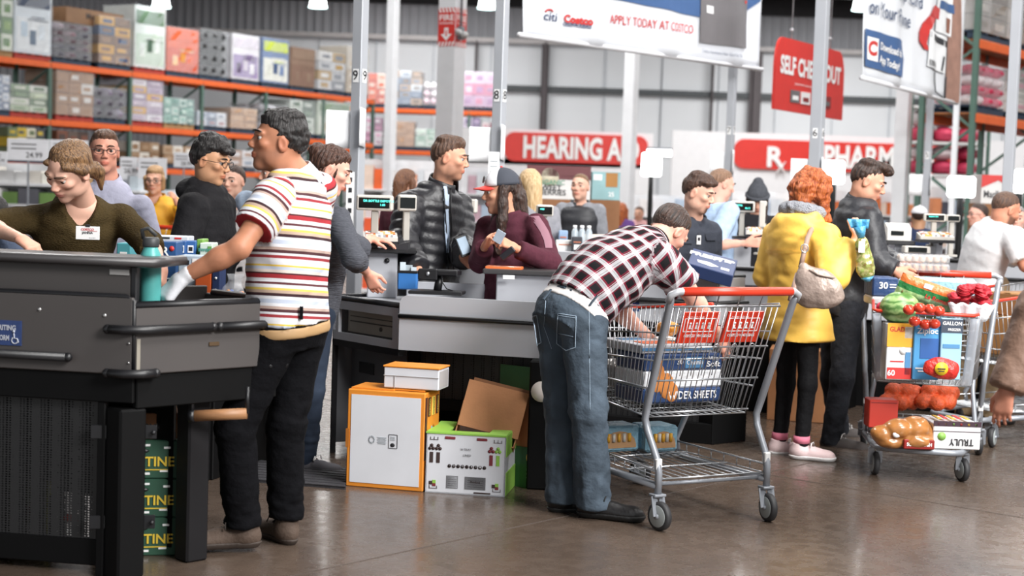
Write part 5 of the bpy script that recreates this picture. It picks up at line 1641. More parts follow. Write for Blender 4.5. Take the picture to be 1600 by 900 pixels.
mb = MB(); mb.add([l7(H0, .9), l7(H1, .9), l7(H2, .9), l7(H2 + k2 * .6, .9), l7(H0 + k1 * .7, .9)], [(0, 1, 2, 3, 4)]); mb.build('bagging_tray', PANEL, c7)
mb = MB(); wall_between(mb, l7(H0 + k1 * .03), l7(H1 + k1 * .03), .62, .70, .03); wall_between(mb, l7(H0 + k1 * .03), l7(H1 + k1 * .03), 0.0, .12, .05); wall_between(mb, l7(H1 + k1 * .03 - w1 * .05), l7(H2 + k1 * .03), .0, .68, .12); wall_between(mb, l7(H0 + k1 * .55), l7(H1 + k1 * .55), .0, .68, .02)
wall_between(mb, l7(H1 + k1 * .03 - w1 * .42), l7(H1 + k1 * .03 - w1 * .36), .0, .68, .05); mb.build('under_frame', DARK, c7)
mb = MB(); wall_between(mb, l7(H0 + k1 * .06), l7(H1 + k1 * .06), .1, .64, .004); mb.build('mesh_screen', MESH, c7)
q = P(995, 485, 1); tt = 1
o = l7(H1 - w1 * .555, .80) + np.append(k1 * -.0135, 0); xx = np.append(w1, 0)
mb = MB(); mb.box(o, (.17, .003, .085), rz=math.atan2(w1[1], w1[0])); mb.text('WRITING', o + np.append(k1 * -.003, 0) + Z3 * .018, xx, Z3, .03, 1, bold=.02, fit=.13); mb.text('PLATFORM', o + np.append(k1 * -.003, 0) - Z3 * .015, xx, Z3, .03, 1, bold=.02, fit=.13); mb.build('writing_sign', [BLUESIGN, PW], c7)

# --- counters of the lanes further right
def far_counter(px0, px1, d0, d1, label, zt=.92, zb=.62, back=.8, ends=None):
    a, c = XY(px0, d0), XY(px1, d1); u = nrm(c - a); n = np.array((-u[1], u[0]))
    og = np.array((a[0], a[1], 0)); t_ = thing('checkout_counter', label, 'checkout counter', og)
    L = lambda p, z=0: np.array((p[0], p[1], z)) - og
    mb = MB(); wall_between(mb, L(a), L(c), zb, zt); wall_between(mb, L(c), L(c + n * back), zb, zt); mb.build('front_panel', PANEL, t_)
    mb = MB(); mb.add([L(a, zt - .02), L(c, zt - .02), L(c + n * back, zt - .02), L(a + n * back, zt - .02)], [(0, 1, 2, 3)]); mb.build('counter_top', mat('counter_top_grey', 'b9bbc0'), t_)
    mb = MB(); mb.tube([L(a - n * .01, zt), L(c - n * .01, zt), L(c + n * back, zt)], .014, 8); mb.tube([L(a - n * .03, zt - .12), L(c - n * .03, zt - .12)], .014, 8); mb.build('bumper', TRIM, t_)
    mb = MB(); wall_between(mb, L(a + n * .05), L(c + n * .05), 0, zb, .03); wall_between(mb, L(c + n * .05), L(c + n * back), 0, zb, .03); mb.build('under_frame', DARK, t_)
    return t_
far_counter(1075, 1290, 10.6, 10.1, 'grey lane counter behind the woman in the yellow raincoat', .97)
far_counter(1300, 1545, 10.9, 10.5, 'dark based lane counter behind the full cart', 1.065)
far_counter(1520, 1760, 12.2, 11.6, 'lane counter at the right edge behind bearded man in white polo', 1.0)
far_counter(835, 1010, 10.5, 10.35, 'lane counter with small packs in front of woman in black vest', 1.0)
far_counter(120, 330, 7.5, 7.3, 'lane 9 conveyor counter holding boxes left of the striped shirt man', .86, .55, .7)

# --- register equipment
def display(label, px, py, d, w_, h, rz, txt=None, pole=.3, cat='customer display', col=(.1, .9, .75)):
    p = P(px, py, d)
    t_ = thing('customer_display', label, cat, p - Z3 * (h / 2 + pole), rz)
    zc = pole + h / 2
    mb = MB(); mb.box((0, 0, zc), (w_, .05, h), bev=.008); mb.build('case', BEIGE, t_)
    mb = MB(); mb.box((-.0, -.026, zc), (w_ * .84, .004, h * .66)); s_ = mb.build('screen', GLASSK, t_)
    if txt:
        mb = MB()
        for k, s in enumerate(txt): mb.text(s, (w_ * (-.3 if k == 0 else .3), -.030, zc + h * (.12 - .24 * k)), X3, Z3, h * .2, 0, align='LEFT' if k == 0 else 'RIGHT', bold=.01)
        mb.build('readout', mat('readout_teal', col, emit=1.2), s_)
    mb = MB(); mb.box((0, .01, pole / 2), (.032 * (1 + w_), .03, pole), bev=.004); mb.box((0, .01, .008), (.08, .08, .016), bev=.003); mb.build('pole', mat('pole_beige', 'aaa69f', .5), t_)
    return t_
display('wide customer display with teal text beside the puffer jacket man', 586, 317, 8.38, .20, .085, -.05, ('DR BOTTLE DEPOT 01', '1.00'), .225)
display('small square customer display between wide display and puffer jacket man', 636, 317, 8.45, .10, .09, .25, None, .235)
display('back of a grey display between the puffer jacket and the capped woman', 731, 322, 9.3, .115, .085, 2.9, None, 1.29)
display('dim display half hidden behind the hair of the capped woman', 851, 329, 9.2, .1, .07, .1, ('0.00',), 1.26, col=(.8, .7, .2))
display('customer display with green text on lane 7 left of the beanie', 1160, 323, 11.6, .185, .085, -.05, ('TOTAL', '84.12'), .25)
display('slim grey display edge beside the beanie wearer', 1192, 335, 11.4, .05, .2, 1.2, None, .2)
display('customer display with green text on lane 6, above keyboard', 1460, 340, 10.9, .15, .055, -.05, ('THANK YOU',), .18)
display('grey display back right of the lane 6 display', 1488, 341, 10.95, .10, .05, .1, None, .25)

def keyboard(label, px, py, d, w_, dp, rz, tilt=.0):
    p = P(px, py, d)
    t_ = thing('register_keyboard', label, 'keyboard', p, rz)
    mb = MB(); mb.prism([(-dp / 2, 0), (dp / 2, 0), (dp / 2, .045), (-dp / 2, .02)], (0, 0, 0), Y3, Z3, w_); mb.build('case', BEIGE, t_)
    mb = MB(); rn = random.Random(3); nx, ny = 12, 6
    for i in range(nx):
        for j in range(ny):
            y = -dp / 2 + .012 + (j + .5) * (dp - .024) / ny
            mb.box((-w_ / 2 + .012 + (i + .5) * (w_ - .024) / nx, y, .02 + (y + dp / 2) / dp * .025 + .005), (w_ / nx * .8, dp / ny * .8, .012), mi=rn.choice((0, 0, 0, 1, 2, 3)))
    tag(mb.build('keys', [PW, mat('key_yellow', 'd9b85c', .5), mat('key_rust', 'b0623c', .5), mat('key_grey', '9a9ca0', .5)], t_), kind='stuff')
    mb = MB(); mb.box((0, 0, -.012), (w_ * 1.05, dp * 1.1, .022), bev=.004); mb.build('tray', TRIM, t_)
    return t_
keyboard('register keyboard with mixed keys under the hand of the woman with a bun', 594, 376, 8.40, .185, .17, .12)
keyboard('register keyboard with coloured keys on lane 6 below the display', 1461, 374, 10.8, .23, .2, -.1)
keyboard('register keyboard on lane 7 below the beanie wearer', 1178, 366, 11.3, .12, .16, -.1)
# binder under the keyboard
mb = MB(); mb.prism([(0, 0), (.14, .0), (.14, .045), (.0, .012)], (0, 0, 0), (1, 0, 0), Z3, .2); o = mb.build('binder', mat('binder_dark', '2a2a2e', .4)); o.location = P(600, 389, 8.38); tag(o, 'dark ring binder propped under the register keyboard of lane 8', 'binder')
# receipt printer lane 6
p = P(1401, 375, 10.9)
t_ = thing('receipt_printer', 'white receipt printer on lane 6 behind the young man in black', 'printer', p, -.05)
mb = MB(); mb.prism([(-.09, 0), (.09, 0), (.09, .105), (.02, .12), (-.09, .085)], (0, 0, 0), Y3, Z3, .165); mb.build('case', mat('printer_white', 'e0ddd6', .4), t_)
mb = MB(); mb.box((-.015, -.092, .05), (.09, .006, .032)); mb.build('slot', GLASSK, t_)
mb = MB(); mb.box((0, 0, -.015), (.22, .22, .03), bev=.004); mb.build('base', TRIM, t_)
for px, d, w_, h, y0, lb, m in ((1404, 10.95, .1, .14, 386, 'grey pedestal under the white receipt printer', PANEL), (1462, 10.9, .05, .13, 385, 'short grey stand under the lane 6 keyboard', PANEL), (1157, 11.5, .13, .24, 395, 'grey register pedestal on lane 7', PANEL)):
    p = P(px, y0, d); mb = MB(); mb.box((0, 0, 0), (w_, .18, h), bev=.006); mb.lathe([(.015, 0), (.015, .004)], (w_ * .2, -.092, h * .2), 12, ax=(0, -1, 0), mi=1); mb.box((0, 0, h / 2), (w_ * 1.3, .24, .015), mi=1)
    o = mb.build('register_pedestal', [m, TRIM]); o.location = p; tag(o, lb, 'pedestal')
p = P(1431, 390, 10.75); mb = MB(); mb.box((0, 0, 0), (.18, .1, .05), bev=.006); mb.box((0, -.052, 0), (.13, .004, .034), mi=1); o = mb.build('cash_slot', [BEIGE, GLASSK]); o.location = p; tag(o, 'small cash machine under the lane 6 register', 'machine')
# card reader on lane 8
p = P(683, 459, 7.98)
t_ = thing('card_terminal', 'black card payment terminal on stand in front of puffer jacket', 'card terminal', p, 0)
mb = MB(); mb.box((0, 0, .008), (.28, .16, .018), rz=-.1, bev=.005); mb.build('base', TRIM, t_)
mb = MB(); mb.tube([(0, .02, .015), (.01, .03, .09)], .022, 10); mb.build('stem', TRIM, t_)
mb = MB(); mb.box((.035, .02, .11), (.16, .1, .03), rz=-.2, bev=.006, M=None); mb.box((-.05, -.02, .10), (.1, .03, .06), rz=-.1, bev=.006); mb.build('reader', TRIM, t_)
mb = MB(); mb.lathe([(.011, 0), (.009, .004)], (-.05, -.038, .105), 12, ax=(0, -1, 0)); mb.build('lock', STEEL, t_)
mb = MB(); mb.tube([(.02, -.02, .1), (.03, -.04, .06), (.05, -.04, .03), (.08, .0, .018)], .003, 6); mb.build('cable', TRIM, t_)
p = P(637, 452, 8.25)
t_ = thing('supply_pouch', 'bright blue pouch of papers beside the card terminal', 'pouch', p, -.1)
mb = MB(); mb.box((0, 0, .045), (.105, .05, .09), bev=.006); mb.build('pouch', mat('pouch_blue', '2f6db0', .5), t_)
mb = MB(); mb.box((0, 0, .094), (.11, .055, .014), bev=.004); mb.build('band', TRIM, t_)
mb = MB(); mb.box((-.03, 0, .11), (.03, .01, .07), rz=.3); mb.box((.0, .01, .105), (.04, .008, .05), rz=-.2); mb.box((.03, .0, .1), (.03, .008, .04), rz=.2); mb.build('papers', mat('paper_grey', 'b8c4cc', .6), t_)
# orange wallet and papers
p = P(800, 419, 7.98)
t_ = thing('wallet', 'long orange wallet lying on the ledge below the capped woman', 'wallet', p, -.12)
mb = MB(); mb.box((-.04, 0, 0), (.19, .1, .018), bev=.007); mb.build('cover', mat('orange_leather', 'd8703a', .45, bump=.1), t_)
mb = MB(); mb.tube([(-.13, -.045, .009), (.05, -.045, .009)], .002, 5); mb.build('zip', STEEL, t_)
mb = MB(); mb.box((0, 0, 0), (.12, .09, .006), bev=.002); o = mb.build('booklet', mat('booklet_teal', '8fa8b0', .5)); o.location = P(834, 423, 7.97); o.rotation_euler = (0, 0, -.1); tag(o, 'thin pale booklet beside the orange wallet', 'booklet')
# rubber mat
mb = MB(); p0, p1, p2, p3 = [G(*q) for q in ((392, 753), (540, 765), (540, 735), (400, 722))]
c_ = (p0 + p1 + p2 + p3) / 4
mb.add([p0 - c_, p1 - c_, p2 - c_, p3 - c_, *[q - c_ + Z3 * .014 for q in (p0, p1, p2, p3)]], [(3, 2, 1, 0), (4, 5, 6, 7), (0, 1, 5, 4), (1, 2, 6, 5), (2, 3, 7, 6), (3, 0, 4, 7)])
for i in range(8):
    mb.bar((p0 * (1 - i / 8) + p3 * i / 8) - c_ + Z3 * .015, (p1 * (1 - i / 8) + p2 * i / 8) - c_ + Z3 * .015, .012, .004)
o = mb.build('floor_mat', mat('mat_rubber', '37363a', .7, bump=.2)); o.location = c_; tag(o, 'dark ribbed rubber mat under the woman with a bun', 'mat')
# ------------------------------------------------------------------ shopping carts (x right, y forward, handle at -y)
def make_cart(label, loc, rz, hw=.33, wf=1., guards=False):
    t_ = thing('shopping_cart', label, 'shopping cart', loc, rz)
    bw, nw = .29 * wf, .235 * wf                     # half widths of the basket, rear and nose
    zr0, zr1, zn0, zn1 = .47, .985, .50, .875        # basket floor and rim heights, rear and nose
    yr0, yr1, yn0, yn1 = -.24, -.42, .52, .64
    for s in (-1, 1):
        mb = MB(); mb.tube([(s * hw, -.49, 1.03), (s * (hw - .01), -.475, 1.0), (s * (bw + .015), -.30, .54), (s * (bw + .01), -.275, .47), (s * (bw + .005), -.29, .42), (s * (bw), -.37, .30), (s * bw, -.385, .25), (s * bw, -.385, .14)], [.016, .017, .017, .016, .016, .016, .016, .016], 10)
        mb.build('side_tube', GREYM, t_)
    mb = MB(); mb.tube([(-hw, -.475, 1.0), (-hw, -.495, 1.03), (-hw + .03, -.505, 1.045), (hw - .03, -.505, 1.045), (hw, -.495, 1.03), (hw, -.475, 1.0)], .0165, 10); h_ = mb.build('handle', mat('handle_grey', 'b8babf', .35, metal=.3), t_)
    mb = MB(); mb.tube([(-hw + .05, -.505, 1.045), (hw - .045, -.505, 1.045)], .0195, 12); mb.build('grip', REDP, h_)
    # lower chassis
    mb = MB()
    for s in (-1, 1): mb.tube([(s * bw, -.385, .19), (s * (nw + .03), .3, .18), (s * nw * .9, .56, .17)], .017, 10)
    mb.tube([(-nw * .9, .56, .17), (-nw * .8, .64, .165), (-nw * .6, .67, .165), (nw * .6, .67, .165), (nw * .8, .64, .165), (nw * .9, .56, .17)], .017, 10)
    for y in (-.34, .25): mb.tube([(-bw, y, .19), (bw, y, .19)], .009, 8)
    for s in (-1, 1): mb.tube([(s * (nw + .02), .28, .19), (s * (nw + .02), .30, .27), (s * nw, .17, .44), (s * nw, .17, .5)], .014, 10)
    mb.build('chassis', GREYM, t_)
    mb = MB()
    def tr(x, y): return (x * (bw + (nw - bw) * (y + .38) / .95), y, .215)
    for i in range(13): mb.tube([tr(-1 + i / 6, -.36), tr(-1 + i / 6, .52)], .003, 5)
    for y in (-.36, -.1, .2, .52): mb.tube([tr(-1, y), tr(1, y)], .0045, 6)
    for s in (-1, 1): mb.tube([tr(s, -.36)[:2] + (.255,), tr(s, .4)[:2] + (.255,)], .0045, 6); [mb.tube([tr(s, y), tr(s, y)[:2] + (.255,)], .003, 5) for y in np.linspace(-.36, .4, 9)]
    mb.build('lower_tray', CHROME, t_)
    # wire basket
    mb = MB()
    def side(s, u, v): # u rear->nose, v floor->rim
        y0 = yr0 + (yn0 - yr0) * u; y1 = yr1 + (yn1 - yr1) * u
        x = bw + (nw - bw) * u
        z0 = zr0 + (zn0 - zr0) * u; z1 = zr1 + (zn1 - zr1) * u
        return np.array((s * x * (.90 + .10 * v), y0 + (y1 - y0) * v, z0 + (z1 - z0) * v))
    for s in (-1, 1):
        for i in range(27): mb.tube([side(s, i / 26, 0), side(s, i / 26, 1)], .0023, 5)
        for v in (0, .25, .5, .75, 1): mb.tube([side(s, 0, v), side(s, 1, v)], .0042, 6)
    for i in range(15):
        q = i / 14
        mb.tube([side(-1, 1, 0) * (1 - q) + side(1, 1, 0) * q, side(-1, 1, 1) * (1 - q) + side(1, 1, 1) * q], .0023, 5)
        mb.tube([side(-1, 0, 0) * (1 - q) + side(1, 0, 0) * q, side(-1, 1, 0) * (1 - q) + side(1, 1, 0) * q], .0023, 5)
    for v in (0, .25, .5, .75, 1): mb.tube([side(-1, 1, v), side(1, 1, v)], .0042, 6)
    for u in np.linspace(0, 1, 9): mb.tube([side(-1, u, 0), side(1, u, 0)], .003, 5)
    mb.build('wire_basket', CHROME, t_)
    # hinged rear gate and child seat
    mb = MB()
    def gate(u, v):
        p = side(-1, 0, v) * (1 - u) + side(1, 0, v) * u
        return p + np.array((0, -.012, 0))
    for i in range(19): mb.tube([gate(.02 + .96 * i / 18, .04), gate(.02 + .96 * i / 18, .98)], .0024, 5)
    for v in (.04, .33, .62, .98): mb.tube([gate(.0, v), gate(1., v)], .0048, 6)
    for i in range(5): mb.tube([gate(.15 + i * .17 + .03 * math.cos(a), .60 + .05 * math.sin(a)) + np.array((0, -.008, 0)) for a in np.linspace(-.6, 3.7, 9)], .003, 5)
    for i in range(4): p = gate(.2 + .2 * i, .98); mb.tube([p, p + np.array((0, -.03, .06)), p + np.array((0, -.075, .06))], .003, 5)
    # folded seat frame
    for v in (.5, .8): mb.tube([gate(.08, v) + np.array((0, .07, 0)), gate(.92, v) + np.array((0, .07, 0))], .004, 6)
    for i in range(9): mb.tube([gate(.08 + .105 * i, .35) + np.array((0, .06, 0)), gate(.08 + .105 * i, .93) + np.array((0, .075, 0))], .0023, 5)
    mb.build('rear_gate', CHROME, t_)
    for a0, a1 in ((.13, .49), (.54, .90)):
        mb = MB()
        c = [gate(a0, .66), gate(a1, .66), gate(a1, .93), gate(a0, .93)]
        c = [p + np.array((0, .018, 0)) for p in c]
        xx = nrm(c[1] - c[0]); zz = nrm(c[3] - c[0]); W_ = np.linalg.norm(c[1] - c[0]); H_ = np.linalg.norm(c[3] - c[0])
        mb.prism([(0, 0), (W_, 0), (W_ * .98, H_), (W_ * .04, H_)], c[0], xx, zz, .008)
        nn_ = nrm(np.cross(xx, zz)) * .006
        o = c[0] + nn_
        mb.text('COSTCO WHOLESALE', o + xx * W_ * .5 + zz * H_ * .24, xx, zz, H_ * .12, 1, bold=.03, fit=W_ * .72)
        for i in range(4):
            q = o + xx * W_ * (.26 + .16 * i) + zz * H_ * .56
            mb.lathe([(.006, 0), (.006, .002)], q + zz * .012, 10, mi=1, ax=nn_); mb.prism([(-.006, -.014), (.006, -.014), (.004, .006), (-.004, .006)], q, xx, zz, .002, 1); mb.prism([(.004, -.012), (.013, -.016), (.012, -.010)], q, xx, zz, .002, 1)
        fr = [(.1, .38), (.9, .38), (.9, .8), (.1, .8)]
        for i in range(4):
            p, q = fr[i], fr[(i + 1) % 4]
            mb.bar(o + xx * W_ * p[0] + zz * H_ * p[1], o + xx * W_ * q[0] + zz * H_ * q[1], .003, .002, mi=1, hint=nn_)
        mb.text('warning', o + xx * W_ * .36 + zz * H_ * .86, xx, zz, H_ * .07, 1, fit=W_ * .45)
        mb.build('seat_flap', [REDP, PW], t_)
    # red rim round the nose
    mb = MB(); e = np.array((0, 0, .008))
    mb.tube([side(-1, .45, 1) + e, side(-1, .97, 1) + e, side(-1, 1, 1) + np.array((.02, .008, .008)), side(1, 1, 1) + np.array((-.02, .008, .008)), side(1, .97, 1) + e, side(1, .45, 1) + e], .0095, 8)
    mb.build('nose_rim', REDP, t_)
    if guards:
        for s in (-1, 1):
            mb = MB(); e = np.array((s * .006, .008, 0))
            mb.grid(lambda u, v: (side(s, .9 + .1 * min(u * 2, 1), v * .96 + .02) if u <= .5 else side(s, 1, v * .96 + .02) * (1.5 - u * 1) + side(-s, 1, v * .96 + .02) * 0 + side(s, 1, v * .96 + .02) * (u - .5) - np.array((s * .09 * (u - .5) * 2 * .5, 0, 0))) + e, 6, 6, th=.003)
            mb.build('corner_guard', mat('clear_guard', 'c9d0da', .2, alpha=.45), t_)
    for s, y, w_, st in ((-1, -.385, bw, 0.2), (1, -.385, bw, -.1), (-1, .55, nw * .85, .5), (1, .55, nw * .85, .3)):
        mb = MB(); c = np.array((s * w_, y - .02, .0635)); ax = np.array((math.cos(st), math.sin(st), 0))
        mb.lathe([(.02, -.014), (.052, -.016), (.0625, -.012), (.0635, 0), (.0625, .012), (.052, .016), (.02, .014)], c, 24, ax=ax); wh = mb.build('wheel', mat('tyre_black', '2c2c2e', .6), t_)
        mb = MB(); mb.lathe([(.046, -.0175), (.048, -.0165), (.048, .0165), (.046, .0175)], c, 20, ax=ax); mb.build('hub', mat('hub_grey', '9aa0a0', .5), wh)
        mb = MB(); mb.lathe([(.012, -.026), (.012, .026)], c, 10, ax=ax)
        for k in (-1, 1): mb.bar(c + ax * .022 * k, c + ax * .022 * k + np.array((0, .022, .085)), .005, .034, hint=ax)
        mb.box(c + np.array((0, .022, .088)), (.06, .05, .012), bev=.003); mb.lathe([(.014, 0), (.014, .035)], c + np.array((0, .022, .09)), 10)
        mb.build('fork', GREYM, t_)
        if y < 0: mb = MB(); mb.box((s * w_, y + .01, .285), (.03, .03, .05), bev=.004); mb.build('tray_bracket', mat('bracket_white', 'd8d8d8', .5), t_)
    return t_
def cart_frame(rear, fwd):
    rear = np.array(rear); fwd = nrm(np.array(fwd))
    return rear + fwd * .385, math.atan2(-fwd[0], fwd[1])
r0, r1 = G(1027, 828), G(1209, 813)
rear = (r0 + r1) / 2; fr = (G(870, 740) + G(1022, 775)) / 2
loc1, rz1 = cart_frame(rear, fr - rear); loc1 = loc1 - np.array((.022, 0, 0))
CART1 = make_cart('wire shopping cart with red handle in the foreground beside man in plaid', loc1, rz1, .335)
f0 = (G(1372, 745) + G(1495, 748)) / 2
fw2 = nrm(np.array((-.27, -.963, 0)))
loc2 = f0 - fw2 * .53; rz2 = math.atan2(-fw2[0], fw2[1])
CART2 = make_cart('full shopping cart at right with melons, roses and bags', loc2, rz2, .40, 1.12, True)
loc3 = BASE(1625, 9.6); CART3 = make_cart('shopping cart of brown boxes at the right frame edge', loc3, math.radians(120), .33)
loc4 = BASE(262, 12.2); CART4 = make_cart('distant shopping cart pushed by lady in yellow coat', loc4, math.radians(172), .33)
def cw(loc, rz, p):
    c, s = math.cos(rz), math.sin(rz)
    return np.array((loc[0] + c * p[0] - s * p[1], loc[1] + s * p[0] + c * p[1], loc[2] + p[2]))
# ------------------------------------------------------------------ fabrics
def ramp_mat(name, stops, axis=1, period=.25, stops2=None, rough=.8, bump=.15, weave=900.):
    m, t, b = nodes_of(name)
    a = N(t, 'Attribute', attribute_name='uvw')
    sp = N(t, 'SeparateXYZ', {0: a.outputs['Vector']})
    def ramp(ax, st, per):
        dv = N(t, 'Math', {0: sp.outputs[ax], 1: 1 / per}, operation='MULTIPLY')
        fr = N(t, 'Math', {0: dv.outputs[0]}, operation='FRACT')
        r = N(t, 'ValToRGB', {'Fac': fr.outputs[0]}); cr = r.color_ramp; cr.interpolation = 'CONSTANT'
        cr.elements[0].position = 0; cr.elements[0].color = c4(hx(st[0][1]))
        cr.elements.remove(cr.elements[1])
        for p, c in st[1:]:
            e = cr.elements.new(p); e.color = c4(hx(c))
        return r.outputs[0]
    o = ramp(axis, stops, period)
    if stops2:
        o2 = ramp(1 - axis, stops2, period)
        mx = N(t, 'Mix', {0: .5, 6: o, 7: o2}, data_type='RGBA'); o = mx.outputs[2]
    t.links.new(o, b.inputs['Base Color'])
    tc = N(t, 'TexCoord')
    nz = N(t, 'TexNoise', {'Vector': tc.outputs['Object'], 'Scale': 220.})
    bp = N(t, 'Bump', {'Height': nz.outputs['Fac'], 'Strength': bump, 'Distance': .003}); t.links.new(bp.outputs[0], b.inputs['Normal'])
    b.inputs['Roughness'].default_value = rough; b.inputs['Specular IOR Level'].default_value = .25
    MATS[name] = m
    return m
def cloth(name, c, rough=.85, var=.12, vs=30., bump=.45, bs=24., spec=.25, **k):
    return mat(name, c, rough, var=var, vs=vs, bump=bump, bs=bs, spec=spec, **k)
STRIPE = ramp_mat('striped_jersey', [(0, 'd8d8dc'), (.06, '96343a'), (.11, 'd8d8dc'), (.15, '4a2c30'), (.20, 'b09a90'), (.25, 'd8d8dc'), (.30, 'b4bccc'), (.37, 'd8d8dc'), (.42, '3a2428'), (.47, 'b8a090'), (.52, 'd9c060'), (.56, 'd8d8dc'), (.62, '5a3034'), (.66, 'd8d8dc'), (.72, '9e2f36'), (.79, '4a2428'), (.82, 'd0c4bc'), (.87, 'b4bccc'), (.92, 'd9b850'), (.95, 'd8d8dc')], 1, .225)
PLAID = ramp_mat('plaid_flannel', [(0, '0c0c10'), (.26, '7a1c32'), (.38, 'e8e8ea'), (.41, '7a1c32'), (.46, 'd8d8dc'), (.62, '98989c'), (.65, 'd8d8dc'), (.74, '7a1c32'), (.82, '0c0c10')], 0, .074, [(0, '0c0c10'), (.28, '4c1220'), (.40, 'd8d8dc'), (.58, 'a8a8ac'), (.61, 'd8d8dc'), (.70, '8a2038'), (.82, '0c0c10')])
DENIM = cloth('blue_denim', '424d58', .85, .38, 6., .5, 22.)
DENIMD = cloth('dark_denim', '2a3444', .85, .25, 7., .25, 300.)
BLACKD = cloth('black_denim', '0e0e11', .9, .15, spec=.1)
KNIT = mat('olive_knit', '463a24', .95, var=.2, vs=90, bump=.6, bs=90, spec=.1, stretch=(1, 1, 3))
PUFF = mat('black_puffer_nylon', '222226', .42, var=.15, vs=20, bump=.15, bs=60)
RAIN = mat('yellow_raincoat', 'ffcc5c', .5, var=.05, vs=8, bump=.08, bs=40)
FLEECE = mat('grey_sherpa', 'a2a4ab', .95, var=.3, vs=160, bump=.9, bs=140, spec=.1)
HB = lambda n, a, b_: hair_mat(n, hx(a), hx(b_))
HBLACK = HB('black_hair', '0c0b0c', '2a2524'); HBROWN = HB('brown_hair', '3a2820', '6a4c3a'); HDARK = HB('dark_brown_hair', '1c1310', '4a342a')
HDBLOND = HB('dark_blond_hair', '4a3324', '8f6c48'); HRED = HB('copper_hair', '7a2f10', 'c8703a'); HBLOND = HB('blond_hair', 'b08a5a', 'e0c49a'); HLONG = HB('long_dark_hair', '1e1512', '4c3830')
FAIR, TAN, LIGHT, OLIVE, ROSY = hx('d9ab96'), hx('b27a5e'), hx('cf9f88'), hx('c0906f'), hx('dba693')
SHOEK = mat('black_leather', '1b1a1b', .4, bump=.1); SOLEK = mat('black_sole', '161616', .6); SOLEW = mat('white_sole', 'e6e4e4', .5)
LACEW = mat('white_lace', 'e0dede', .7)
GLK = mat('glasses_frame', '1c1c20', .3)
def belt(root, J, off, m, up=.0, th=.02, h=.036, wd=1., dp=1., belly=0.):
    """band cut from the trousers' own waist shape"""
    k = J['k']; ax = nrm(J['wai'] - J['pel']); rp = nrm(J['hR'] - J['hL'])
    f = Fld([sweep([(J['pel'] - ax * .10, rp, .15 * wd * k + th, .10 * dp * k + th), (J['pel'] - ax * .03, rp, .172 * wd * k + th, .125 * dp * k + th), (J['pel'] + ax * .05, rp, .163 * wd * k + th, .118 * dp * k + th), (J['pel'] + ax * .14, rp, .152 * wd * k + th, (.11 * dp + belly * .7) * k + th)], .004)], .007)
    f.add(sweep([(J['pel'] - ax * .10, rp, .15 * wd * k + th, .10 * dp * k + th), (J['pel'] - ax * .03, rp, .172 * wd * k + th, .125 * dp * k + th), (J['pel'] + ax * .05, rp, .163 * wd * k + th, .118 * dp * k + th), (J['pel'] + ax * .14, rp, .152 * wd * k + th, (.11 * dp + belly * .7) * k + th)], .004))
    c = J['pel'] + ax * up
    f.cut(c + ax * h / 2, ax); f.cut(c - ax * h / 2, -ax)
    V, F = f.mesh()
    return np_obj('belt', V, F, m, root, None, None, off)
def folk(px, ytop, d, ang, lean=0, hairpad=.02):
    H = CAMZ + (hz(px) - ytop) * d / FPX - hairpad
    return stand(BASE(px, d), ang, H, lean)
def V3(*a): return np.array(a, float)

# ------------------------------------------------------------------ man in striped polo, foreground left
J = stand(G(405, 856), 300, 1.77)
J.update(pel=P(451, 502, 6.02), wai=P(448, 436, 6.0), che=P(454, 352, 6.0), nec=P(464, 276, 6.03), hed=P(434, 224, 5.98), f=nrm(V3(-.93, -.30, .12)), up=nrm(V3(.12, 0, 1)),
    sL=P(430, 307, 5.86), sR=P(497, 297, 6.2), eL=P(374, 388, 5.72), wL=P(284, 434, 5.74), eR=P(476, 400, 6.4), wR=P(452, 455, 6.5),
    hL=P(436, 515, 5.95), hR=P(474, 512, 6.1), kL=P(368, 668, 5.95), aL=P(380, 822, 6.03), kR=P(447, 662, 6.12), aR=P(446, 816, 6.2), tL=nrm(V3(-.97, -.22, 0)), tR=nrm(V3(-.62, .75, 0)))
GLOVE = mat('white_glove_knit', 'dcdde2', .85, var=.05, bump=.3, bs=300)
r_, W, A, off = person('man in striped red, yellow and white polo reaching into the dark counter', J, TAN, dict(m=HBLACK, th=.014, top=(.012, .008), curl=.004, cf=90, line=-.006, h=.005),
    dict(m=STRIPE, name='polo_shirt', th=.016, sleeve=.62, hem=.015, r=(.068, .068, .05), collar=(.05, .068, cloth('polo_collar', 'cfd2da')), fold=True, open=.35, amp=.009),
    dict(m=BLACKD, th=.006, r=(.09, .074, .068), amp=.010, rise=.03, cut=.015), dict(m=mat('brown_suede', '4f4036', .8, bump=.2), sole=mat('brown_sole', '3a302a', .7), laces=mat('brown_lace', '2a221e', .7), L=.295),
    dict(L=dict(d=V3(-.62, -.05, -.78), n=V3(.3, .5, -.5), curl=(.5, .55, .6, .65), glove=GLOVE, thumb=.5), R=dict(curl=.5)), .010, .0046, dict(eye='dark', brow=(.012, .009, .008), beard=(.35, hx('6a4a3c')), sc=.99), belly=.015, seed=3)
belt(r_, J, off, mat('tan_belt', 'a5845c', .6), -.028, .013, .042, belly=.015)
mb = MB(); q = P(471, 489, 5.86) - off; mb.box(q, (.012, .012, .05)); mb.build('belt_loop', BLACKD, r_)

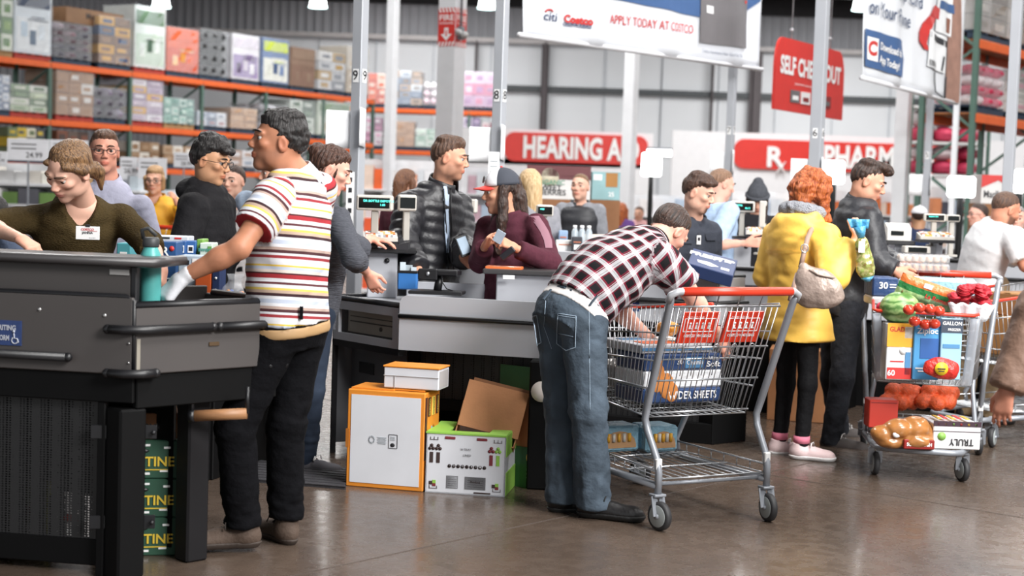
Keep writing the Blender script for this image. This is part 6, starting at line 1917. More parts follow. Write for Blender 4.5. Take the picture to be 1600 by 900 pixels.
# ------------------------------------------------------------------ bending man in plaid
J = stand(G(905, 803), 38, 1.76)
J.update(pel=P(893, 488, 6.9), wai=P(925, 446, 6.94), che=P(975, 408, 7.02), nec=P(1020, 378, 7.1), hed=P(1045, 361, 7.2), f=nrm(V3(.55, .5, -.68)), up=nrm(V3(.62, .35, .72)),
    sR=P(1032, 407, 6.93), sL=P(982, 388, 7.3), eR=P(1074, 452, 6.96), wR=P(1120, 520, 7.1), eL=P(958, 478, 7.3), wL=P(1014, 527, 7.28),
    hR=P(912, 512, 6.84), hL=P(872, 504, 7.0), kR=P(920, 645, 6.8), aR=P(926, 779, 6.86), kL=P(880, 645, 6.98), aL=P(880, 772, 6.98), tR=nrm(V3(.97, -.25, 0)), tL=nrm(V3(.95, .1, 0)))
r_, W, A, off = person('man in red, black and white plaid shirt bending over the wire cart', J, ROSY, dict(m=HDARK, th=.008, strand=.0012, line=-.006, h=.005),
    dict(m=PLAID, name='plaid_shirt', th=.02, sleeve=.95, hem=None, t0=.33, r=(.075, .072, .05), collar=(.045, .066, PLAID), open=.3, amp=.010, fr=26),
    dict(m=DENIM, th=.012, r=(.098, .075, .075), amp=.012, rise=.04, cut=-.035, k=.03), dict(m=SHOEK, sole=SOLEK, laces=SOLEK, L=.30),
    dict(L=dict(d=V3(.6, .1, -.7), n=V3(-.2, .6, -.5), curl=.35), R=dict(d=V3(.5, .3, -.8), curl=.4)), .010, .005, dict(beard=(.3, hx('5a4038'))), belly=.03, seed=8)
belt(r_, J, off, mat('white_waistband', 'dad6d4', .7), .03, .017, .055, belly=.03)
# jeans details: back pockets with stitching
STITCH = mat('pale_stitching', '8fa0b0', .8)
ax = nrm(J['wai'] - J['pel'])
def hip_surface(px, py, d0):
    # ray against the trousers
    o = P(px, py, 1) ; dr_ = nrm(o - C0)
    tr = [c for c in r_.children if c.name.startswith('trousers')][0]
    ok, loc, nn, i = tr.ray_cast(Vector(C0 - off), Vector(dr_))
    return (np.array(loc), np.array(nn)) if ok else (P(px, py, d0) - off, -dr_)
mb = MB()
for ring in (((872, 490), (900, 494), (899, 543), (885, 548), (870, 537)), ((833, 494), (839, 492), (846, 535), (839, 540))):
    pts = [hip_surface(*q, 6.8) for q in ring]
    fine = []
    for i in range(len(pts)):
        a, b_ = ring[i], ring[(i + 1) % len(ring)]
        for k in range(6):
            l, n_ = hip_surface(a[0] + (b_[0] - a[0]) * k / 6, a[1] + (b_[1] - a[1]) * k / 6, 6.8); fine.append(l + n_ * .002)
    mb.tube(fine, .0022, 5, closed=True)
for seg in (((920, 480), (921, 560), (922, 640)), ((853, 470), (850, 510), (862, 545)), ((872, 493), (900, 497)), ((873, 521), (896, 526))):
    fine = []
    for a, b_ in zip(seg[:-1], seg[1:]):
        for k in range(9):
            l, n_ = hip_surface(a[0] + (b_[0] - a[0]) * k / 8, a[1] + (b_[1] - a[1]) * k / 8, 6.8); fine.append(l + n_ * .0015)
    mb.tube(fine, .0016, 5)
mb.build('pocket_stitching', STITCH, r_)
mb = MB(); l, n_ = hip_surface(926, 470, 6.8); mb.bar(l - ax * .03 + n_ * .012, l + ax * .028 + n_ * .012, .012, .006); l, n_ = hip_surface(858, 462, 6.8); mb.bar(l - ax * .03 + n_ * .012, l + ax * .028 + n_ * .012, .012, .006); mb.build('belt_loop', DENIM, r_)

# ------------------------------------------------------------------ cashier in olive sweater
J = stand(BASE(118, 6.75), 190, 1.68)
J.update(pel=P(120, 500, 6.85), wai=P(120, 435, 6.78), che=P(118, 372, 6.66), nec=P(130, 316, 6.58), hed=P(108, 268, 6.42), f=nrm(V3(-.42, -.72, -.55)), up=nrm(V3(-.05, -.55, .83)),
    sR=P(52, 342, 6.62), sL=P(190, 340, 6.68), eR=P(-22, 352, 6.4), wR=P(30, 372, 6.22), eL=P(232, 382, 6.5), wL=P(254, 418, 6.28))
r_, W, A, off = person('cashier with tied back hair and olive knit sweater looking down', J, FAIR, dict(m=HDBLOND, th=.010, strand=.0015, h=.005, line=.016,
    locks=[((-.04, -.098, -.045), (.036, .036, .038)), ((-.05, -.11, -.06), (-.06, -.09, -.13), .024, .008), ((0, -.055, -.005), (.072, .05, .055)), ((.045, .06, .07), (.077, .0, .025), .014, .02), ((-.045, .06, .07), (-.077, .0, .025), .014, .02), ((.077, .0, .025), (.05, -.085, -.035), .02, .02), ((-.077, .0, .025), (-.04, -.085, -.035), .02, .02), ((0, -.06, .06), (.02, -.095, -.02), .05, .04)]),
    dict(m=KNIT, name='sweater', th=.016, sleeve=1.25, sleeveR=1.1, hem=.1, r=(.062, .056, .05), vneck=(.075, .10), amp=.006, post=lambda V, uv, nn: .0012 * np.sin(uv[:, 1] * 420)),
    dict(m=BLACKD), None, dict(R=dict(d=V3(.75, -.35, -.4), n=V3(0, .3, -1), curl=(.95, 1., 1.05, 1.1), thumb=.6), L=dict(d=V3(.1, -.5, -.8), curl=.4)), .010, .0046, dict(lip=hx('b06a62'), brow=(.10, .06, .04), eye='brown', closed=True, sc=1.04), wd=.95, fem=True, seed=12)
q = P(137, 364, 6.36) - off
mb = MB(); mb.box(q, (.098, .004, .055), bev=.002, mi=0); mb.text('COSTCO', q + V3(0, -.003, .014), X3, Z3, .013, 2, bold=.03); mb.text('JANNA', q + V3(0, -.003, .001), X3, Z3, .014, 1, bold=.02); mb.text('Since 2015', q + V3(.02, -.003, -.02), X3, Z3, .006, 1)
mb.box(q + V3(0, 0, .03), (.018, .006, .012), mi=1); mb.bar(q + V3(0, -.003, .008), q + V3(.04, -.003, .008), .001, .001, mi=2); mb.build('name_badge', [PW, INK, PRED], r_)

# ------------------------------------------------------------------ man with glasses behind the cashier
J = folk(172, 203, 9.0, 160); J['hed'] = P(163, 238, 8.95); J['f'] = nrm(V3(.30, -.95, -.02)); J['nec'] = P(168, 283, 9.02); J.update(sL=P(221, 322, 9.0), sR=P(118, 324, 9.05), che=P(170, 352, 9.03)); bend_arm(J, 'L', P(232, 430, 8.9))
LAV = cloth('lavender_shirt', 'a2a2b4', .8, .06)
r_, W, A, off = person('man with glasses in lavender grey button shirt behind the cashier', J, hx('c98f7a'), dict(m=HBROWN, th=.010, top=(.006, 0), line=.006),
    dict(m=LAV, th=.016, sleeve=1.95, hem=.15, collar=(.05, .068, LAV), fold=True, open=.35), dict(m=BLACKD), dict(m=SHOEK, sole=SOLEK), dict(L=dict(), R=dict()), .014, .0055, dict(beard=(.15, hx('8a5a48')), sc=1.06), belly=.02, seed=21)
glasses(r_, W, off, GLK)
# ------------------------------------------------------------------ lady in yellow coat, far
J = folk(243, 261, 13, 182); J['f'] = nrm(V3(.0, -1, -.05)); bend_arm(J, 'L', P(276, 318, 12.75))
YEL2 = mat('mustard_coat', 'dba021', .6, var=.08, bump=.1)
r_, W, A, off = person('lady with blond bob and glasses in mustard yellow coat by a distant cart', J, LIGHT, dict(m=HB('sandy_hair', '8a6a48', 'c09a70'), th=.02, line=.012, top=(.01, .01), locks=[((.075, .01, .03), (.07, .0, -.06), .026, .022), ((-.075, .01, .03), (-.07, .0, -.06), .026, .022), ((0, -.07, .0), (0, -.07, -.06), .06, .05)]),
    dict(m=YEL2, name='coat', th=.026, sleeve=1.95, hem=.32, flare=(.05, .04), vneck=(.06, .1), collar=(.05, .08, YEL2), open=.6), dict(m=BLACKD), dict(m=SHOEK, sole=SOLEK), dict(L=dict(curl=.7)), .018, .007, dict(), fem=True, seed=22)
glasses(r_, W, off, GLK)
# ------------------------------------------------------------------ young man in black hoodie
J = folk(322, 214, 8.3, 112); J['hed'] = P(330, 254, 8.28); J['f'] = nrm(V3(.92, -.3, -.18)); J['nec'] = P(322, 292, 8.32)
J.update(sL=P(345, 322, 8.5), sR=P(303, 325, 8.1)); bend_arm(J, 'R', P(345, 395, 7.95)); bend_arm(J, 'L', P(360, 400, 8.3))
HOOD = cloth('black_hoodie', '161518', .85, .1, 20)
hd = lambda a: J['nec'] + A0_.T @ np.array(a)
A0_ = np.array((J['rgt'], J['fwd'], Z3))
r_, W, A, off = person('young man with black hair and glasses in black hooded jacket', J, OLIVE, dict(m=HBLACK, th=.02, top=(.03, .03), curl=.005, cf=60, line=.0, locks=[((0, .05, .1), (.05, .035, .025)), ((.03, .09, .075), (.03, .02, .02)), ((-.03, .09, .075), (.03, .02, .02))]),
    dict(m=HOOD, name='hoodie', th=.026, sleeve=1.97, hem=.12, r=(.072, .062, .05), extra=[ell(hd((0, -.09, -.02)), (.12, .07, .07), A0_), cone(hd((-.08, -.03, .02)), hd((-.06, .07, -.02)), .035, .02), cone(hd((.08, -.03, .02)), hd((.06, .07, -.02)), .035, .02)], ek=.02),
    dict(m=BLACKD), dict(m=SHOEK, sole=SOLEK), dict(L=dict(), R=dict()), .012, .005, dict(eye='dark', brow=(.01, .01, .01), sc=1.04), belly=.02, seed=23)
glasses(r_, W, off, GLK)
# ------------------------------------------------------------------ woman behind the hoodie, far
J = folk(364, 258, 11, 165); J['f'] = nrm(V3(-.3, -.95, 0))
person('woman in pale grey top and dark cardigan behind the hoodie wearer', J, FAIR, dict(m=HDARK, th=.012, locks=[((0, -.1, 0), (.035, .035, .035))]), dict(m=cloth('pale_grey_top', 'b4b0b0'), th=.016, sleeve=1.6, vneck=(.07, .1), hem=.15), dict(m=BLACKD), dict(m=SHOEK, sole=SOLEK), dict(L=dict(), R=dict()), .018, .007, dict(), fem=True, seed=24)
# ------------------------------------------------------------------ pale blue shirt hidden by the striped polo
J = folk(440, 240, 8.9, 250); J['sR'] = P(385, 315, 9.1)
person('person in pale blue shirt almost hidden behind the man in striped polo', J, LIGHT, dict(m=HDARK), dict(m=cloth('pale_blue_cotton', 'a4b4c8'), th=.02, sleeve=1.9, hem=.15), dict(m=DENIMD), dict(m=SHOEK, sole=SOLEK), dict(L=dict(), R=dict()), .018, .008, dict(), seed=25)
# ------------------------------------------------------------------ woman with a bun
J = stand(G(478, 742), 72, 1.66)
J.update(pel=P(486, 478, 7.8), wai=P(492, 430, 7.78), che=P(504, 370, 7.74), nec=P(503, 322, 7.74), hed=P(517, 268, 7.68), f=nrm(V3(.93, .05, -.32)), up=nrm(V3(.3, .05, .95)),
    sR=P(527, 342, 7.58), sL=P(510, 345, 7.96), eR=P(553, 404, 7.46), wR=P(574, 426, 7.66), eL=P(560, 390, 8.05), wL=P(578, 372, 8.25), hR=P(495, 490, 7.72), hL=P(478, 490, 7.9), kR=P(487, 612, 7.7), kL=P(462, 612, 7.9), aR=P(478, 716, 7.8), aL=P(446, 712, 7.95), tR=nrm(V3(.95, -.25, 0)), tL=nrm(V3(.9, -.3, 0)))
HEATH = cloth('heather_grey_jersey', '4d4f56', .9, .25, 60, stretch=(1, 1, 6))
r_, W, A, off = person('woman with brown hair bun in heather grey top at the lane 8 register', J, ROSY, dict(m=HB('auburn_bun_hair', '2c1a14', '5c3c2e'), th=.016, strand=.003, h=.005, line=-.004, locks=[((0, -.100, .075), (.045, .042, .045)), ((-.07, .03, .02), (-.072, .035, -.04), .006, .004), ((.07, .03, .02), (.072, .035, -.04), .006, .004), ((0, .03, .095), (.05, .045, .02))]),
    dict(m=HEATH, name='top', th=.014, sleeve=1.35, hem=.10, r=(.066, .058, .05), amp=.007), dict(m=DENIMD, th=.008, r=(.09, .062, .05), rise=.06), dict(m=mat('grey_canvas_shoe', '57565c', .8), sole=SOLEW, laces=LACEW, L=.27),
    dict(R=dict(d=V3(.45, .2, -.9), n=V3(.3, .6, -.2), curl=.5), L=dict(d=V3(.95, .1, -.15), n=V3(0, 0, -1), curl=(.3, .3, .35, .4))), .011, .005, dict(brow=(.06, .035, .025)), belly=.03, fem=True, seed=26)
# ------------------------------------------------------------------ man in black puffer jacket
J = folk(674, 211, 8.8, 125); J['hed'] = P(703, 249, 8.75); J['f'] = nrm(V3(.97, -.15, -.12)); J['nec'] = P(690, 294, 8.82); J['up'] = nrm(V3(.08, 0, 1))
J.update(che=P(672, 345, 8.82), sR=P(640, 322, 8.66), sL=P(715, 322, 9.0)); J['eR'] = P(628, 382, 8.55); J['wR'] = P(655, 425, 8.4); J['eL'] = P(722, 385, 8.9); J['wL'] = P(724, 402, 8.62)
r_, W, A, off = person('man in black quilted puffer jacket and pale blue shirt by the register', J, hx('cf9a80'), dict(m=HBROWN, th=.010, top=(.016, .004), strand=.002, line=.003),
    dict(m=PUFF, name='puffer_jacket', th=.032, sleeve=1.97, sleeveR=1.9, hem=.16, r=(.07, .066, .055), collar=(.085, .078, PUFF), open=.5, post=quilt(.062, .014), amp=.004), dict(m=BLACKD, th=.014), dict(m=SHOEK, sole=SOLEK),
    dict(L=dict(d=V3(.5, -.5, -.3), n=V3(-.3, -.6, .6), curl=(.7, .75, .8, .85), thumb=.6), R=dict(none=True)), .011, .005, dict(beard=(.45, hx('6a4a38')), brow=(.06, .04, .03), eye='blue'), seed=27)
tp = [c for c in r_.children if c.name.startswith('puffer')][0]
def on_surf(o, off, px, py, d0, lift=.004):
    dr_ = nrm(P(px, py, 1) - C0); ok, loc, nn, i = o.ray_cast(Vector(C0 - off), Vector(dr_))
    return (np.array(loc) + np.array(nn) * lift, np.array(nn)) if ok else (P(px, py, d0) - off, -dr_)
def strip_on(o, off, rows, d0, m, name, parent, lift=.004):
    mb = MB(); L_ = []
    for (x0, x1, y) in rows: L_.append([on_surf(o, off, x0 + (x1 - x0) * k / 4, y, d0, lift)[0] for k in range(5)])
    vs = [p for r in L_ for p in r]; n_ = len(rows)
    mb.add(vs, [(i * 5 + j, i * 5 + j + 1, (i + 1) * 5 + j + 1, (i + 1) * 5 + j) for i in range(n_ - 1) for j in range(4)], 0, True)
    return mb.build(name, m, parent)
strip_on(tp, off, [(692, 703, 292), (692, 701, 305), (693, 700, 330), (694, 701, 360), (697, 703, 395)], 8.5, cloth('pale_blue_oxford', 'a9b8cc'), 'shirt_front', r_, .006)
mb = MB(); mb.tube([on_surf(tp, off, 692 + (y - 296) * .06, y, 8.5, .008)[0] for y in range(296, 430, 8)], .004, 6); mb.tube([on_surf(tp, off, 703 + max(0, y - 330) * .05, y, 8.5, .008)[0] for y in range(296, 430, 8)], .004, 6); mb.build('zip', TRIM, tp)
# ------------------------------------------------------------------ woman in cap
J = folk(800, 262, 8.4, 238); J['hed'] = P(783, 302, 8.4); J['f'] = nrm(V3(-.96, -.2, -.1)); J['up'] = nrm(V3(-.1, 0, 1)); J['nec'] = P(797, 340, 8.42)
J.update(che=P(805, 380, 8.45), sR=P(762, 355, 8.6), sL=P(838, 352, 8.32)); J['eR'] = P(750, 408, 8.4); J['wR'] = P(757, 386, 8.12); J['eL'] = P(860, 412, 8.15); J['wL'] = P(806, 388, 8.02)
MAROON = cloth('maroon_fleece', '4e2632', .95, .12, 40, .3)
r_, W, A, off = person('woman with long dark hair, tricolour cap and maroon fleece holding a card', J, hx('c8957a'), dict(m=HLONG, th=.014, strand=.0025, locks=[((.072, .0, .02), (.085, .01, -.15), .03, .04), ((.085, .01, -.15), (.09, .045, -.34), .04, .028), ((0, -.085, -.02), (.02, -.10, -.2), .06, .055), ((.02, -.10, -.2), (.06, -.07, -.38), .055, .03), ((-.075, .0, .02), (-.085, .02, -.15), .03, .03), ((-.085, .02, -.15), (-.08, .06, -.33), .03, .02)]),
    dict(m=MAROON, name='fleece', th=.02, sleeve=1.93, hem=.16, r=(.07, .06, .048), collar=(.05, .072, MAROON), open=.4), dict(m=BLACKD), dict(m=SHOEK, sole=SOLEK),
    dict(R=dict(d=V3(.35, -.5, .75), n=V3(.5, -.2, -.2), curl=(.75, .8, .9, 1.), thumb=.7), L=dict(d=V3(-.75, -.25, .35), n=V3(-.2, .6, -.6), curl=(.7, .8, .9, 1.), thumb=.7)), .011, .005, dict(brow=(.03, .02, .015), eye='dark', lip=hx('a8605c')), fem=True, wd=.97, seed=28)
def cap(W, A, off, root, colour_front, colour_back, brim, logo=None, sc=1., hgt=.0):
    c = (W((0, 0, 0)))
    def S_(u, v):      # u round, v up
        a = u * 6.2832; e = v * 1.5708
        return W((.087 * math.sin(a) * math.cos(e), -.012 + .106 * math.cos(a) * math.cos(e), .045 + (.082 + hgt) * math.sin(e))) - off
    mb = MB(); mb.grid(S_, 40, 10, th=-.003)
    # panels: front faces get material 0, the rest 1
    k = 0
    for i in range(40):
        for j in range(10):
            a = (i + .5) / 40 * 360; mb.m[i * 10 + j] = 0 if (a < 62 or a > 298) else 1
    hat = mb.build('cap', [colour_front, colour_back], root)
    mb = MB()
    mb.grid(lambda u, v: W(((u - .5) * .15 * (1 - .25 * v * v), .085 - .10 * (u - .5) ** 2 * 4 * .35 + v * .075 * (1 - (2 * u - 1) ** 2 * .5), .05 - .012 * v - .02 * (2 * u - 1) ** 2)) - off, 12, 5, th=.004); mb.build('brim', brim, hat)
    mb = MB(); mb.ball(W((0, -.012, .128 + hgt)) - off, .008, 8); mb.build('button', brim, hat)
    return hat
ht = cap(W, A, off, r_, mat('cap_white', 'e6e6ea', .7), mat('cap_charcoal', '3c404a', .8), mat('cap_red', 'd8423a', .6), hgt=.02)
mb = MB(); mb.prism([(-.018, -.012), (0, -.02), (.016, -.008), (.02, .012), (.004, .02), (-.006, .008), (-.02, .012)], W((-.02, .098, .085)) - off, A[0], nrm(A[2] - A[1] * .35), .006); mb.build('emblem', INK, ht)
tp = [c for c in r_.children if c.name.startswith('fleece')][0]
strip_on(tp, off, [(826, 842, 338), (836, 850, 350), (844, 857, 362), (850, 862, 376), (852, 863, 388)], 8.1, mat('mauve_panel', '8a6470', .9), 'shoulder_panel', tp, .003)
# held cards
mb = MB(); mb.box((0, 0, 0), (.05, .003, .07)); o = mb.build('payment_card', mat('card_pale', 'b8c8d8', .4)); o.location = P(780, 370, 7.97); o.rotation_euler = (.3, .5, -.2); tag(o, 'pale payment card between the fingers of the capped woman', 'card')
mb = MB(); mb.box((0, 0, 0), (.085, .02, .035), bev=.004); o = mb.build('card_wallet', mat('wallet_black', '1c1c22', .4)); o.location = P(793, 396, 7.98); o.rotation_euler = (0, -.7, -.2); tag(o, 'small black wallet in the hand of the capped woman', 'wallet')
t_ = thing('mobile_phone', 'phone with pale screen held by the man in puffer jacket', 'phone', P(724, 384, 8.5), .4)
mb = MB(); mb.box((0, 0, 0), (.075, .012, .12), bev=.004, M=(nrm(V3(.9, .2, .3)), nrm(V3(-.1, .95, -.3)), nrm(V3(-.3, .3, .9)))); mb.build('case', TRIM, t_)
mb = MB(); mb.box((.0, -.008, .002), (.06, .004, .095), M=(nrm(V3(.9, .2, .3)), nrm(V3(-.1, .95, -.3)), nrm(V3(-.3, .3, .9)))); mb.build('screen', mat('phone_screen', '9fb0c0', .2), t_)
# ------------------------------------------------------------------ background shoppers
def extra(label, px, ytop, d, ang, hair, tm, pm_, sk=LIGHT, fem=False, f=None, arms=None, topd=None, seed=40, headd=None, hairpad=.02):
    J = folk(px, ytop, d, ang, 0, hairpad)
    if f is not None: J['f'] = nrm(np.array(f))
    for s, w_ in (arms or {}).items(): bend_arm(J, s, w_)
    td = dict(m=tm, th=.018, sleeve=1.95, hem=.14); td.update(topd or {})
    return J, person(label, J, sk, hair, td, dict(m=pm_), dict(m=SHOEK, sole=SOLEK), dict(L=dict(), R=dict()), .019 if d > 10 else .014, .0075 if d > 10 else .006, headd or {}, fem=fem, seed=seed)
LONGL = [((.07, .0, .02), (.07, -.02, -.16), .03, .03), ((-.07, .0, .02), (-.07, -.02, -.16), .03, .03), ((0, -.08, 0), (0, -.09, -.2), .065, .05)]
extra('woman with chestnut hair in maroon coat behind the puffer jacket', 632, 264, 12.5, 40, dict(m=HB('chestnut_hair', '4a2c1e', '8a5c40'), th=.016, locks=LONGL), MAROON, BLACKD, fem=True, seed=41)
extra('woman with pale blond hair seen past the cap wearer', 829, 264, 11, 340, dict(m=HBLOND, th=.016, locks=LONGL), cloth('dusty_top', '8a8a90'), BLACKD, fem=True, seed=42)
GREYS = cloth('grey_sweatshirt', '86888e', .9); VEST = mat('black_vest_nylon', '26272c', .5, bump=.2)
J, (r_, W, A, off) = extra('woman in black padded vest over grey shirt beyond the counters', 907, 270, 13.2, 195, dict(m=HDBLOND, th=.004, strand=.001, locks=[((0, -.1, .06), (.03, .03, .03))]), GREYS, BLACKD, FAIR, True, f=(-.35, -.9, .05), seed=43, topd=dict(vneck=(.05, .05)), headd=dict(brow=(.1, .06, .04)))
garment('vest', [sweep(torso_secs(J, .03, .95, 1., .14, 0, (0, 0), 2.8), .004, (J['pel'], Z3, J['rgt'], 0, 't'))], VEST, r_, .019, off, 3, .005, post=quilt(.1, .012))
mb = MB(); na = Z3
mb.grid(lambda u, v: J['nec'] - off + V3(.085 * math.sin(.5 + u * 5.28), 0, 0) + V3(0, -.085 * math.cos(.5 + u * 5.28), -.05 + .09 * v - .03 * max(0, math.cos(.5 + u * 5.28))), 24, 3, th=.012); mb.build('collar', VEST, r_)
# employee with goatee
J = folk(1084, 268, 9.5, 145); J['hed'] = P(1092, 303, 9.42); J['f'] = nrm(V3(.84, -.46, -.28)); J['nec'] = P(1083, 342, 9.5); J['che'] = P(1080, 390, 9.5); J.update(sR=P(1055, 362, 9.42), sL=P(1112, 362, 9.56)); bend_arm(J, 'R', P(1085, 440, 9.2)); bend_arm(J, 'L', P(1118, 440, 9.4))
SLATE = cloth('slate_work_shirt', '363a44', .8, .1)
r_, W, A, off = person('employee with goatee in dark slate work shirt looking down at a cart', J, FAIR, dict(m=HB('brown_swept_hair', '2c1c16', '5a3e30'), th=.016, top=(.014, .010), locks=[((.045, .05, .085), (.03, .04, .022)), ((-.02, .06, .09), (.04, .035, .022))]),
    dict(m=SLATE, name='work_shirt', th=.016, sleeve=1.4, hem=.14, collar=(.048, .068, SLATE), fold=True, open=.55, vneck=(.035, .08)), dict(m=BLACKD), dict(m=SHOEK, sole=SOLEK), dict(L=dict(), R=dict()), .012, .005, dict(beard=(.9, hx('3a2620'), 'goatee'), brow=(.03, .02, .015)), seed=44)
tp = [c for c in r_.children if c.name.startswith('work_shirt')][0]
for rows in ([(1062, 1082, 371), (1062, 1082, 376), (1064, 1081, 381)], [(1101, 1117, 365), (1101, 1118, 370), (1103, 1117, 376)]): strip_on(tp, off, rows, 9.3, SLATE, 'chest_pocket', tp, .01)
q, n_ = on_surf(tp, off, 1090, 375, 9.3, .012)
mb = MB(); mb.box(q, (.03, .004, .055), M=(np.cross(Z3, n_), n_, Z3)); mb.box(q + n_ * .003 + Z3 * .005, (.018, .002, .02), M=(np.cross(Z3, n_), n_, Z3), mi=1); mb.tube([q + Z3 * .028, on_surf(tp, off, 1090, 364, 9.3, .012)[0]], .002, 5, mi=1); mb.build('identity_badge', [PW, INK], r_)
J, _ = extra('man in pale blue shirt with arms out behind the goatee employee', 1122, 262, 11.5, 60, dict(m=HB('light_brown_hair', '6a4c38', '9a7860'), th=.006), cloth('sky_blue_shirt', 'a9c0dc', .8), DENIM, ROSY, seed=45, topd=dict(sleeve=1.0, r=(.07, .075, .05), hem=.2), arms={'R': P(1166, 380, 11.2)}, f=(.85, .3, -.2))
J, (r_, W, A, off) = extra('person in charcoal beanie working at lane 7 register', 1183, 290, 13, 185, dict(m=HDARK, th=.01, locks=LONGL), cloth('black_work_top', '1c1c20'), BLACKD, LIGHT, True, f=(-.1, -.85, -.5), seed=46)
BEAN = cloth('charcoal_beanie', '4a4c52', .95, .2, 60, .5)
f = Fld([ell(W((0, -.012, .05)), V3(.088, .108, .10), A)], .008); f.add(ell(W((0, -.012, .055)), V3(.09, .108, .098), A)); f.add(cone(W((0, -.03, .12)), W((0, -.045, .155)), .06, .045), .03); f.cut(W((0, .08, .045)), -nrm(A[2] * .9 - A[1] * .25))
V_, F_ = f.mesh(); bn = np_obj('beanie', V_, F_, BEAN, r_, None, None, off)
mb = MB(); mb.tube([W((.094 * math.sin(a), -.012 + .112 * math.cos(a), .045 + .016 * math.cos(a))) - off for a in np.linspace(0, 6.283, 25)[:-1]], .016, 8, closed=True); mb.build('cuff', BEAN, bn)
# far right shoppers
J, (r_, W, A, off) = extra('man with glasses and grey shirt far behind the white polo man', 1532, 318, 15, 265, dict(m=HDARK, th=.008), cloth('pale_slate_shirt', '8f97a6'), BLACKD, ROSY, seed=47, f=(-.95, -.2, 0)); glasses(r_, W, off, GLK)
extra('smiling man in black top at the right edge behind white polo man', 1589, 321, 12.6, 200, dict(m=HB('grey_hair', '6a6260', 'a09894'), th=.006), cloth('black_red_top', '1a181a'), BLACKD, ROSY, seed=48, f=(-.3, -.9, 0), headd=dict(beard=(.5, hx('9a8a84'))))
J, (r_, W, A, off) = extra('shopper in white cap and navy jacket beyond lane 6 register', 1437, 322, 15, 20, dict(m=HDARK, th=.006), cloth('navy_jacket', '2e3a58'), BLACKD, OLIVE, seed=49)
cap(W, A, off, r_, mat('cap_white', 'e6e6ea'), mat('cap_white', 'e6e6ea'), mat('cap_white', 'e6e6ea'))
extra('distant shopper with auburn hair in violet top right of the vest wearer', 972, 318, 20, 10, dict(m=HRED, th=.014, locks=LONGL), cloth('violet_top', '6a4a8a'), BLACKD, fem=True, seed=50)
extra('distant shopper in pale pink top right of the thin white column', 1000, 324, 23, 200, dict(m=HBROWN, th=.012), cloth('pink_top', 'd8a8a8'), DENIM, fem=True, seed=51)
J = folk(52, 290, 8.8, 250, 25); person('shopper in grey and blue jacket stooping behind the cashier', J, LIGHT, dict(m=HBLACK, th=.014), dict(m=cloth('grey_blue_jacket', '4a5468'), th=.022, sleeve=1.9, hem=.15), dict(m=BLACKD), dict(m=SHOEK, sole=SOLEK), dict(L=dict(), R=dict()), .016, .008, {}, seed=52)

# ------------------------------------------------------------------ red haired woman in yellow raincoat
J = stand(G(1246, 716), 48, 1.62)
J.update(pel=P(1246, 470, 8.66), wai=P(1246, 425, 8.64), che=P(1246, 372, 8.62), nec=P(1256, 338, 8.62), hed=P(1270, 304, 8.62), f=nrm(V3(.9, .42, -.12)), up=nrm(V3(.05, 0, 1)),
    sR=P(1290, 372, 8.48), sL=P(1215, 368, 8.78), eR=P(1302, 432, 8.3), wR=P(1337, 372, 8.36), eL=P(1200, 430, 8.8), wL=P(1225, 450, 9.0), hR=P(1262, 482, 8.58), hL=P(1232, 482, 8.74), kR=P(1262, 600, 8.56), kL=P(1228, 600, 8.76), aR=P(1252, 696, 8.6), aL=P(1218, 690, 8.78), tR=nrm(V3(.95, -.28, 0)), tL=nrm(V3(.96, -.1, 0)))
nk = J['nec']; Ac = np.array((J['rgt'], J['fwd'], Z3)); hq = lambda *a: nk + Ac.T @ np.array(a)
PINKSH = mat('blush_sneaker', 'dfc6c6', .7, bump=.15, bs=200)
r_, W, A, off = person('woman with copper hair in bright yellow raincoat and black leggings', J, FAIR, dict(m=HRED, th=.028, curl=.009, cf=48, h=.006, line=-.03, top=(.018, .022), k=.02, locks=[((0, -.09, .02), (.085, .06, .085)), ((.07, .0, .02), (.06, .05, .08)), ((-.07, .0, .02), (.06, .05, .08)), ((0, -.085, -.06), (.085, .05, .05)), ((.075, .035, -.04), (.08, .06, -.13), .04, .028), ((-.07, .03, -.04), (-.07, .05, -.1), .035, .02), ((.07, .05, .05), (.025, .03, .05))]),
    dict(m=RAIN, name='raincoat', th=.03, sleeve=1.86, hem=.215, flare=(.05, .045), r=(.082, .076, .062), amp=.010, fr=20, extra=[ell(hq(0, -.10, -.045), (.135, .065, .075), Ac), cone(hq(-.10, -.05, .0), hq(-.07, .08, -.03), .04, .03), cone(hq(.10, -.05, .0), hq(.07, .08, -.03), .04, .03)], ek=.018),
    dict(m=cloth('black_leggings', '101013', .8), th=.0, r=(.082, .056, .043), amp=.003, cut=.0), dict(m=PINKSH, sole=SOLEW, laces=LACEW, L=.26),
    dict(R=dict(d=V3(.25, .05, .95), n=V3(-.8, .4, .3), curl=(1., 1.05, 1.1, 1.1), thumb=.8), L=dict()), .011, .005, dict(), fem=True, seed=31)
tp = [c for c in r_.children if c.name.startswith('raincoat')][0]
f = Fld([ell(hq(0, 0, .0), (.16, .16, .1), Ac)], .008)
for i in range(14):
    a0, a1 = 6.2832 * i / 14, 6.2832 * (i + 1) / 14
    pp_ = lambda a: hq(.095 * math.sin(a), .095 * math.cos(a) - .01, .025 - .02 * math.cos(a))
    f.add(cone(pp_(a0), pp_(a1), .036, .036), .02)
V_, F_ = f.mesh(); V_ = V_ + vnormals(V_, F_) * (.006 * vnoise(V_, 70, 4))[:, None]; np_obj('fleece_scarf', V_, F_, FLEECE, r_, None, None, off)
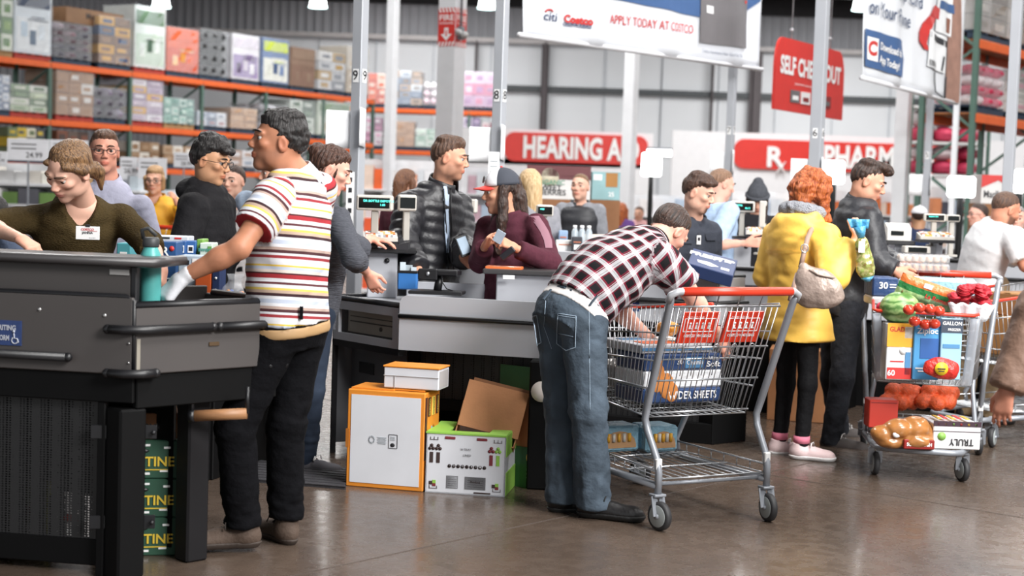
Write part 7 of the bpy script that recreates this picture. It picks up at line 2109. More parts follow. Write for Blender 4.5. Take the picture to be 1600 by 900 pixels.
mb = MB(); rows = [on_surf(tp, off, x, 391 - abs(x - 1225) * .04 + (2 if x > 1240 else 0), 8.5, .006)[0] for x in range(1197, 1262, 4)]; lo_ = [on_surf(tp, off, x, 396 - abs(x - 1225) * .04, 8.5, .004)[0] for x in range(1197, 1262, 4)]
mb.add(rows + lo_, [(i, i + 1, len(rows) + i + 1, len(rows) + i) for i in range(len(rows) - 1)], 0, True); mb.build('yoke_flap', RAIN, tp)
for s in 'RL':
    mb = MB(); mb.tube([J['a' + s] + Z3 * .015 - off, J['a' + s] + Z3 * .055 - off], .046, 14); mb.build('sock', mat('pink_sock', 'd87a90', .9), r_)
# shoulder bag
SILV = mat('pewter_leather', 'a8968c', .38, metal=.25, var=.25, vs=14, bump=.25, bs=50)
q = P(1279, 446, 8.22)
t_ = thing('shoulder_bag', 'pewter leather hobo bag hanging from the raincoat shoulder', 'handbag', q)
f = Fld([ell((0, 0, 0), (.2, .08, .15))], .008)
Bx, By = nrm(V3(.96, -.28, .02)), nrm(V3(.28, .96, 0))
Ab = np.array((Bx, By, Z3))
f.add(ell(Z3 * -.045, (.138, .055, .088), Ab)); f.add(ell(Z3 * .02 - Bx * .01, (.105, .045, .075), Ab), .05); f.add(cone(Bx * -.07 + Z3 * .04, Bx * -.085 + Z3 * .10, .04, .022, (By, .8)), .05); f.cut(Z3 * -.125, -Z3)
V_, F_ = f.mesh(); V_ = V_ + vnormals(V_, F_) * (.004 * vnoise(V_, 30, 4))[:, None]
bag = np_obj('bag', V_, F_, SILV, t_)
mb = MB(); mb.tube([P(1251, 418, 8.28) - q, P(1256, 396, 8.28) - q, P(1262, 372, 8.34) - q, P(1272, 350, 8.5) - q, P(1278, 347, 8.6) - q], .014, 8); mb.tube([P(1248, 428, 8.26) - q, P(1236, 470, 8.22) - q], .02, 8); mb.build('strap', mat('taupe_leather', 'a2877a', .5), t_)
mb = MB(); c_ = P(1257, 388, 8.27) - q; mb.tube([c_ + V3(.02 * math.cos(a), -.004, .022 * math.sin(a)) for a in np.linspace(0, 6.283, 17)[:-1]], .0035, 6, closed=True); mb.build('ring', STEEL, t_)
mb = MB(); mb.tube([Bx * -.05 + Z3 * .085 - By * .035, Bx * .0 + Z3 * .06 - By * .05, Bx * .085 + Z3 * .045 - By * .04], .006, 6); mb.build('zip', SILV, t_)
# bag of salad held up
q = P(1350, 400, 8.22)
t_ = thing('snack_bag', 'clear bag of mixed nuts with blue ends held by woman in raincoat', 'food bag', q)
NUT, t, b = nodes_of('mixed_nuts'); tc = N(t, 'TexCoord'); vo = N(t, 'TexVoronoi', {'Vector': tc.outputs['Object'], 'Scale': 70.}); r = N(t, 'ValToRGB', {'Fac': vo.outputs['Color']}); e = r.color_ramp.elements
e[0].color = c4(hx('7a5a34')); e[1].color = c4(hx('c8b48a')); e2 = e.new(.5); e2.color = c4(hx('8a9a4a')); t.links.new(r.outputs[0], b.inputs['Base Color']); b.inputs['Roughness'].default_value = .25; b.inputs['Coat Weight'].default_value = .6
ux = nrm(V3(-.2, 0, 1))
f = Fld([ell((0, 0, 0), (.12, .08, .16))], .006); f.add(cone(ux * -.07, ux * .06, .052, .036, (Y3, .6)), .02); f.add(cone(ux * .06, ux * .1, .036, .016, (Y3, .6)), .02)
V_, F_ = f.mesh(); V_ = V_ + vnormals(V_, F_) * (.004 * vnoise(V_, 60, 4))[:, None]; np_obj('contents', V_, F_, NUT, t_)
BLUF = mat('blue_film', '4f9ac0', .25, bump=.4, bs=60)
mb = MB(); mb.tube([ux * .10, ux * .16], [.02, .035], 9); mb.grid(lambda u, v: ux * (.15 + .05 * v) + V3((u - .5) * .09 * (1 + .3 * v), .012 * math.sin(u * 12), 0), 10, 3, th=.002); mb.build('neck', BLUF, t_)
mb = MB(); mb.tube([ux * -.115, ux * -.14], [.036, .012], 9); mb.build('bottom_seal', BLUF, t_)
mb = MB(); mb.box(V3(-.025, -.045, .05), (.035, .004, .06), rz=.2); mb.build('label', PW, t_)

# ------------------------------------------------------------------ young man in black jacket
J = stand(G(1312, 700), 80, 1.74)
J.update(pel=P(1318, 462, 9.2), wai=P(1328, 410, 9.18), che=P(1340, 355, 9.14), nec=P(1341, 313, 9.12), hed=P(1356, 286, 9.08), f=nrm(V3(.88, -.2, -.32)), up=nrm(V3(.28, -.02, .95)),
    sR=P(1358, 345, 8.94), sL=P(1335, 338, 9.34), eR=P(1368, 408, 8.86), wR=P(1400, 424, 8.82), eL=P(1372, 400, 9.4), wL=P(1405, 415, 9.2), hR=P(1325, 478, 9.1), hL=P(1308, 478, 9.28), kR=P(1316, 590, 9.05), kL=P(1300, 590, 9.3), aR=P(1300, 682, 9.1), aL=P(1312, 668, 9.5), tR=nrm(V3(.9, -.35, 0)), tL=nrm(V3(.98, .1, 0)))
BOMB = mat('black_bomber_nylon', '26272c', .5, var=.1, bump=.15, bs=50)
person('young man with swept up dark hair in black bomber jacket unloading', J, hx('cf9a82'), dict(m=HDARK, th=.008, top=(.0, .008), strand=.003, k=.012, line=.004, locks=[((0, .05, .115), (.055, .055, .032)), ((0, .085, .105), (.045, .035, .03)), ((0, .0, .118), (.055, .05, .025))]),
    dict(m=BOMB, name='bomber_jacket', th=.022, sleeve=1.95, hem=.12, r=(.07, .062, .052), collar=(.045, .07, BOMB), open=.45, amp=.008), dict(m=cloth('charcoal_jeans', '2a2c32', .85, .2), th=.01, r=(.09, .066, .056)), dict(m=mat('taupe_suede_boot', '4c4644', .8), sole=SOLEK, laces=LACEW), dict(R=dict(d=V3(.85, -.1, -.4), curl=.5), L=dict(d=V3(.9, 0, -.3), curl=.4)), .011, .005, dict(brow=(.02, .015, .012), eye='dark'), seed=33)
# ------------------------------------------------------------------ man in white polo
J = stand(BASE(1545, 10.2), 55, 1.74)
J.update(pel=P(1530, 462, 10.2), wai=P(1530, 430, 10.18), che=P(1545, 385, 10.12), nec=P(1562, 350, 10.08), hed=P(1571, 329, 10.06), f=nrm(V3(.9, .3, -.35)), up=nrm(V3(.3, .05, .95)), sR=P(1585, 372, 9.92), sL=P(1540, 368, 10.28), eR=P(1602, 415, 9.85), wR=P(1640, 425, 9.95), eL=P(1596, 408, 10.5), wL=P(1640, 424, 10.35))
WP = cloth('white_polo', 'dcdcde', .85, .04, bump=.15)
r_, W, A, off = person('bearded man with cropped hair in white polo and khaki trousers', J, hx('c4886e'), dict(m=HBROWN, th=.003, strand=.0008, line=.0), dict(m=WP, name='polo_shirt', th=.016, amp=.003, sleeve=.85, hem=.12, r=(.072, .072, .05), collar=(.045, .066, WP), fold=True, open=.4), dict(m=cloth('khaki_twill', 'a08a6c', .85), th=.012), dict(m=SHOEK, sole=SOLEK), dict(R=dict(), L=dict()), .013, .0055, dict(beard=(.8, hx('3a2a22')), brow=(.03, .02, .015)), seed=34)
# ------------------------------------------------------------------ arm in brown coat, right edge
J = stand(BASE(1745, 5.6), 285, 1.66)
J.update(sL=P(1690, 375, 5.45)); J['eL'] = P(1622, 490, 5.45); J['wL'] = P(1574, 608, 5.42)
person('shopper in brown padded coat walking in at the right frame edge', J, hx('c08a74'), dict(m=HDARK, th=.014), dict(m=mat('brown_coat', '7a5f50', .6, var=.12, vs=20, bump=.25, bs=40), name='coat', th=.026, sleeve=2.02, hem=.3, r=(.08, .078, .06), amp=.009), dict(m=BLACKD), dict(m=SHOEK, sole=SOLEK), dict(L=dict(d=V3(-.15, 0, -1), n=V3(.4, .6, 0), curl=(.35, .4, .45, .5)), R=dict()), .012, .0055, {}, fem=True, seed=35)
# ------------------------------------------------------------------ boxes and goods
def boxy(name, label, cat, pl, pr, h, depth, m, bev=.004, z=None, group=None):
    """box whose front base edge runs from pl to pr; returns its Empty and width (local x right, y back, z up)"""
    pl, pr = np.array(pl), np.array(pr)
    if z is not None: pl[2] = pr[2] = z
    v = pr - pl; W_ = math.hypot(v[0], v[1])
    t_ = thing(name, label, cat, pl, math.atan2(v[1], v[0]), group)
    if m is not None:
        mb = MB(); mb.box((W_ / 2, depth / 2, h / 2), (W_, depth, h), bev=bev); mb.build('body', m, t_)
    return t_, W_
def prints(t_, name, mats, items):
    """flat print on the faces: ('b',x,z,w,h,mi) front patch, ('t',text,x,z,size,mi[,fit]) front text, ('s',y,z,w,h,mi) right side patch, ('u',x,y,w,h,mi) top patch"""
    mb = MB()
    for it in items:
        k = it[0]
        if k == 'b': mb.box((it[1], -.0015, it[2]), (it[3], .003, it[4]), mi=it[5])
        elif k == 't': mb.text(it[1], (it[2], -.0035, it[3]), X3, Z3, it[4], it[5], bold=.02, fit=it[6] if len(it) > 6 else None)
        elif k == 's': mb.box((it[6] + .0015, it[1], it[2]), (.003, it[3], it[4]), mi=it[5])
        elif k == 'st': mb.text(it[1], (it[6] + .0035, it[2], it[3]), Y3, Z3, it[4], it[5], bold=.02)
        elif k == 'u': mb.box((it[1], it[2], it[6] + .0015), (it[3], it[4], .003), mi=it[5])
        elif k == 'o': mb.lathe([(it[3], 0), (it[3], .003)], (it[1], 0, it[2]), 18, ax=(0, -1, 0), mi=it[4])
    return mb.build(name, mats, t_)
CORG, CWHT = mat('carton_orange', 'd8862a', .6), mat('carton_white', 'd4d6dc', .6, var=.04)
CGRN, DGRN = mat('carton_lime', '8fc050', .6), mat('carton_dark_green', '2c5a34', .6)
# orange and white display carton
t_, W_ = boxy('carton', 'tall orange carton with big white front panel on the floor', 'box', G(540, 759), G(660, 769), .472, .24, CORG)
prints(t_, 'print', [CWHT, mat('grey_print', '9aa0a6'), INK, mat('burst_blue', '58a8d0', .6), mat('burst_yellow', 'e8d060', .6), mat('cocoa_print', '4a2a1c', .6)], [('b', W_ * .5, .235, W_ * .90, .425, 0)])
mb = MB()
for k in range(3): mb.tube([(W_ * (.33 + .03 * math.cos(a) * (1 + k * .2)), -.005, .235 + .013 * math.sin(a) * (1 + k * .25)) for a in np.linspace(0, 6.28, 9)], .0008, 4, mi=0)
for k in range(6): mb.box((W_ * .46, -.004, .218 + k * .006), (W_ * (.1 + .02 * (k % 2)), .002, .002), mi=0)
for a, b_ in (((.55, .2), (.55, .265)), ((.66, .2), (.66, .265)), ((.55, .2), (.66, .2)), ((.55, .265), (.66, .265))): mb.bar((W_ * a[0], -.004, a[1]), (W_ * b_[0], -.004, b_[1]), .002, .002, mi=1)
mb.ball((W_ * .6, -.004, .215), (.012, .003, .01), 8, mi=1)
for k in range(3): mb.box((W_ * .6, -.004, .24 + k * .007), (W_ * .06, .002, .002), mi=0)
mb.build('care_marks', [mat('grey_print', '9aa0a6'), INK], t_)
mb = MB()
def burst(c, r, mi): mb.prism([(r * (1 if i % 2 else .68) * math.cos(i * math.pi / 9), r * (1 if i % 2 else .68) * math.sin(i * math.pi / 9)) for i in range(18)], c, Y3, Z3, .004, mi)
burst((W_ + .001, .13, .22), .085, 0)
mb.text('AIRY', (W_ + .004, .14, .25), nrm(V3(0, .3, 1)), nrm(V3(0, -1, .3)), .05, 2, bold=.04); mb.text('COCOA', (W_ + .004, .10, .2), nrm(V3(0, .3, 1)), nrm(V3(0, -1, .3)), .035, 1, bold=.04)
for k in range(3): mb.box((W_ + .001, .07 + k * .065, .40), (.004, .04, .09), mi=2 if k != 1 else 1); mb.text('CHOCO', (W_ + .004, .07 + k * .065, .40), Z3, -Y3, .022, 1 if k != 1 else 2, bold=.03)
mb.box((W_ + .001, .02, .3), (.004, .03, .3), mi=2)
mb.build('side_print', [mat('burst_blue', '58a8d0'), mat('burst_yellow', 'e8d060'), mat('cocoa_print', '4a2a1c')], t_)
mb = MB(); mb.box((.004, -.003, .235), (.016, .008, .09)); mb.build('hand_hole', mat('notch_orange', 'a8651c', .7), t_)
mb = MB(); mb.box((W_ * .3, .12, .476), (W_ * .55, .2, .006)); mb.box((W_ * .75, .1, .478), (W_ * .42, .12, .006)); mb.build('top_flap', CORG, t_)
t1 = t_
o = G(540, 759); u = nrm(G(660, 769) - o); n = np.array((-u[1], u[0], 0))
t_, W_ = boxy('carton', 'small white carton with orange lid edge lying on tall orange carton', 'box', o + u * .165 + n * .04 + Z3 * .484, o + u * .44 + n * .04 + Z3 * .484, .10, .17, CWHT)
mb = MB(); mb.box((W_ / 2, .085, .104), (W_ + .008, .178, .008), bev=.002); mb.build('lid', CORG, t_)
mb = MB(); mb.box((W_ / 2, -.002, .06), (W_, .003, .003)); mb.box((W_ * .2, -.002, .03), (.003, .003, .06)); mb.box((W_ * 1.003, .08, .05), (.003, .14, .08)); mb.build('fold_line', mat('fold_grey', 'a8a4a4', .7), t_)
# open white and lime carton
o = G(664, 769); e = G(788, 777); W_ = np.linalg.norm(e - o)
t_, _ = boxy('carton', 'open white carton with lime green rim holding brown cardboard', 'box', o, e, .29, .34, None)
mb = MB(); th = .006; D_ = .34; H_ = .285
for c, s in (((W_ / 2, th / 2, H_ / 2), (W_, th, H_)), ((W_ / 2, D_ - th / 2, H_ / 2), (W_, th, H_)), ((th / 2, D_ / 2, H_ / 2), (th, D_, H_)), ((W_ - th / 2, D_ / 2, H_ / 2), (th, D_, H_)), ((W_ / 2, D_ / 2, th / 2), (W_, D_, th))): mb.box(c, s)
mb.build('body', CWHT, t_)
mb = MB()
mb.box((W_ / 2, .03, H_ + .004), (W_ + .004, .07, .008)); mb.box((.05, D_ / 2, H_ + .005), (.10, D_, .008)); mb.box((W_ - .045, D_ / 2, H_ + .005), (.09, D_, .008))
mb.box((W_ + .002, D_ * .45, H_ * .84), (.004, D_ * .88, .10)); mb.box((W_ + .002, D_ * .5, H_ * .2), (.004, D_ * .9, .11)); mb.build('lime_rim', CGRN, t_)
it = []
for x in (W_ * .1, W_ * .9):
    it += [('b', x, H_ * .90, .04, .002, 0), ('b', x, H_ * .08, .04, .002, 0), ('b', x - .018, H_ * .92, .002, .014, 0), ('b', x, H_ * .92, .002, .016, 0), ('b', x + .018, H_ * .92, .002, .014, 0), ('b', x - .018, H_ * .1, .002, .014, 0), ('b', x + .018, H_ * .1, .002, .014, 0)]
for k, (x, mi) in enumerate(((.07, 0), (.155, 0), (.82, 2), (.905, 3))):
    x *= W_
    it += [('o', x - .008, H_ * .75, .008, mi), ('o', x + .008, H_ * .75, .008, mi), ('o', x, H_ * .80, .008, mi), ('b', x, H_ * .60, .016, .05, mi)]
for x in (.09, .88): it += [('b', W_ * x - .008, H_ * .17, .016, .016, 0), ('b', W_ * x + .008, H_ * .19, .016, .016, 3), ('b', W_ * x + .008, H_ * .14, .016, .014, 2)]
for k in range(9): it += [('o', W_ * (.3 + k * .055), H_ * .47, .0085, 0), ('o', W_ * (.3 + k * .055), H_ * .475, .0055, 1 if k % 2 else 4)]
for x, w_ in ((.34, .055), (.63, .10)):
    it += [('b', W_ * x, H_ * .2, w_, .06, 4), ('b', W_ * x, H_ * .2, w_ - .005, .055, 1)] + [('b', W_ * x, H_ * (.14 + .035 * k), w_ * .75, .0035, 4) for k in range(4)]
it += [('t', '16 TRAY', W_ * .5, H_ * .76, .014, 4), ('t', 'LINED', W_ * .52, H_ * .66, .014, 4), ('t', 'Produce', W_ * .63, H_ * .22, .014, 0), ('b', W_ * .72, .012, .08, .006, 0)]
prints(t_, 'print', [mat('dark_cocoa_print', '3a2a28', .6), CWHT, mat('maroon_print', '7a2c34', .6), CGRN, mat('mid_grey_print', '77777a', .6)], it)
mb = MB()
for x in (.3, .7): mb.box((W_ * x, -.001, H_ * .94), (.05, .006, .012), bev=.003)
mb.build('hand_hole', mat('maroon_print', '7a2c34'), t_)
# tilted kraft carton standing in it
o3 = o + np.array((0, 0, .012)); u = nrm(e - o); n = np.array((-u[1], u[0], 0))
q0, q1, q2 = P(708, 664, 7.42), P(812, 674, 7.40), P(737, 591, 7.50)
c = (q0 + q1) / 2
t_ = thing('cardboard_carton', 'opened brown cardboard carton sticking out of lime rimmed carton', 'box', c)
ux = nrm(q1 - q0 + V3(0, 0, -.05)); uz = nrm(q2 - q0 - ux * ((q2 - q0) @ ux)); uy = np.cross(uz, ux)
mb = MB(); hw = .15
for cc, s in ((uz * .10 + ux * .01, (.30, .006, .235)), (uz * .04 + uy * .11 + ux * .15, (.006, .21, .20)), (uz * .03 + uy * .11 - ux * .14, (.006, .21, .16)), (uz * .02 + uy * .215, (.30, .006, .20)), (uz * -.06 + uy * .11, (.30, .21, .006))): mb.box(cc, s, M=(ux, uy, uz))
mb.build('body', KRAFT, t_)
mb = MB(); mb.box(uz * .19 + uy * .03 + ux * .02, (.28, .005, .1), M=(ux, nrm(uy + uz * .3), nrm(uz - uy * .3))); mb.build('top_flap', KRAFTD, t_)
# dark green carton behind
t_, W_ = boxy('carton', 'dark green carton with a yellow fruit picture behind the lime rimmed one', 'box', G(742, 762) + V3(0, .22, 0), G(839, 768) + V3(0, .05, 0), .44, .16, KRAFT)
mb = MB(); mb.box((W_ * .5, .155, .50), (W_ * .9, .006, .14)); mb.build('green_flap', DGRN, t_); mb = MB(); mb.box((W_ * .5, -.003, .10), (W_ + .004, .006, .20)); mb.build('green_sleeve', DGRN, t_)
mb = MB(); mb.ball((W_ * .88, -.006, .15), (.022, .004, .026), 12); mb.build('fruit_print', mat('fruit_yellow', 'd8a84a', .6), t_)
mb = MB()
for k in range(3): mb.box((W_ * .88, -.007, .09 - k * .02), (.03, .003, .008))
mb.build('print', PW, t_)
# crates under the left counter
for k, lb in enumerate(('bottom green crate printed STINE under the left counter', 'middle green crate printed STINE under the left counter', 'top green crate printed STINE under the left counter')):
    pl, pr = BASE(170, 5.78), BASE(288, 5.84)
    t_, W_ = boxy('produce_crate', lb, 'crate', pl, pr, .148, .3, mat('crate_green', '234a38', .6), z=k * .15)  # shade under the counter is put into this darker green
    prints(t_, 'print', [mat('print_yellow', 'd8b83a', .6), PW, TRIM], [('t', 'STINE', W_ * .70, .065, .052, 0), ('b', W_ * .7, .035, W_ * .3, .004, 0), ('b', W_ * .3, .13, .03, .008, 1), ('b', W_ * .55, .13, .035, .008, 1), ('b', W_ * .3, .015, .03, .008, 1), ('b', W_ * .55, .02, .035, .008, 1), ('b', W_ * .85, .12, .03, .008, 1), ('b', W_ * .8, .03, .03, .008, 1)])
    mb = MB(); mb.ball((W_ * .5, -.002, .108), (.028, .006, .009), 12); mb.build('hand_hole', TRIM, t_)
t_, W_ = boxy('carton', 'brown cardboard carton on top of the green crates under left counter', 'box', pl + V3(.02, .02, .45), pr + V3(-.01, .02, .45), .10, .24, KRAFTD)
mb = MB(); mb.prism([(0, 0), (.24, 0), (.15, .16), (.04, .15)], (W_, 0, .13), (0, 1, 0), nrm(V3(-.35, 0, 1)), .005); mb.prism([(0, 0), (W_, 0), (W_ * .8, .12), (0.05, .12)], (0, .24, .13), X3, nrm(V3(0, .2, 1)), .005); mb.build('flap', KRAFT, t_)
prints(t_, 'print', [INK], [('t', 'BOSKOVICH', W_ * .5, .045, .04, 0, W_ * .8)])
for i, (x0, h, c, lb) in enumerate(((-60, .20, 'b8b0a8', 'pale carton behind the black mesh, leftmost under left counter'), (20, .26, '5a5a2c', 'olive carton behind the black mesh under left counter'), (88, .22, 'b4b0b0', 'white topped carton behind the black mesh near the counter leg'))):
    a = BASE(x0, 5.85); t_, W_ = boxy('carton', lb, 'box', a, a + V3(.15, -.02, 0), h, .2, pm(c)); prints(t_, 'print', [pm('7a2a22'), PW], [('b', W_ * .5, h * .6, W_ * .5, .03, 0), ('b', W_ * .5, h * .3, W_ * .7, .05, 1)])
# turquoise bottle
q = P(236, 378, 5.72); q[2] = .872
t_ = thing('water_bottle', 'turquoise steel water bottle with dark lid in the left counter corner', 'bottle', q)
TURQ = mat('turquoise_steel', '55a8a4', .38, var=.05, vs=30)
mb = MB(); mb.lathe([(.036, 0), (.04, .006), (.04, .27), (.037, .295), (.028, .315), (.026, .325)], n=28); mb.build('body', TURQ, t_)
mb = MB(); mb.lathe([(.029, .322), (.031, .326), (.031, .352), (.026, .358)], n=20); mb.tube([(-.028, 0, .352), (-.032, -.01, .385), (-.006, -.02, .392), (.022, -.012, .365)], .0075, 8); mb.build('lid', mat('lid_graphite', '3a3c3e', .5), t_)
# groceries on the lane 9 belt
ZB = .845
def belt_box(label, px0, px1, ytop, d, c, prints_=None, mats=None, depth=.14, cat='box', name='carton', tilt=0):
    a, b_ = BASE(px0, d), BASE(px1, d)
    zt = CAMZ + (hz((px0 + px1) / 2) - ytop) * d / FPX
    t_, W_ = boxy(name, label, cat, a, b_, zt - ZB, depth, mat('pack_' + c, c, .5, var=.05), z=ZB)
    if prints_: prints(t_, 'print', mats or [PW, PRED, INK], prints_(W_, zt - ZB))
    return t_
belt_box('deep blue carton printed R on the lane 9 belt', 248, 278, 378, 7.15, '2a4f80', lambda w_, h: [('t', 'R', w_ * .4, h * .85, .06, 0), ('o', w_ * .75, h * .9, .012, 1), ('b', w_ * .5, h * .35, w_ * .6, .006, 0), ('b', w_ * .5, h * .45, w_ * .7, .006, 0)])
belt_box('blue carton with a white barcode on the lane 9 belt, left', 278, 292, 377, 7.3, '2f568c', lambda w_, h: [('b', w_ * .55, h * .88, w_ * .6, .035, 0), ('b', w_ * .55, h * .88, w_ * .45, .02, 2)])
belt_box('blue carton with a white barcode on the lane 9 belt, right', 292, 308, 377, 7.32, '34609a', lambda w_, h: [('b', w_ * .5, h * .88, w_ * .55, .035, 0), ('b', w_ * .5, h * .88, w_ * .4, .02, 2)])
belt_box('flat white carton lying behind the blue cartons on lane 9', 243, 296, 369, 7.5, 'c8ced6', lambda w_, h: [('b', w_ * .3, h * .97, w_ * .3, .008, 2), ('b', w_ * .7, h * .97, w_ * .2, .008, 1)])
belt_box('lime green packet standing beside the blue cartons on lane 9', 309, 319, 374, 7.35, '6f9a44')
belt_box('white and green cartons behind the pale blue carton on lane 9', 314, 334, 380, 7.3, 'c4d4c8', lambda w_, h: [('t', 'sweet', w_ * .5, h * .9, .03, 0), ('b', w_ * .8, h * .8, w_ * .3, h * .3, 1)], [mat('teal_print', '3f8f80', .6), mat('leaf_print', '5f9a4a', .6)])
belt_box('pale blue and white carton in front on the lane 9 belt', 281, 330, 400, 6.95, 'a9b9c8', lambda w_, h: [('b', w_ * .2, h * .88, w_ * .3, .02, 2), ('b', w_ * .2, h * .62, w_ * .3, .02, 2), ('b', w_ * .7, h * .8, w_ * .5, h * .3, 0), ('t', 'Kirkland', w_ * .7, h * .85, .022, 1)])
belt_box('orange carton by the gloved hand on the lane 9 belt', 308, 333, 424, 6.8, 'd8622c', lambda w_, h: [('b', w_ * .3, h * .5, .012, .04, 0)])
belt_box('navy carton with white dots on the lane 9 belt', 334, 347, 420, 6.8, '23345c', lambda w_, h: [('o', w_ * .5, h * .3, .006, 0), ('o', w_ * .5, h * .55, .006, 0), ('o', w_ * .5, h * .8, .006, 0)])
belt_box('turquoise packet between the cashier and the blue cartons', 184, 206, 380, 6.95, '4f9aa4', lambda w_, h: [('b', w_ * .5, h * .85, w_ * .5, .012, 0), ('b', w_ * .5, h * .7, w_ * .5, .008, 0), ('b', w_ * .5, h * .6, w_ * .5, .008, 0)])
q = P(365, 425, 6.85); q[2] = ZB
t_ = thing('sweet_bag', 'clear plastic bag of blue and orange sweets on lane 9', 'bag', q)
mb = MB(); rn = random.Random(2)
for i in range(60): mb.ball((rn.uniform(-.045, .045), rn.uniform(-.03, .03), rn.uniform(.02, .11)), .013, 6, mi=rn.choice((0, 0, 0, 1, 2)))
tag(mb.build('sweets', [mat('sweet_blue', '2f56a8', .3), mat('sweet_orange', 'd88a3a', .3), PW], t_), kind='stuff')
f = Fld([ell((0, 0, .07), (.062, .045, .085))], .008); f.add(ell((0, 0, .07), (.062, .045, .085))); f.add(cone((0, 0, .13), (.01, 0, .19), .02, .04, (Y3, .35)), .03); V_, F_ = f.mesh(); V_ = V_ + vnormals(V_, F_) * (.005 * vnoise(V_, 45, 4))[:, None]; np_obj('bag_film', V_, F_, PLAS, t_)

# ------------------------------------------------------------------ goods in the foreground cart
def blob(name, label, cat, p, prims, m, h=.007, amp=.004, fr=40, seed=1, wrap=None):
    t_ = thing(name, label, cat, p)
    f = Fld([q for q, _ in prims], h)
    for q, k in prims: f.add(q, k)
    V_, F_ = f.mesh(); V_ = relax(V_, F_, 1); V_ = V_ + vnormals(V_, F_) * (amp * vnoise(V_, fr, seed))[:, None]
    np_obj('contents', V_, F_, m, t_)
    return t_
NV = mat('tissue_navy', '26406c', .4, bump=.3, bs=25); CB = mat('tissue_white', 'dfe2e6', .45, bump=.5, bs=22)
def soft_pack(label, pl, pr, h, depth, bands, z=None, name='tissue_pack'):
    t_, W_ = boxy(name, label, 'pack', pl, pr, h, depth, None, z=z)
    z0 = 0
    for nm, hh, m in bands:
        mb = MB(); mb.box((W_ / 2, depth / 2, z0 + hh * h / 2), (W_, depth, hh * h), bev=.008); mb.build(nm, m, t_); z0 += hh * h
    return t_, W_
a = cw(loc1, rz1, (-.20, -.10, .505)); b_ = cw(loc1, rz1, (.225, -.10, .505))
t_, W_ = soft_pack('large navy and white pack of toilet tissue in the foreground cart', a, b_, .225, .26, (('lower_band', .3, NV), ('rolls_band', .36, CB), ('upper_band', .34, NV)))
SKYB = mat('print_sky', '4f86b4', .5)
prints(t_, 'print', [PW, NV, SKYB, mat('toffee_print', 'c07838', .6)], [('t', 'WIDER SHEETS', W_ * .62, .034, .05, 0, W_ * .62), ('t', '30', W_ * .44, .188, .034, 0), ('b', W_ * .63, .185, .10, .05, 2), ('t', 'Charmin', W_ * .63, .185, .03, 0, .088), ('t', 'Ultra', W_ * .87, .203, .022, 0, .05), ('t', 'Soft', W_ * .87, .175, .036, 0, .075)])
mb = MB()
for x, z, rx, rz_ in ((.07, .12, .04, .07), (.12, .08, .04, .06), (.15, .05, .035, .045), (.07, .19, .025, .025)): mb.ball((x, -.001, z), (rx, .004, rz_), 12)
mb.build('picture', mat('toffee_print', 'c07838'), t_)
t_, W_ = boxy('carton', 'flat white and red carton lying on the tissue pack in the cart', 'box', cw(loc1, rz1, (-.21, -.09, .732)), cw(loc1, rz1, (.17, -.09, .732)), .04, .36, mat('carton_pale', 'c4c6cc', .5))
prints(t_, 'print', [mat('print_orange', 'd8622c', .6), PW, SKYB], [('u', W_ * .4, .1, .22, .10, 0, .04), ('u', W_ * .75, .2, .12, .2, 1, .04), ('u', W_ * .25, .26, .12, .06, 2, .04), ('b', W_ * .5, .02, W_, .014, 2)])
t_, W_ = boxy('carton', 'grey carton with a red foot standing beside the tissue pack', 'box', cw(loc1, rz1, (.06, .20, .515)), cw(loc1, rz1, (.22, .20, .515)), .22, .16, mat('carton_grey_lilac', 'b4b2bc', .5))
prints(t_, 'print', [PRED, PW, KRAFT], [('b', W_ * .5, .03, W_, .04, 0), ('b', W_ * .5, .15, W_ * .8, .08, 1)])
t_ = blob('snack_bag', 'silver and brown snack bag at the nose of the foreground cart', 'bag', cw(loc1, rz1, (-.07, .36, .53)), [(ell((0, 0, .06), (.10, .08, .07)), .02), (ell((.08, .03, .07), (.07, .06, .07)), .02)], mat('foil_silver', 'b8b4b0', .25, metal=.5, bump=.5, bs=40))
t_ = blob('orange_bag', 'amber bag of goods below the child seat of the foreground cart', 'bag', cw(loc1, rz1, (.06, .12, .775)), [(ell((0, 0, .05), (.06, .05, .035)), .02)], mat('amber_film', 'd08a2c', .3, bump=.5, bs=50))
for x0, x1, lb in ((-.20, .02, 'left sky blue pack with picnic window on the lower tray of the cart'), (.0, .20, 'right sky blue pack with picnic window on the lower tray of the cart')):
    yy = .26 if x0 < -.1 else .20
    a, b_ = cw(loc1, rz1, (x0 + (-.02 if x0 < -.1 else .02), yy, .222)), cw(loc1, rz1, (x1, yy, .222))
    t_, W_ = boxy('drink_pack', lb, 'pack', a, b_, .125, .16, mat('film_sky', '7fa8bc', .25, bump=.6, bs=40), .012)
    mb = MB()
    pts = [(W_ * .12, .02), (W_ * .9, .02)] + [(W_ * (.51 + .39 * math.cos(a_)), .03 + .07 * math.sin(a_)) for a_ in np.linspace(.1, 3.04, 9)]
    mb.prism(pts, (0, -.002, 0), X3, Z3, .004); mb.build('window', mat('window_tan', 'b08860', .5), t_)
    mb = MB()
    for k in range(5): mb.tube([(W_ * (.25 + .12 * k), -.005, .05), (W_ * (.25 + .12 * k), -.005, .09)], .009, 8, mi=k % 2)
    mb.build('bottles', [mat('juice_yellow', 'd8a030', .3), mat('cap_grey', 'c8c4bc', .4)], t_)
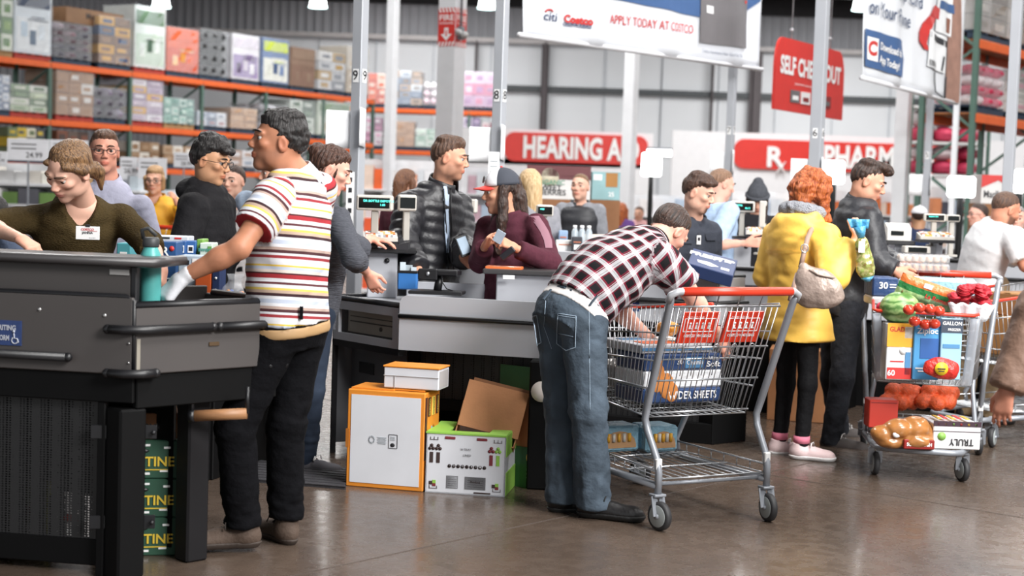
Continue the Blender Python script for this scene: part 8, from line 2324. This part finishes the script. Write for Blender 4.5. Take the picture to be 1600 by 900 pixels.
# navy carton resting against the counter of lane 7
q = P(1112, 418, 8.85)
t_ = thing('carton', 'tilted navy carton with white print beside the employee with goatee', 'box', q)
bx, by_ = nrm(V3(.92, -.3, -.22)), nrm(V3(.22, .92, .30)); bz = np.cross(bx, by_)
mb = MB(); mb.box((0, 0, 0), (.27, .26, .075), M=(bx, by_, bz), bev=.004); mb.build('body', mat('carton_navy', '2c3c64', .5), t_)
mb = MB(); tp_ = bz * .0385
mb.text('FRESH', tp_ - bx * .05 + by_ * .05, nrm(bx), nrm(by_), .07, bold=.04); mb.text('STEP', tp_ + bx * .06 + by_ * .06, nrm(bx), nrm(by_), .06, bold=.04); mb.prism([(-.08, -.03), (.0, -.045), (.04, -.02), (-.02, .01), (-.09, .0)], tp_ - by_ * .04, bx, by_, .002); mb.box(tp_ + bx * .08 - by_ * .07, (.05, .03, .002), M=(bx, by_, bz)); mb.build('print', PW, t_)

# ------------------------------------------------------------------ goods in the full cart
def c2(x, y, z): return cw(loc2, rz2, (x, y, z))
def front_box(label, px0, px1, y0, y1, d, c, items, mats, depth=.12, name='carton', cat='box'):
    a, b_ = P(px0, y1, d), P(px1, y1, d)
    h = (y1 - y0) * d / FPX
    t_, W_ = boxy(name, label, cat, a, b_ * V3(1, 1, 0) + V3(0, 0, a[2]), h, depth, mat('pack_' + c, c, .45, var=.05))
    prints(t_, 'print', mats, items(W_, h)); return t_
ZBLUE = mat('bag_box_blue', '2f78b4', .5)
front_box('yellow and white carton of rubbish bags printed GLAD in the full cart', 1383, 1425, 505, 593, 7.98, 'dfe0e2', lambda w_, h: [('b', w_ * .5, h * .8, w_, h * .42, 0), ('t', 'GLAD', w_ * .36, h * .9, .035, 1, w_ * .55), ('b', w_ * .8, h * .85, w_ * .3, h * .2, 2), ('b', w_ * .5, h * .12, w_ * .9, h * .2, 1), ('t', '60', w_ * .2, h * .12, .04, 2), ('o', w_ * .62, h * .52, .02, 2), ('b', w_ * .4, h * .33, w_ * .5, .006, 1), ('b', w_ * .8, h * .3, w_ * .2, h * .4, 3)], [mat('glad_yellow', 'e8a830', .5), PRED, PW, SKYB])
front_box('blue carton printed Ziploc in the full cart', 1425, 1466, 503, 593, 7.96, '4a94c8', lambda w_, h: [('t', 'Ziploc', w_ * .5, h * .85, .04, 0, w_ * .8), ('b', w_ * .6, h * .55, w_ * .7, h * .35, 1), ('b', w_ * .5, h * .2, w_ * .8, .008, 0), ('b', w_ * .5, h * .15, w_ * .6, .006, 0)], [PW, mat('deep_blue_print', '2a5a9c', .5)])
front_box('pale blue carton printed GALLON FREEZER in the full cart', 1467, 1500, 497, 593, 7.94, '9ac4dc', lambda w_, h: [('b', w_ * .5, h * .88, w_ * 1.02, h * .22, 1), ('t', 'GALLON', w_ * .5, h * .92, .026, 0, w_ * .9), ('t', 'FREEZER', w_ * .6, h * .82, .018, 0, w_ * .6), ('b', w_ * .5, h * .55, w_ * .8, .02, 2), ('b', w_ * .5, h * .1, w_ * .3, .03, 0)], [PW, mat('slate_print', '3a4454', .5), SKYB])
t_ = blob('red_snack_bag', 'red shiny bag with a yellow disc low in the full cart', 'bag', P(1468, 575, 7.88), [(ell((0, 0, 0), (.09, .03, .055)), .02), (ell((.05, 0, -.01), (.05, .03, .05)), .02)], mat('red_film', 'c8342c', .25, bump=.5, bs=40))
mb = MB(); mb.lathe([(.034, 0), (.034, .004)], (0, -.034, 0), 20, ax=(0, -1, 0)); mb.box((0, -.04, 0), (.04, .003, .006), mi=1); mb.box((0, -.04, -.012), (.03, .003, .005), mi=1); mb.build('disc', [mat('disc_yellow', 'e0c030', .5), INK], t_)
a, b_ = P(1362, 476, 8.35), P(1402, 474, 8.35)
t_, W_ = soft_pack('navy pack printed 30 standing at the rear of the full cart', a, b_, .15, .2, (('white_foot', .3, CB), ('navy_top', .7, NV)), z=a[2])
prints(t_, 'print', [PW], [('t', '30', W_ * .42, .105, .05, 0), ('b', W_ * .8, .112, .035, .006, 0), ('b', W_ * .8, .098, .035, .006, 0)])
a, b_ = P(1402, 470, 8.42), P(1525, 472, 8.3)
boxy('drink_pack', 'long pale blue film pack across the rear of the full cart', 'pack', a, b_, .135, .12, mat('film_pale_blue', '9cc4d8', .25, bump=.5, bs=30), .02, z=a[2])
WMEL, t, b = nodes_of('watermelon_rind'); tc = N(t, 'TexCoord'); wv = N(t, 'TexWave', {'Vector': tc.outputs['Object'], 'Scale': 9., 'Distortion': 6., 'Detail': 3., 'Detail Scale': 2.}, bands_direction='Z'); r = N(t, 'ValToRGB', {'Fac': wv.outputs['Fac']}); e = r.color_ramp.elements
e[0].color = c4(hx('4f7a3c')); e[1].color = c4(hx('9ab878')); t.links.new(r.outputs[0], b.inputs['Base Color']); b.inputs['Roughness'].default_value = .35
for px, py, d, s, lb in ((1406, 481, 8.05, (.105, .1, .085), 'round striped watermelon at the left in the full cart'), (1455, 476, 8.25, (.12, .1, .075), 'pale striped watermelon behind the tomatoes in the full cart')):
    mb = MB(); mb.ball((0, 0, 0), s, 28); t_ = mb.build('watermelon', WMEL); t_.location = P(px, py, d); tag(t_, lb, 'melon')
    mb = MB(); mb.tube([(0, -s[1] * .2, s[2] * .95), (.004, -s[1] * .25, s[2] * 1.1)], .005, 6); mb.build('stem', mat('stem_brown', '6a5a30', .8), t_)
TOM = mat('tomato_red', 'c8402c', .2, var=.1, vs=10)
for i, (px, py, d) in enumerate(((1420, 484, 7.86), (1437, 481, 7.84), (1453, 483, 7.83), (1467, 486, 7.83), (1429, 502, 7.9), (1446, 507, 7.9), (1460, 506, 7.88))):
    t_ = thing('tomato', 'red tomato in the clear bag under the nose rim of the full cart', 'tomato', P(px, py, d), i * .7, 'tomatoes in the full cart')
    mb = MB(); mb.ball((0, 0, 0), (.031, .031, .027), 14); mb.build('fruit', TOM, t_)
    mb = MB(); [mb.bar((0, 0, .027), (.014 * math.cos(a_), .014 * math.sin(a_), .024), .004, .002) for a_ in np.linspace(0, 5, 5)]; mb.build('calyx', mat('calyx_green', '5a7a34', .7), t_)
# long salad bag
q = P(1448, 457, 8.1); ux = nrm(V3(.95, -.1, -.30)); uz = nrm(V3(.3, -.25, .92)); uy = np.cross(uz, ux)
t_ = thing('salad_bag', 'green and orange romaine salad bag lying over the melons', 'bag', q)
mb = MB()
def sb(u, v, sd):
    w_ = .155 * (1 - .0 * abs(u)); x = (u - .5) * 2 * w_; z = (v - .5) * 2 * .06
    return ux * x + uz * z + uy * sd * .03 * max(0, (1 - (2 * u - 1) ** 4)) * max(0, (1 - (2 * v - 1) ** 4)) + uy * .003 * math.sin(u * 40 + v * 9)
for sd, mi in ((-1, 0), (1, 1)):
    n0 = len(mb.f); mb.grid(lambda u, v: sb(u, v, sd), 24, 14)
    for i in range(24):
        for j in range(14):
            v = (j + .5) / 14; u = (i + .5) / 24
            mb.m[n0 + i * 14 + j] = 0 if v > .62 else 1 if v > .34 else 2
mb.build('film', [mat('film_orange', 'd8743a', .25, bump=.4, bs=50), mat('film_green', '2f7a44', .25, bump=.4, bs=50), mat('film_lettuce', 'a8c08a', .25, var=.4, vs=40)], t_)
mb = MB(); mb.text('La Romaine', ux * .07 - uz * .012 - uy * .034, ux, uz, .032, 0, bold=.03); mb.box(-ux * .01 + uz * .04 - uy * .033, (.045, .003, .025), M=(ux, uy, uz), mi=1); mb.build('print', [PRED, PW], t_)
# roses
q = P(1512, 485, 8.0)
t_ = thing('rose_bouquet', 'bouquet of red roses in clear white wrap in the full cart', 'bouquet', q)
mb = MB(); rn = random.Random(8)
for i in range(20):
    c_ = V3(rn.uniform(-.095, .105), rn.uniform(-.03, .06), .045 + rn.uniform(-.03, .075))
    for k in range(5): mb.lathe([(.008 + k * .004, -.022), (.018 + k * .005, .004), (.014 + k * .0065, .022 - k * .004)], c_, 9, ax=nrm(V3(rn.uniform(-.4, .4), -.3 + rn.uniform(-.4, .2), 1)))
mb.build('roses', mat('rose_red', 'b01c2c', .6, var=.2, vs=60), t_)
mb = MB(); mb.grid(lambda u, v: V3((u - .5) * (.17 + .08 * v), -.055 - .012 * math.sin(u * 19) - .015 * v, -.05 + .09 * v + .006 * math.sin(u * 26)), 22, 5, th=.003); mb.build('wrap', mat('florist_wrap', 'e4e6ea', .25, alpha=.7, bump=.5, bs=30), t_)
mb = MB(); mb.ball((0, 0, 0), .028, 14); o = mb.build('pink_ball', mat('pink_radish', 'd83a5c', .35)); o.location = P(1377, 480, 8.12); tag(o, 'small pink round fruit beside the round watermelon', 'fruit')
# lower tray of the full cart
t_ = front_box('white carton printed TRULY upside down on lower tray of the full cart', 1457, 1531, 661, 701, 7.98, 'dcdcde', lambda w_, h: [('b', w_ * .5, h * 1.0, w_ * 1.01, h * .2, 1), ('b', w_ * .5, h * .7, w_, .003, 1)] + [('o', w_ * (.1 + .16 * k), h * .98, .007, 2 + k % 3) for k in range(6)] + [('o', w_ * .18, h * .5, .022, 4)], [PW, mat('plum_print', '3a2430', .5), mat('dot_red', 'c83a34', .5), mat('dot_yellow', 'd8b040', .5), mat('dot_green', '8abc5a', .5)], depth=.26)
W_ = np.linalg.norm(P(1531, 701, 7.98) - P(1457, 701, 7.98)); hh = 40 * 7.98 / FPX
mb = MB(); mb.text('TRULY', (W_ * .6, -.004, hh * .30), -X3, -Z3, .05, 0, bold=.02, fit=W_ * .52)
for k in range(5): mb.box((W_ + .002, .03 + k * .05, hh * (.3 + .05 * k)), (.003, .02, hh * .3), mi=1 + k % 2)
for k in range(5): mb.box((W_ * (.2 + .15 * k), .13 + .02 * (k % 2), hh * 1.1 + .002), (.02, .12, .004), mi=1 + k % 2)
mb.build('lettering', [INK, mat('dot_yellow', 'd8b040'), mat('dot_red', 'c83a34')], t_)
BUN = mat('bread_crust', 'a8703c', .3, var=.25, vs=14, bump=.2, bs=20, coat=.4)
t_ = blob('bread_bag', 'clear bag of brown bread rolls on the lower tray of the full cart', 'bread', P(1408, 676, 8.0), [(ell((x, y, z), r3), .012) for x, y, z, r3 in ((-.10, 0, -.01, (.06, .06, .05)), (-.02, -.01, .02, (.075, .07, .055)), (.07, 0, .03, (.08, .07, .06)), (.13, .03, .0, (.06, .06, .05)), (-.05, 0, -.05, (.08, .06, .035)), (.08, -.02, -.04, (.09, .06, .04)))], BUN, .008, .003)
mb = MB(); mb.ball((-.04, -.065, .0), (.022, .01, .018), 10, mi=0); mb.ball((-.015, -.068, .012), (.014, .008, .012), 10, mi=1); mb.build('label', [PW, PRED], t_)
mb = MB(); mb.box((.08, -.055, -.05), (.16, .02, .05), bev=.01); mb.text('SOURDOUGH', (.08, -.067, -.05), X3, Z3, .025, 1, bold=.03, fit=.13); mb.build('red_end', [mat('film_dark_red', '8a2420', .3), PW], t_)
t_ = front_box('translucent red carton at the left of the lower tray of the full cart', 1357, 1402, 624, 668, 8.2, 'c0392c', lambda w_, h: [('b', w_ * .5, h * .9, w_ * .9, .004, 0)], [mat('red_print_dark', '8a2420', .5)])
ORG = mat('mesh_orange', 'd8582c', .4, var=.3, vs=60, bump=.4, bs=120)
for px, d, lb in ((1405, 8.55, 'left red net bag of oranges under the full cart basket'), (1462, 8.5, 'right red net bag of oranges under the full cart basket')):
    t_ = blob('orange_bag', lb, 'fruit bag', P(px, 622, d), [(ell((x, y, z), (.048, .048, .045)), .008) for x, y, z in ((-.07, 0, -.02), (0, -.03, -.025), (.07, 0, -.02), (-.03, .02, .04), (.04, .01, .045), (0, .05, 0), (.09, .02, .03))], ORG, .009, .002)
# egg trays on the counter behind
for k, (y0, lb) in enumerate(((418, 'lower clear tray of brown eggs on the counter behind the full cart'), (404, 'upper pale clear tray of eggs on the counter behind the full cart'))):
    q = P(1440, y0, 8.95)
    t_ = thing('egg_tray', lb, 'eggs', q, -.1, None)
    mb = MB()
    for i in range(7):
        for j in range(3): mb.ball((-.12 + i * .04, -.04 + j * .04, .0), (.018, .018, .022), 10)
    mb.build('eggs', mat('egg_brown', 'd09a74' if k == 0 else 'd8b8a0', .45) if k == 0 else mat('egg_pale', 'dcc0aa', .45), t_)
    mb = MB(); mb.box((0, 0, .0), (.30, .15, .052), bev=.012); mb.build('tray', mat('clear_tray', 'e6ecf0', .12, alpha=.3, bump=.4, bs=40), t_)
# right edge cart load and lane goods
for x, y, z, s, c, lb in ((0, .1, .53, (.4, .4, .24), 'a87848', 'large brown carton in the cart at the right edge'), (0, .1, .775, (.34, .3, .14), '9a6c40', 'smaller brown carton stacked on top in right edge cart')):
    q = cw(loc3, rz3 if False else math.radians(120), (x, y, z)); t_ = thing('carton', lb, 'box', q, math.radians(120)); mb = MB(); mb.box((0, 0, s[2] / 2), s, bev=.006); mb.build('body', pm(c), t_); mb = MB(); mb.box((0, 0, s[2] + .001), (.05, s[1], .003)); mb.build('tape', mat('packing_tape', 'b08a58', .3), t_)
# cartons on the floor beyond the woman in the raincoat
q = BASE(1213, 10.0); t_, W_ = boxy('carton', 'tall brown carton on the floor behind the black leggings', 'box', q, q + V3(.36, -.08, 0), .47, .3, KRAFT); prints(t_, 'print', [INK, KRAFTD], [('o', W_ * .75, .26, .03, 1), ('b', W_ * .8, .12, .006, .08, 0), ('b', W_ * .5, .4, W_, .003, 1)])
# packs on the counter by the woman in the vest
for px0, px1, yt, d, c, lb in ((872, 886, 360, 10.9, '8fa8c8', 'blue pack left of the clear bottles near the vest wearer'), (868, 898, 375, 10.7, 'dcdad6', 'white jug shaped pack below the vest wearer'), (910, 950, 366, 10.8, 'd8cabc', 'cream carton below the woman in the black vest'), (893, 909, 370, 10.6, '3a3a40', 'dark card reader below the clear bottles')):
    a = P(px0, 402, d); b_ = P(px1, 402, d); h = (402 - yt) * d / FPX
    t_, W_ = boxy('pack', lb, 'pack', a, b_, h, .1, pm(c), z=a[2]); prints(t_, 'print', [PW, pm('c87858'), INK], [('b', W_ * .5, h * .5, W_ * .6, h * .25, 0), ('b', W_ * .5, h * .75, W_ * .7, h * .05, 1), ('b', W_ * .4, h * .3, W_ * .3, h * .06, 2)])
for k in range(3):
    o = thing('bottle', 'clear capped bottle in the row of three before the black vest', 'bottle', P(898 + k * 11, 370, 10.7) * V3(1, 1, 0) + V3(0, 0, .985), 0, 'clear bottles by the vest'); mb = MB(); mb.lathe([(.022, 0), (.024, .01), (.024, .19), (.012, .215)], n=14); mb.build('body', mat('clear_bottle', 'c8d4dc', .15, alpha=.6), o); mb = MB(); mb.lathe([(.014, .213), (.014, .235)], n=12); mb.build('cap', PW, o)
# cherry boxes stacked behind
def far_box(label, px0, px1, y0, y1, d, m, items, mats, name='display_carton'):
    a, b_ = P(px0, y1, d), P(px1, y1, d); h = (y1 - y0) * d / FPX
    t_, W_ = boxy(name, label, 'box', a, b_, h, .4, m, z=a[2]); prints(t_, 'print', mats, items(W_, h))
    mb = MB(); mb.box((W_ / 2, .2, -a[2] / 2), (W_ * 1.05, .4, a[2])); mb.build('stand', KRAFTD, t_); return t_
far_box('white and maroon carton printed ORGANIC SWEET CHERRIES', 822, 922, 258, 310, 15, mat('carton_offwhite', 'd8d6d4', .6), lambda w_, h: [('b', w_ * .5, h * .85, w_, h * .32, 0), ('b', w_ * .75, h * .66, w_ * .5, h * .12, 0), ('o', w_ * .36, h * .66, .09, 1), ('t', 'ORGANIC', w_ * .36, h * .5, .065, 2), ('t', 'SWEET', w_ * .36, h * .34, .075, 3), ('t', 'CHERRIES', w_ * .36, h * .2, .075, 3)], [mat('cherry_maroon', '6a3a3e', .6), mat('cream_print', 'd8d0b8', .6), mat('sage_print', '6a9a80', .6), INK])
far_box('teal carton with a brown window beside the cherries carton', 924, 968, 268, 312, 15.2, mat('carton_teal', '8fb4b8', .6), lambda w_, h: [('b', w_ * .7, h * .72, w_ * .42, h * .5, 0), ('b', w_ * .2, h * .8, w_ * .3, h * .2, 1), ('t', '25', w_ * .7, h * .2, .06, 1)], [mat('window_brown', 'a8763c', .6), PW])
# cigarette carton stack
q = P(1533, 320, 16)
t_ = far_box('tall red and white display printed Marl behind white polo man', 1532, 1584, 273, 318, 17, mat('carton_offwhite', 'd8d6d4'), lambda w_, h: [('t', 'Marlboro', w_ * .5, h * .32, .11, 1, w_ * .85)], [PRED, INK])
a = np.linalg.norm(P(1584, 318, 17) - P(1532, 318, 17)); h = 45 * 17 / FPX
mb = MB(); mb.prism([(0, h), (0, h * .55), (a * .5, h * .82), (a, h * .5), (a, h)], (0, -.004, 0), X3, Z3, .006); mb.build('red_roof_print', PRED, t_)
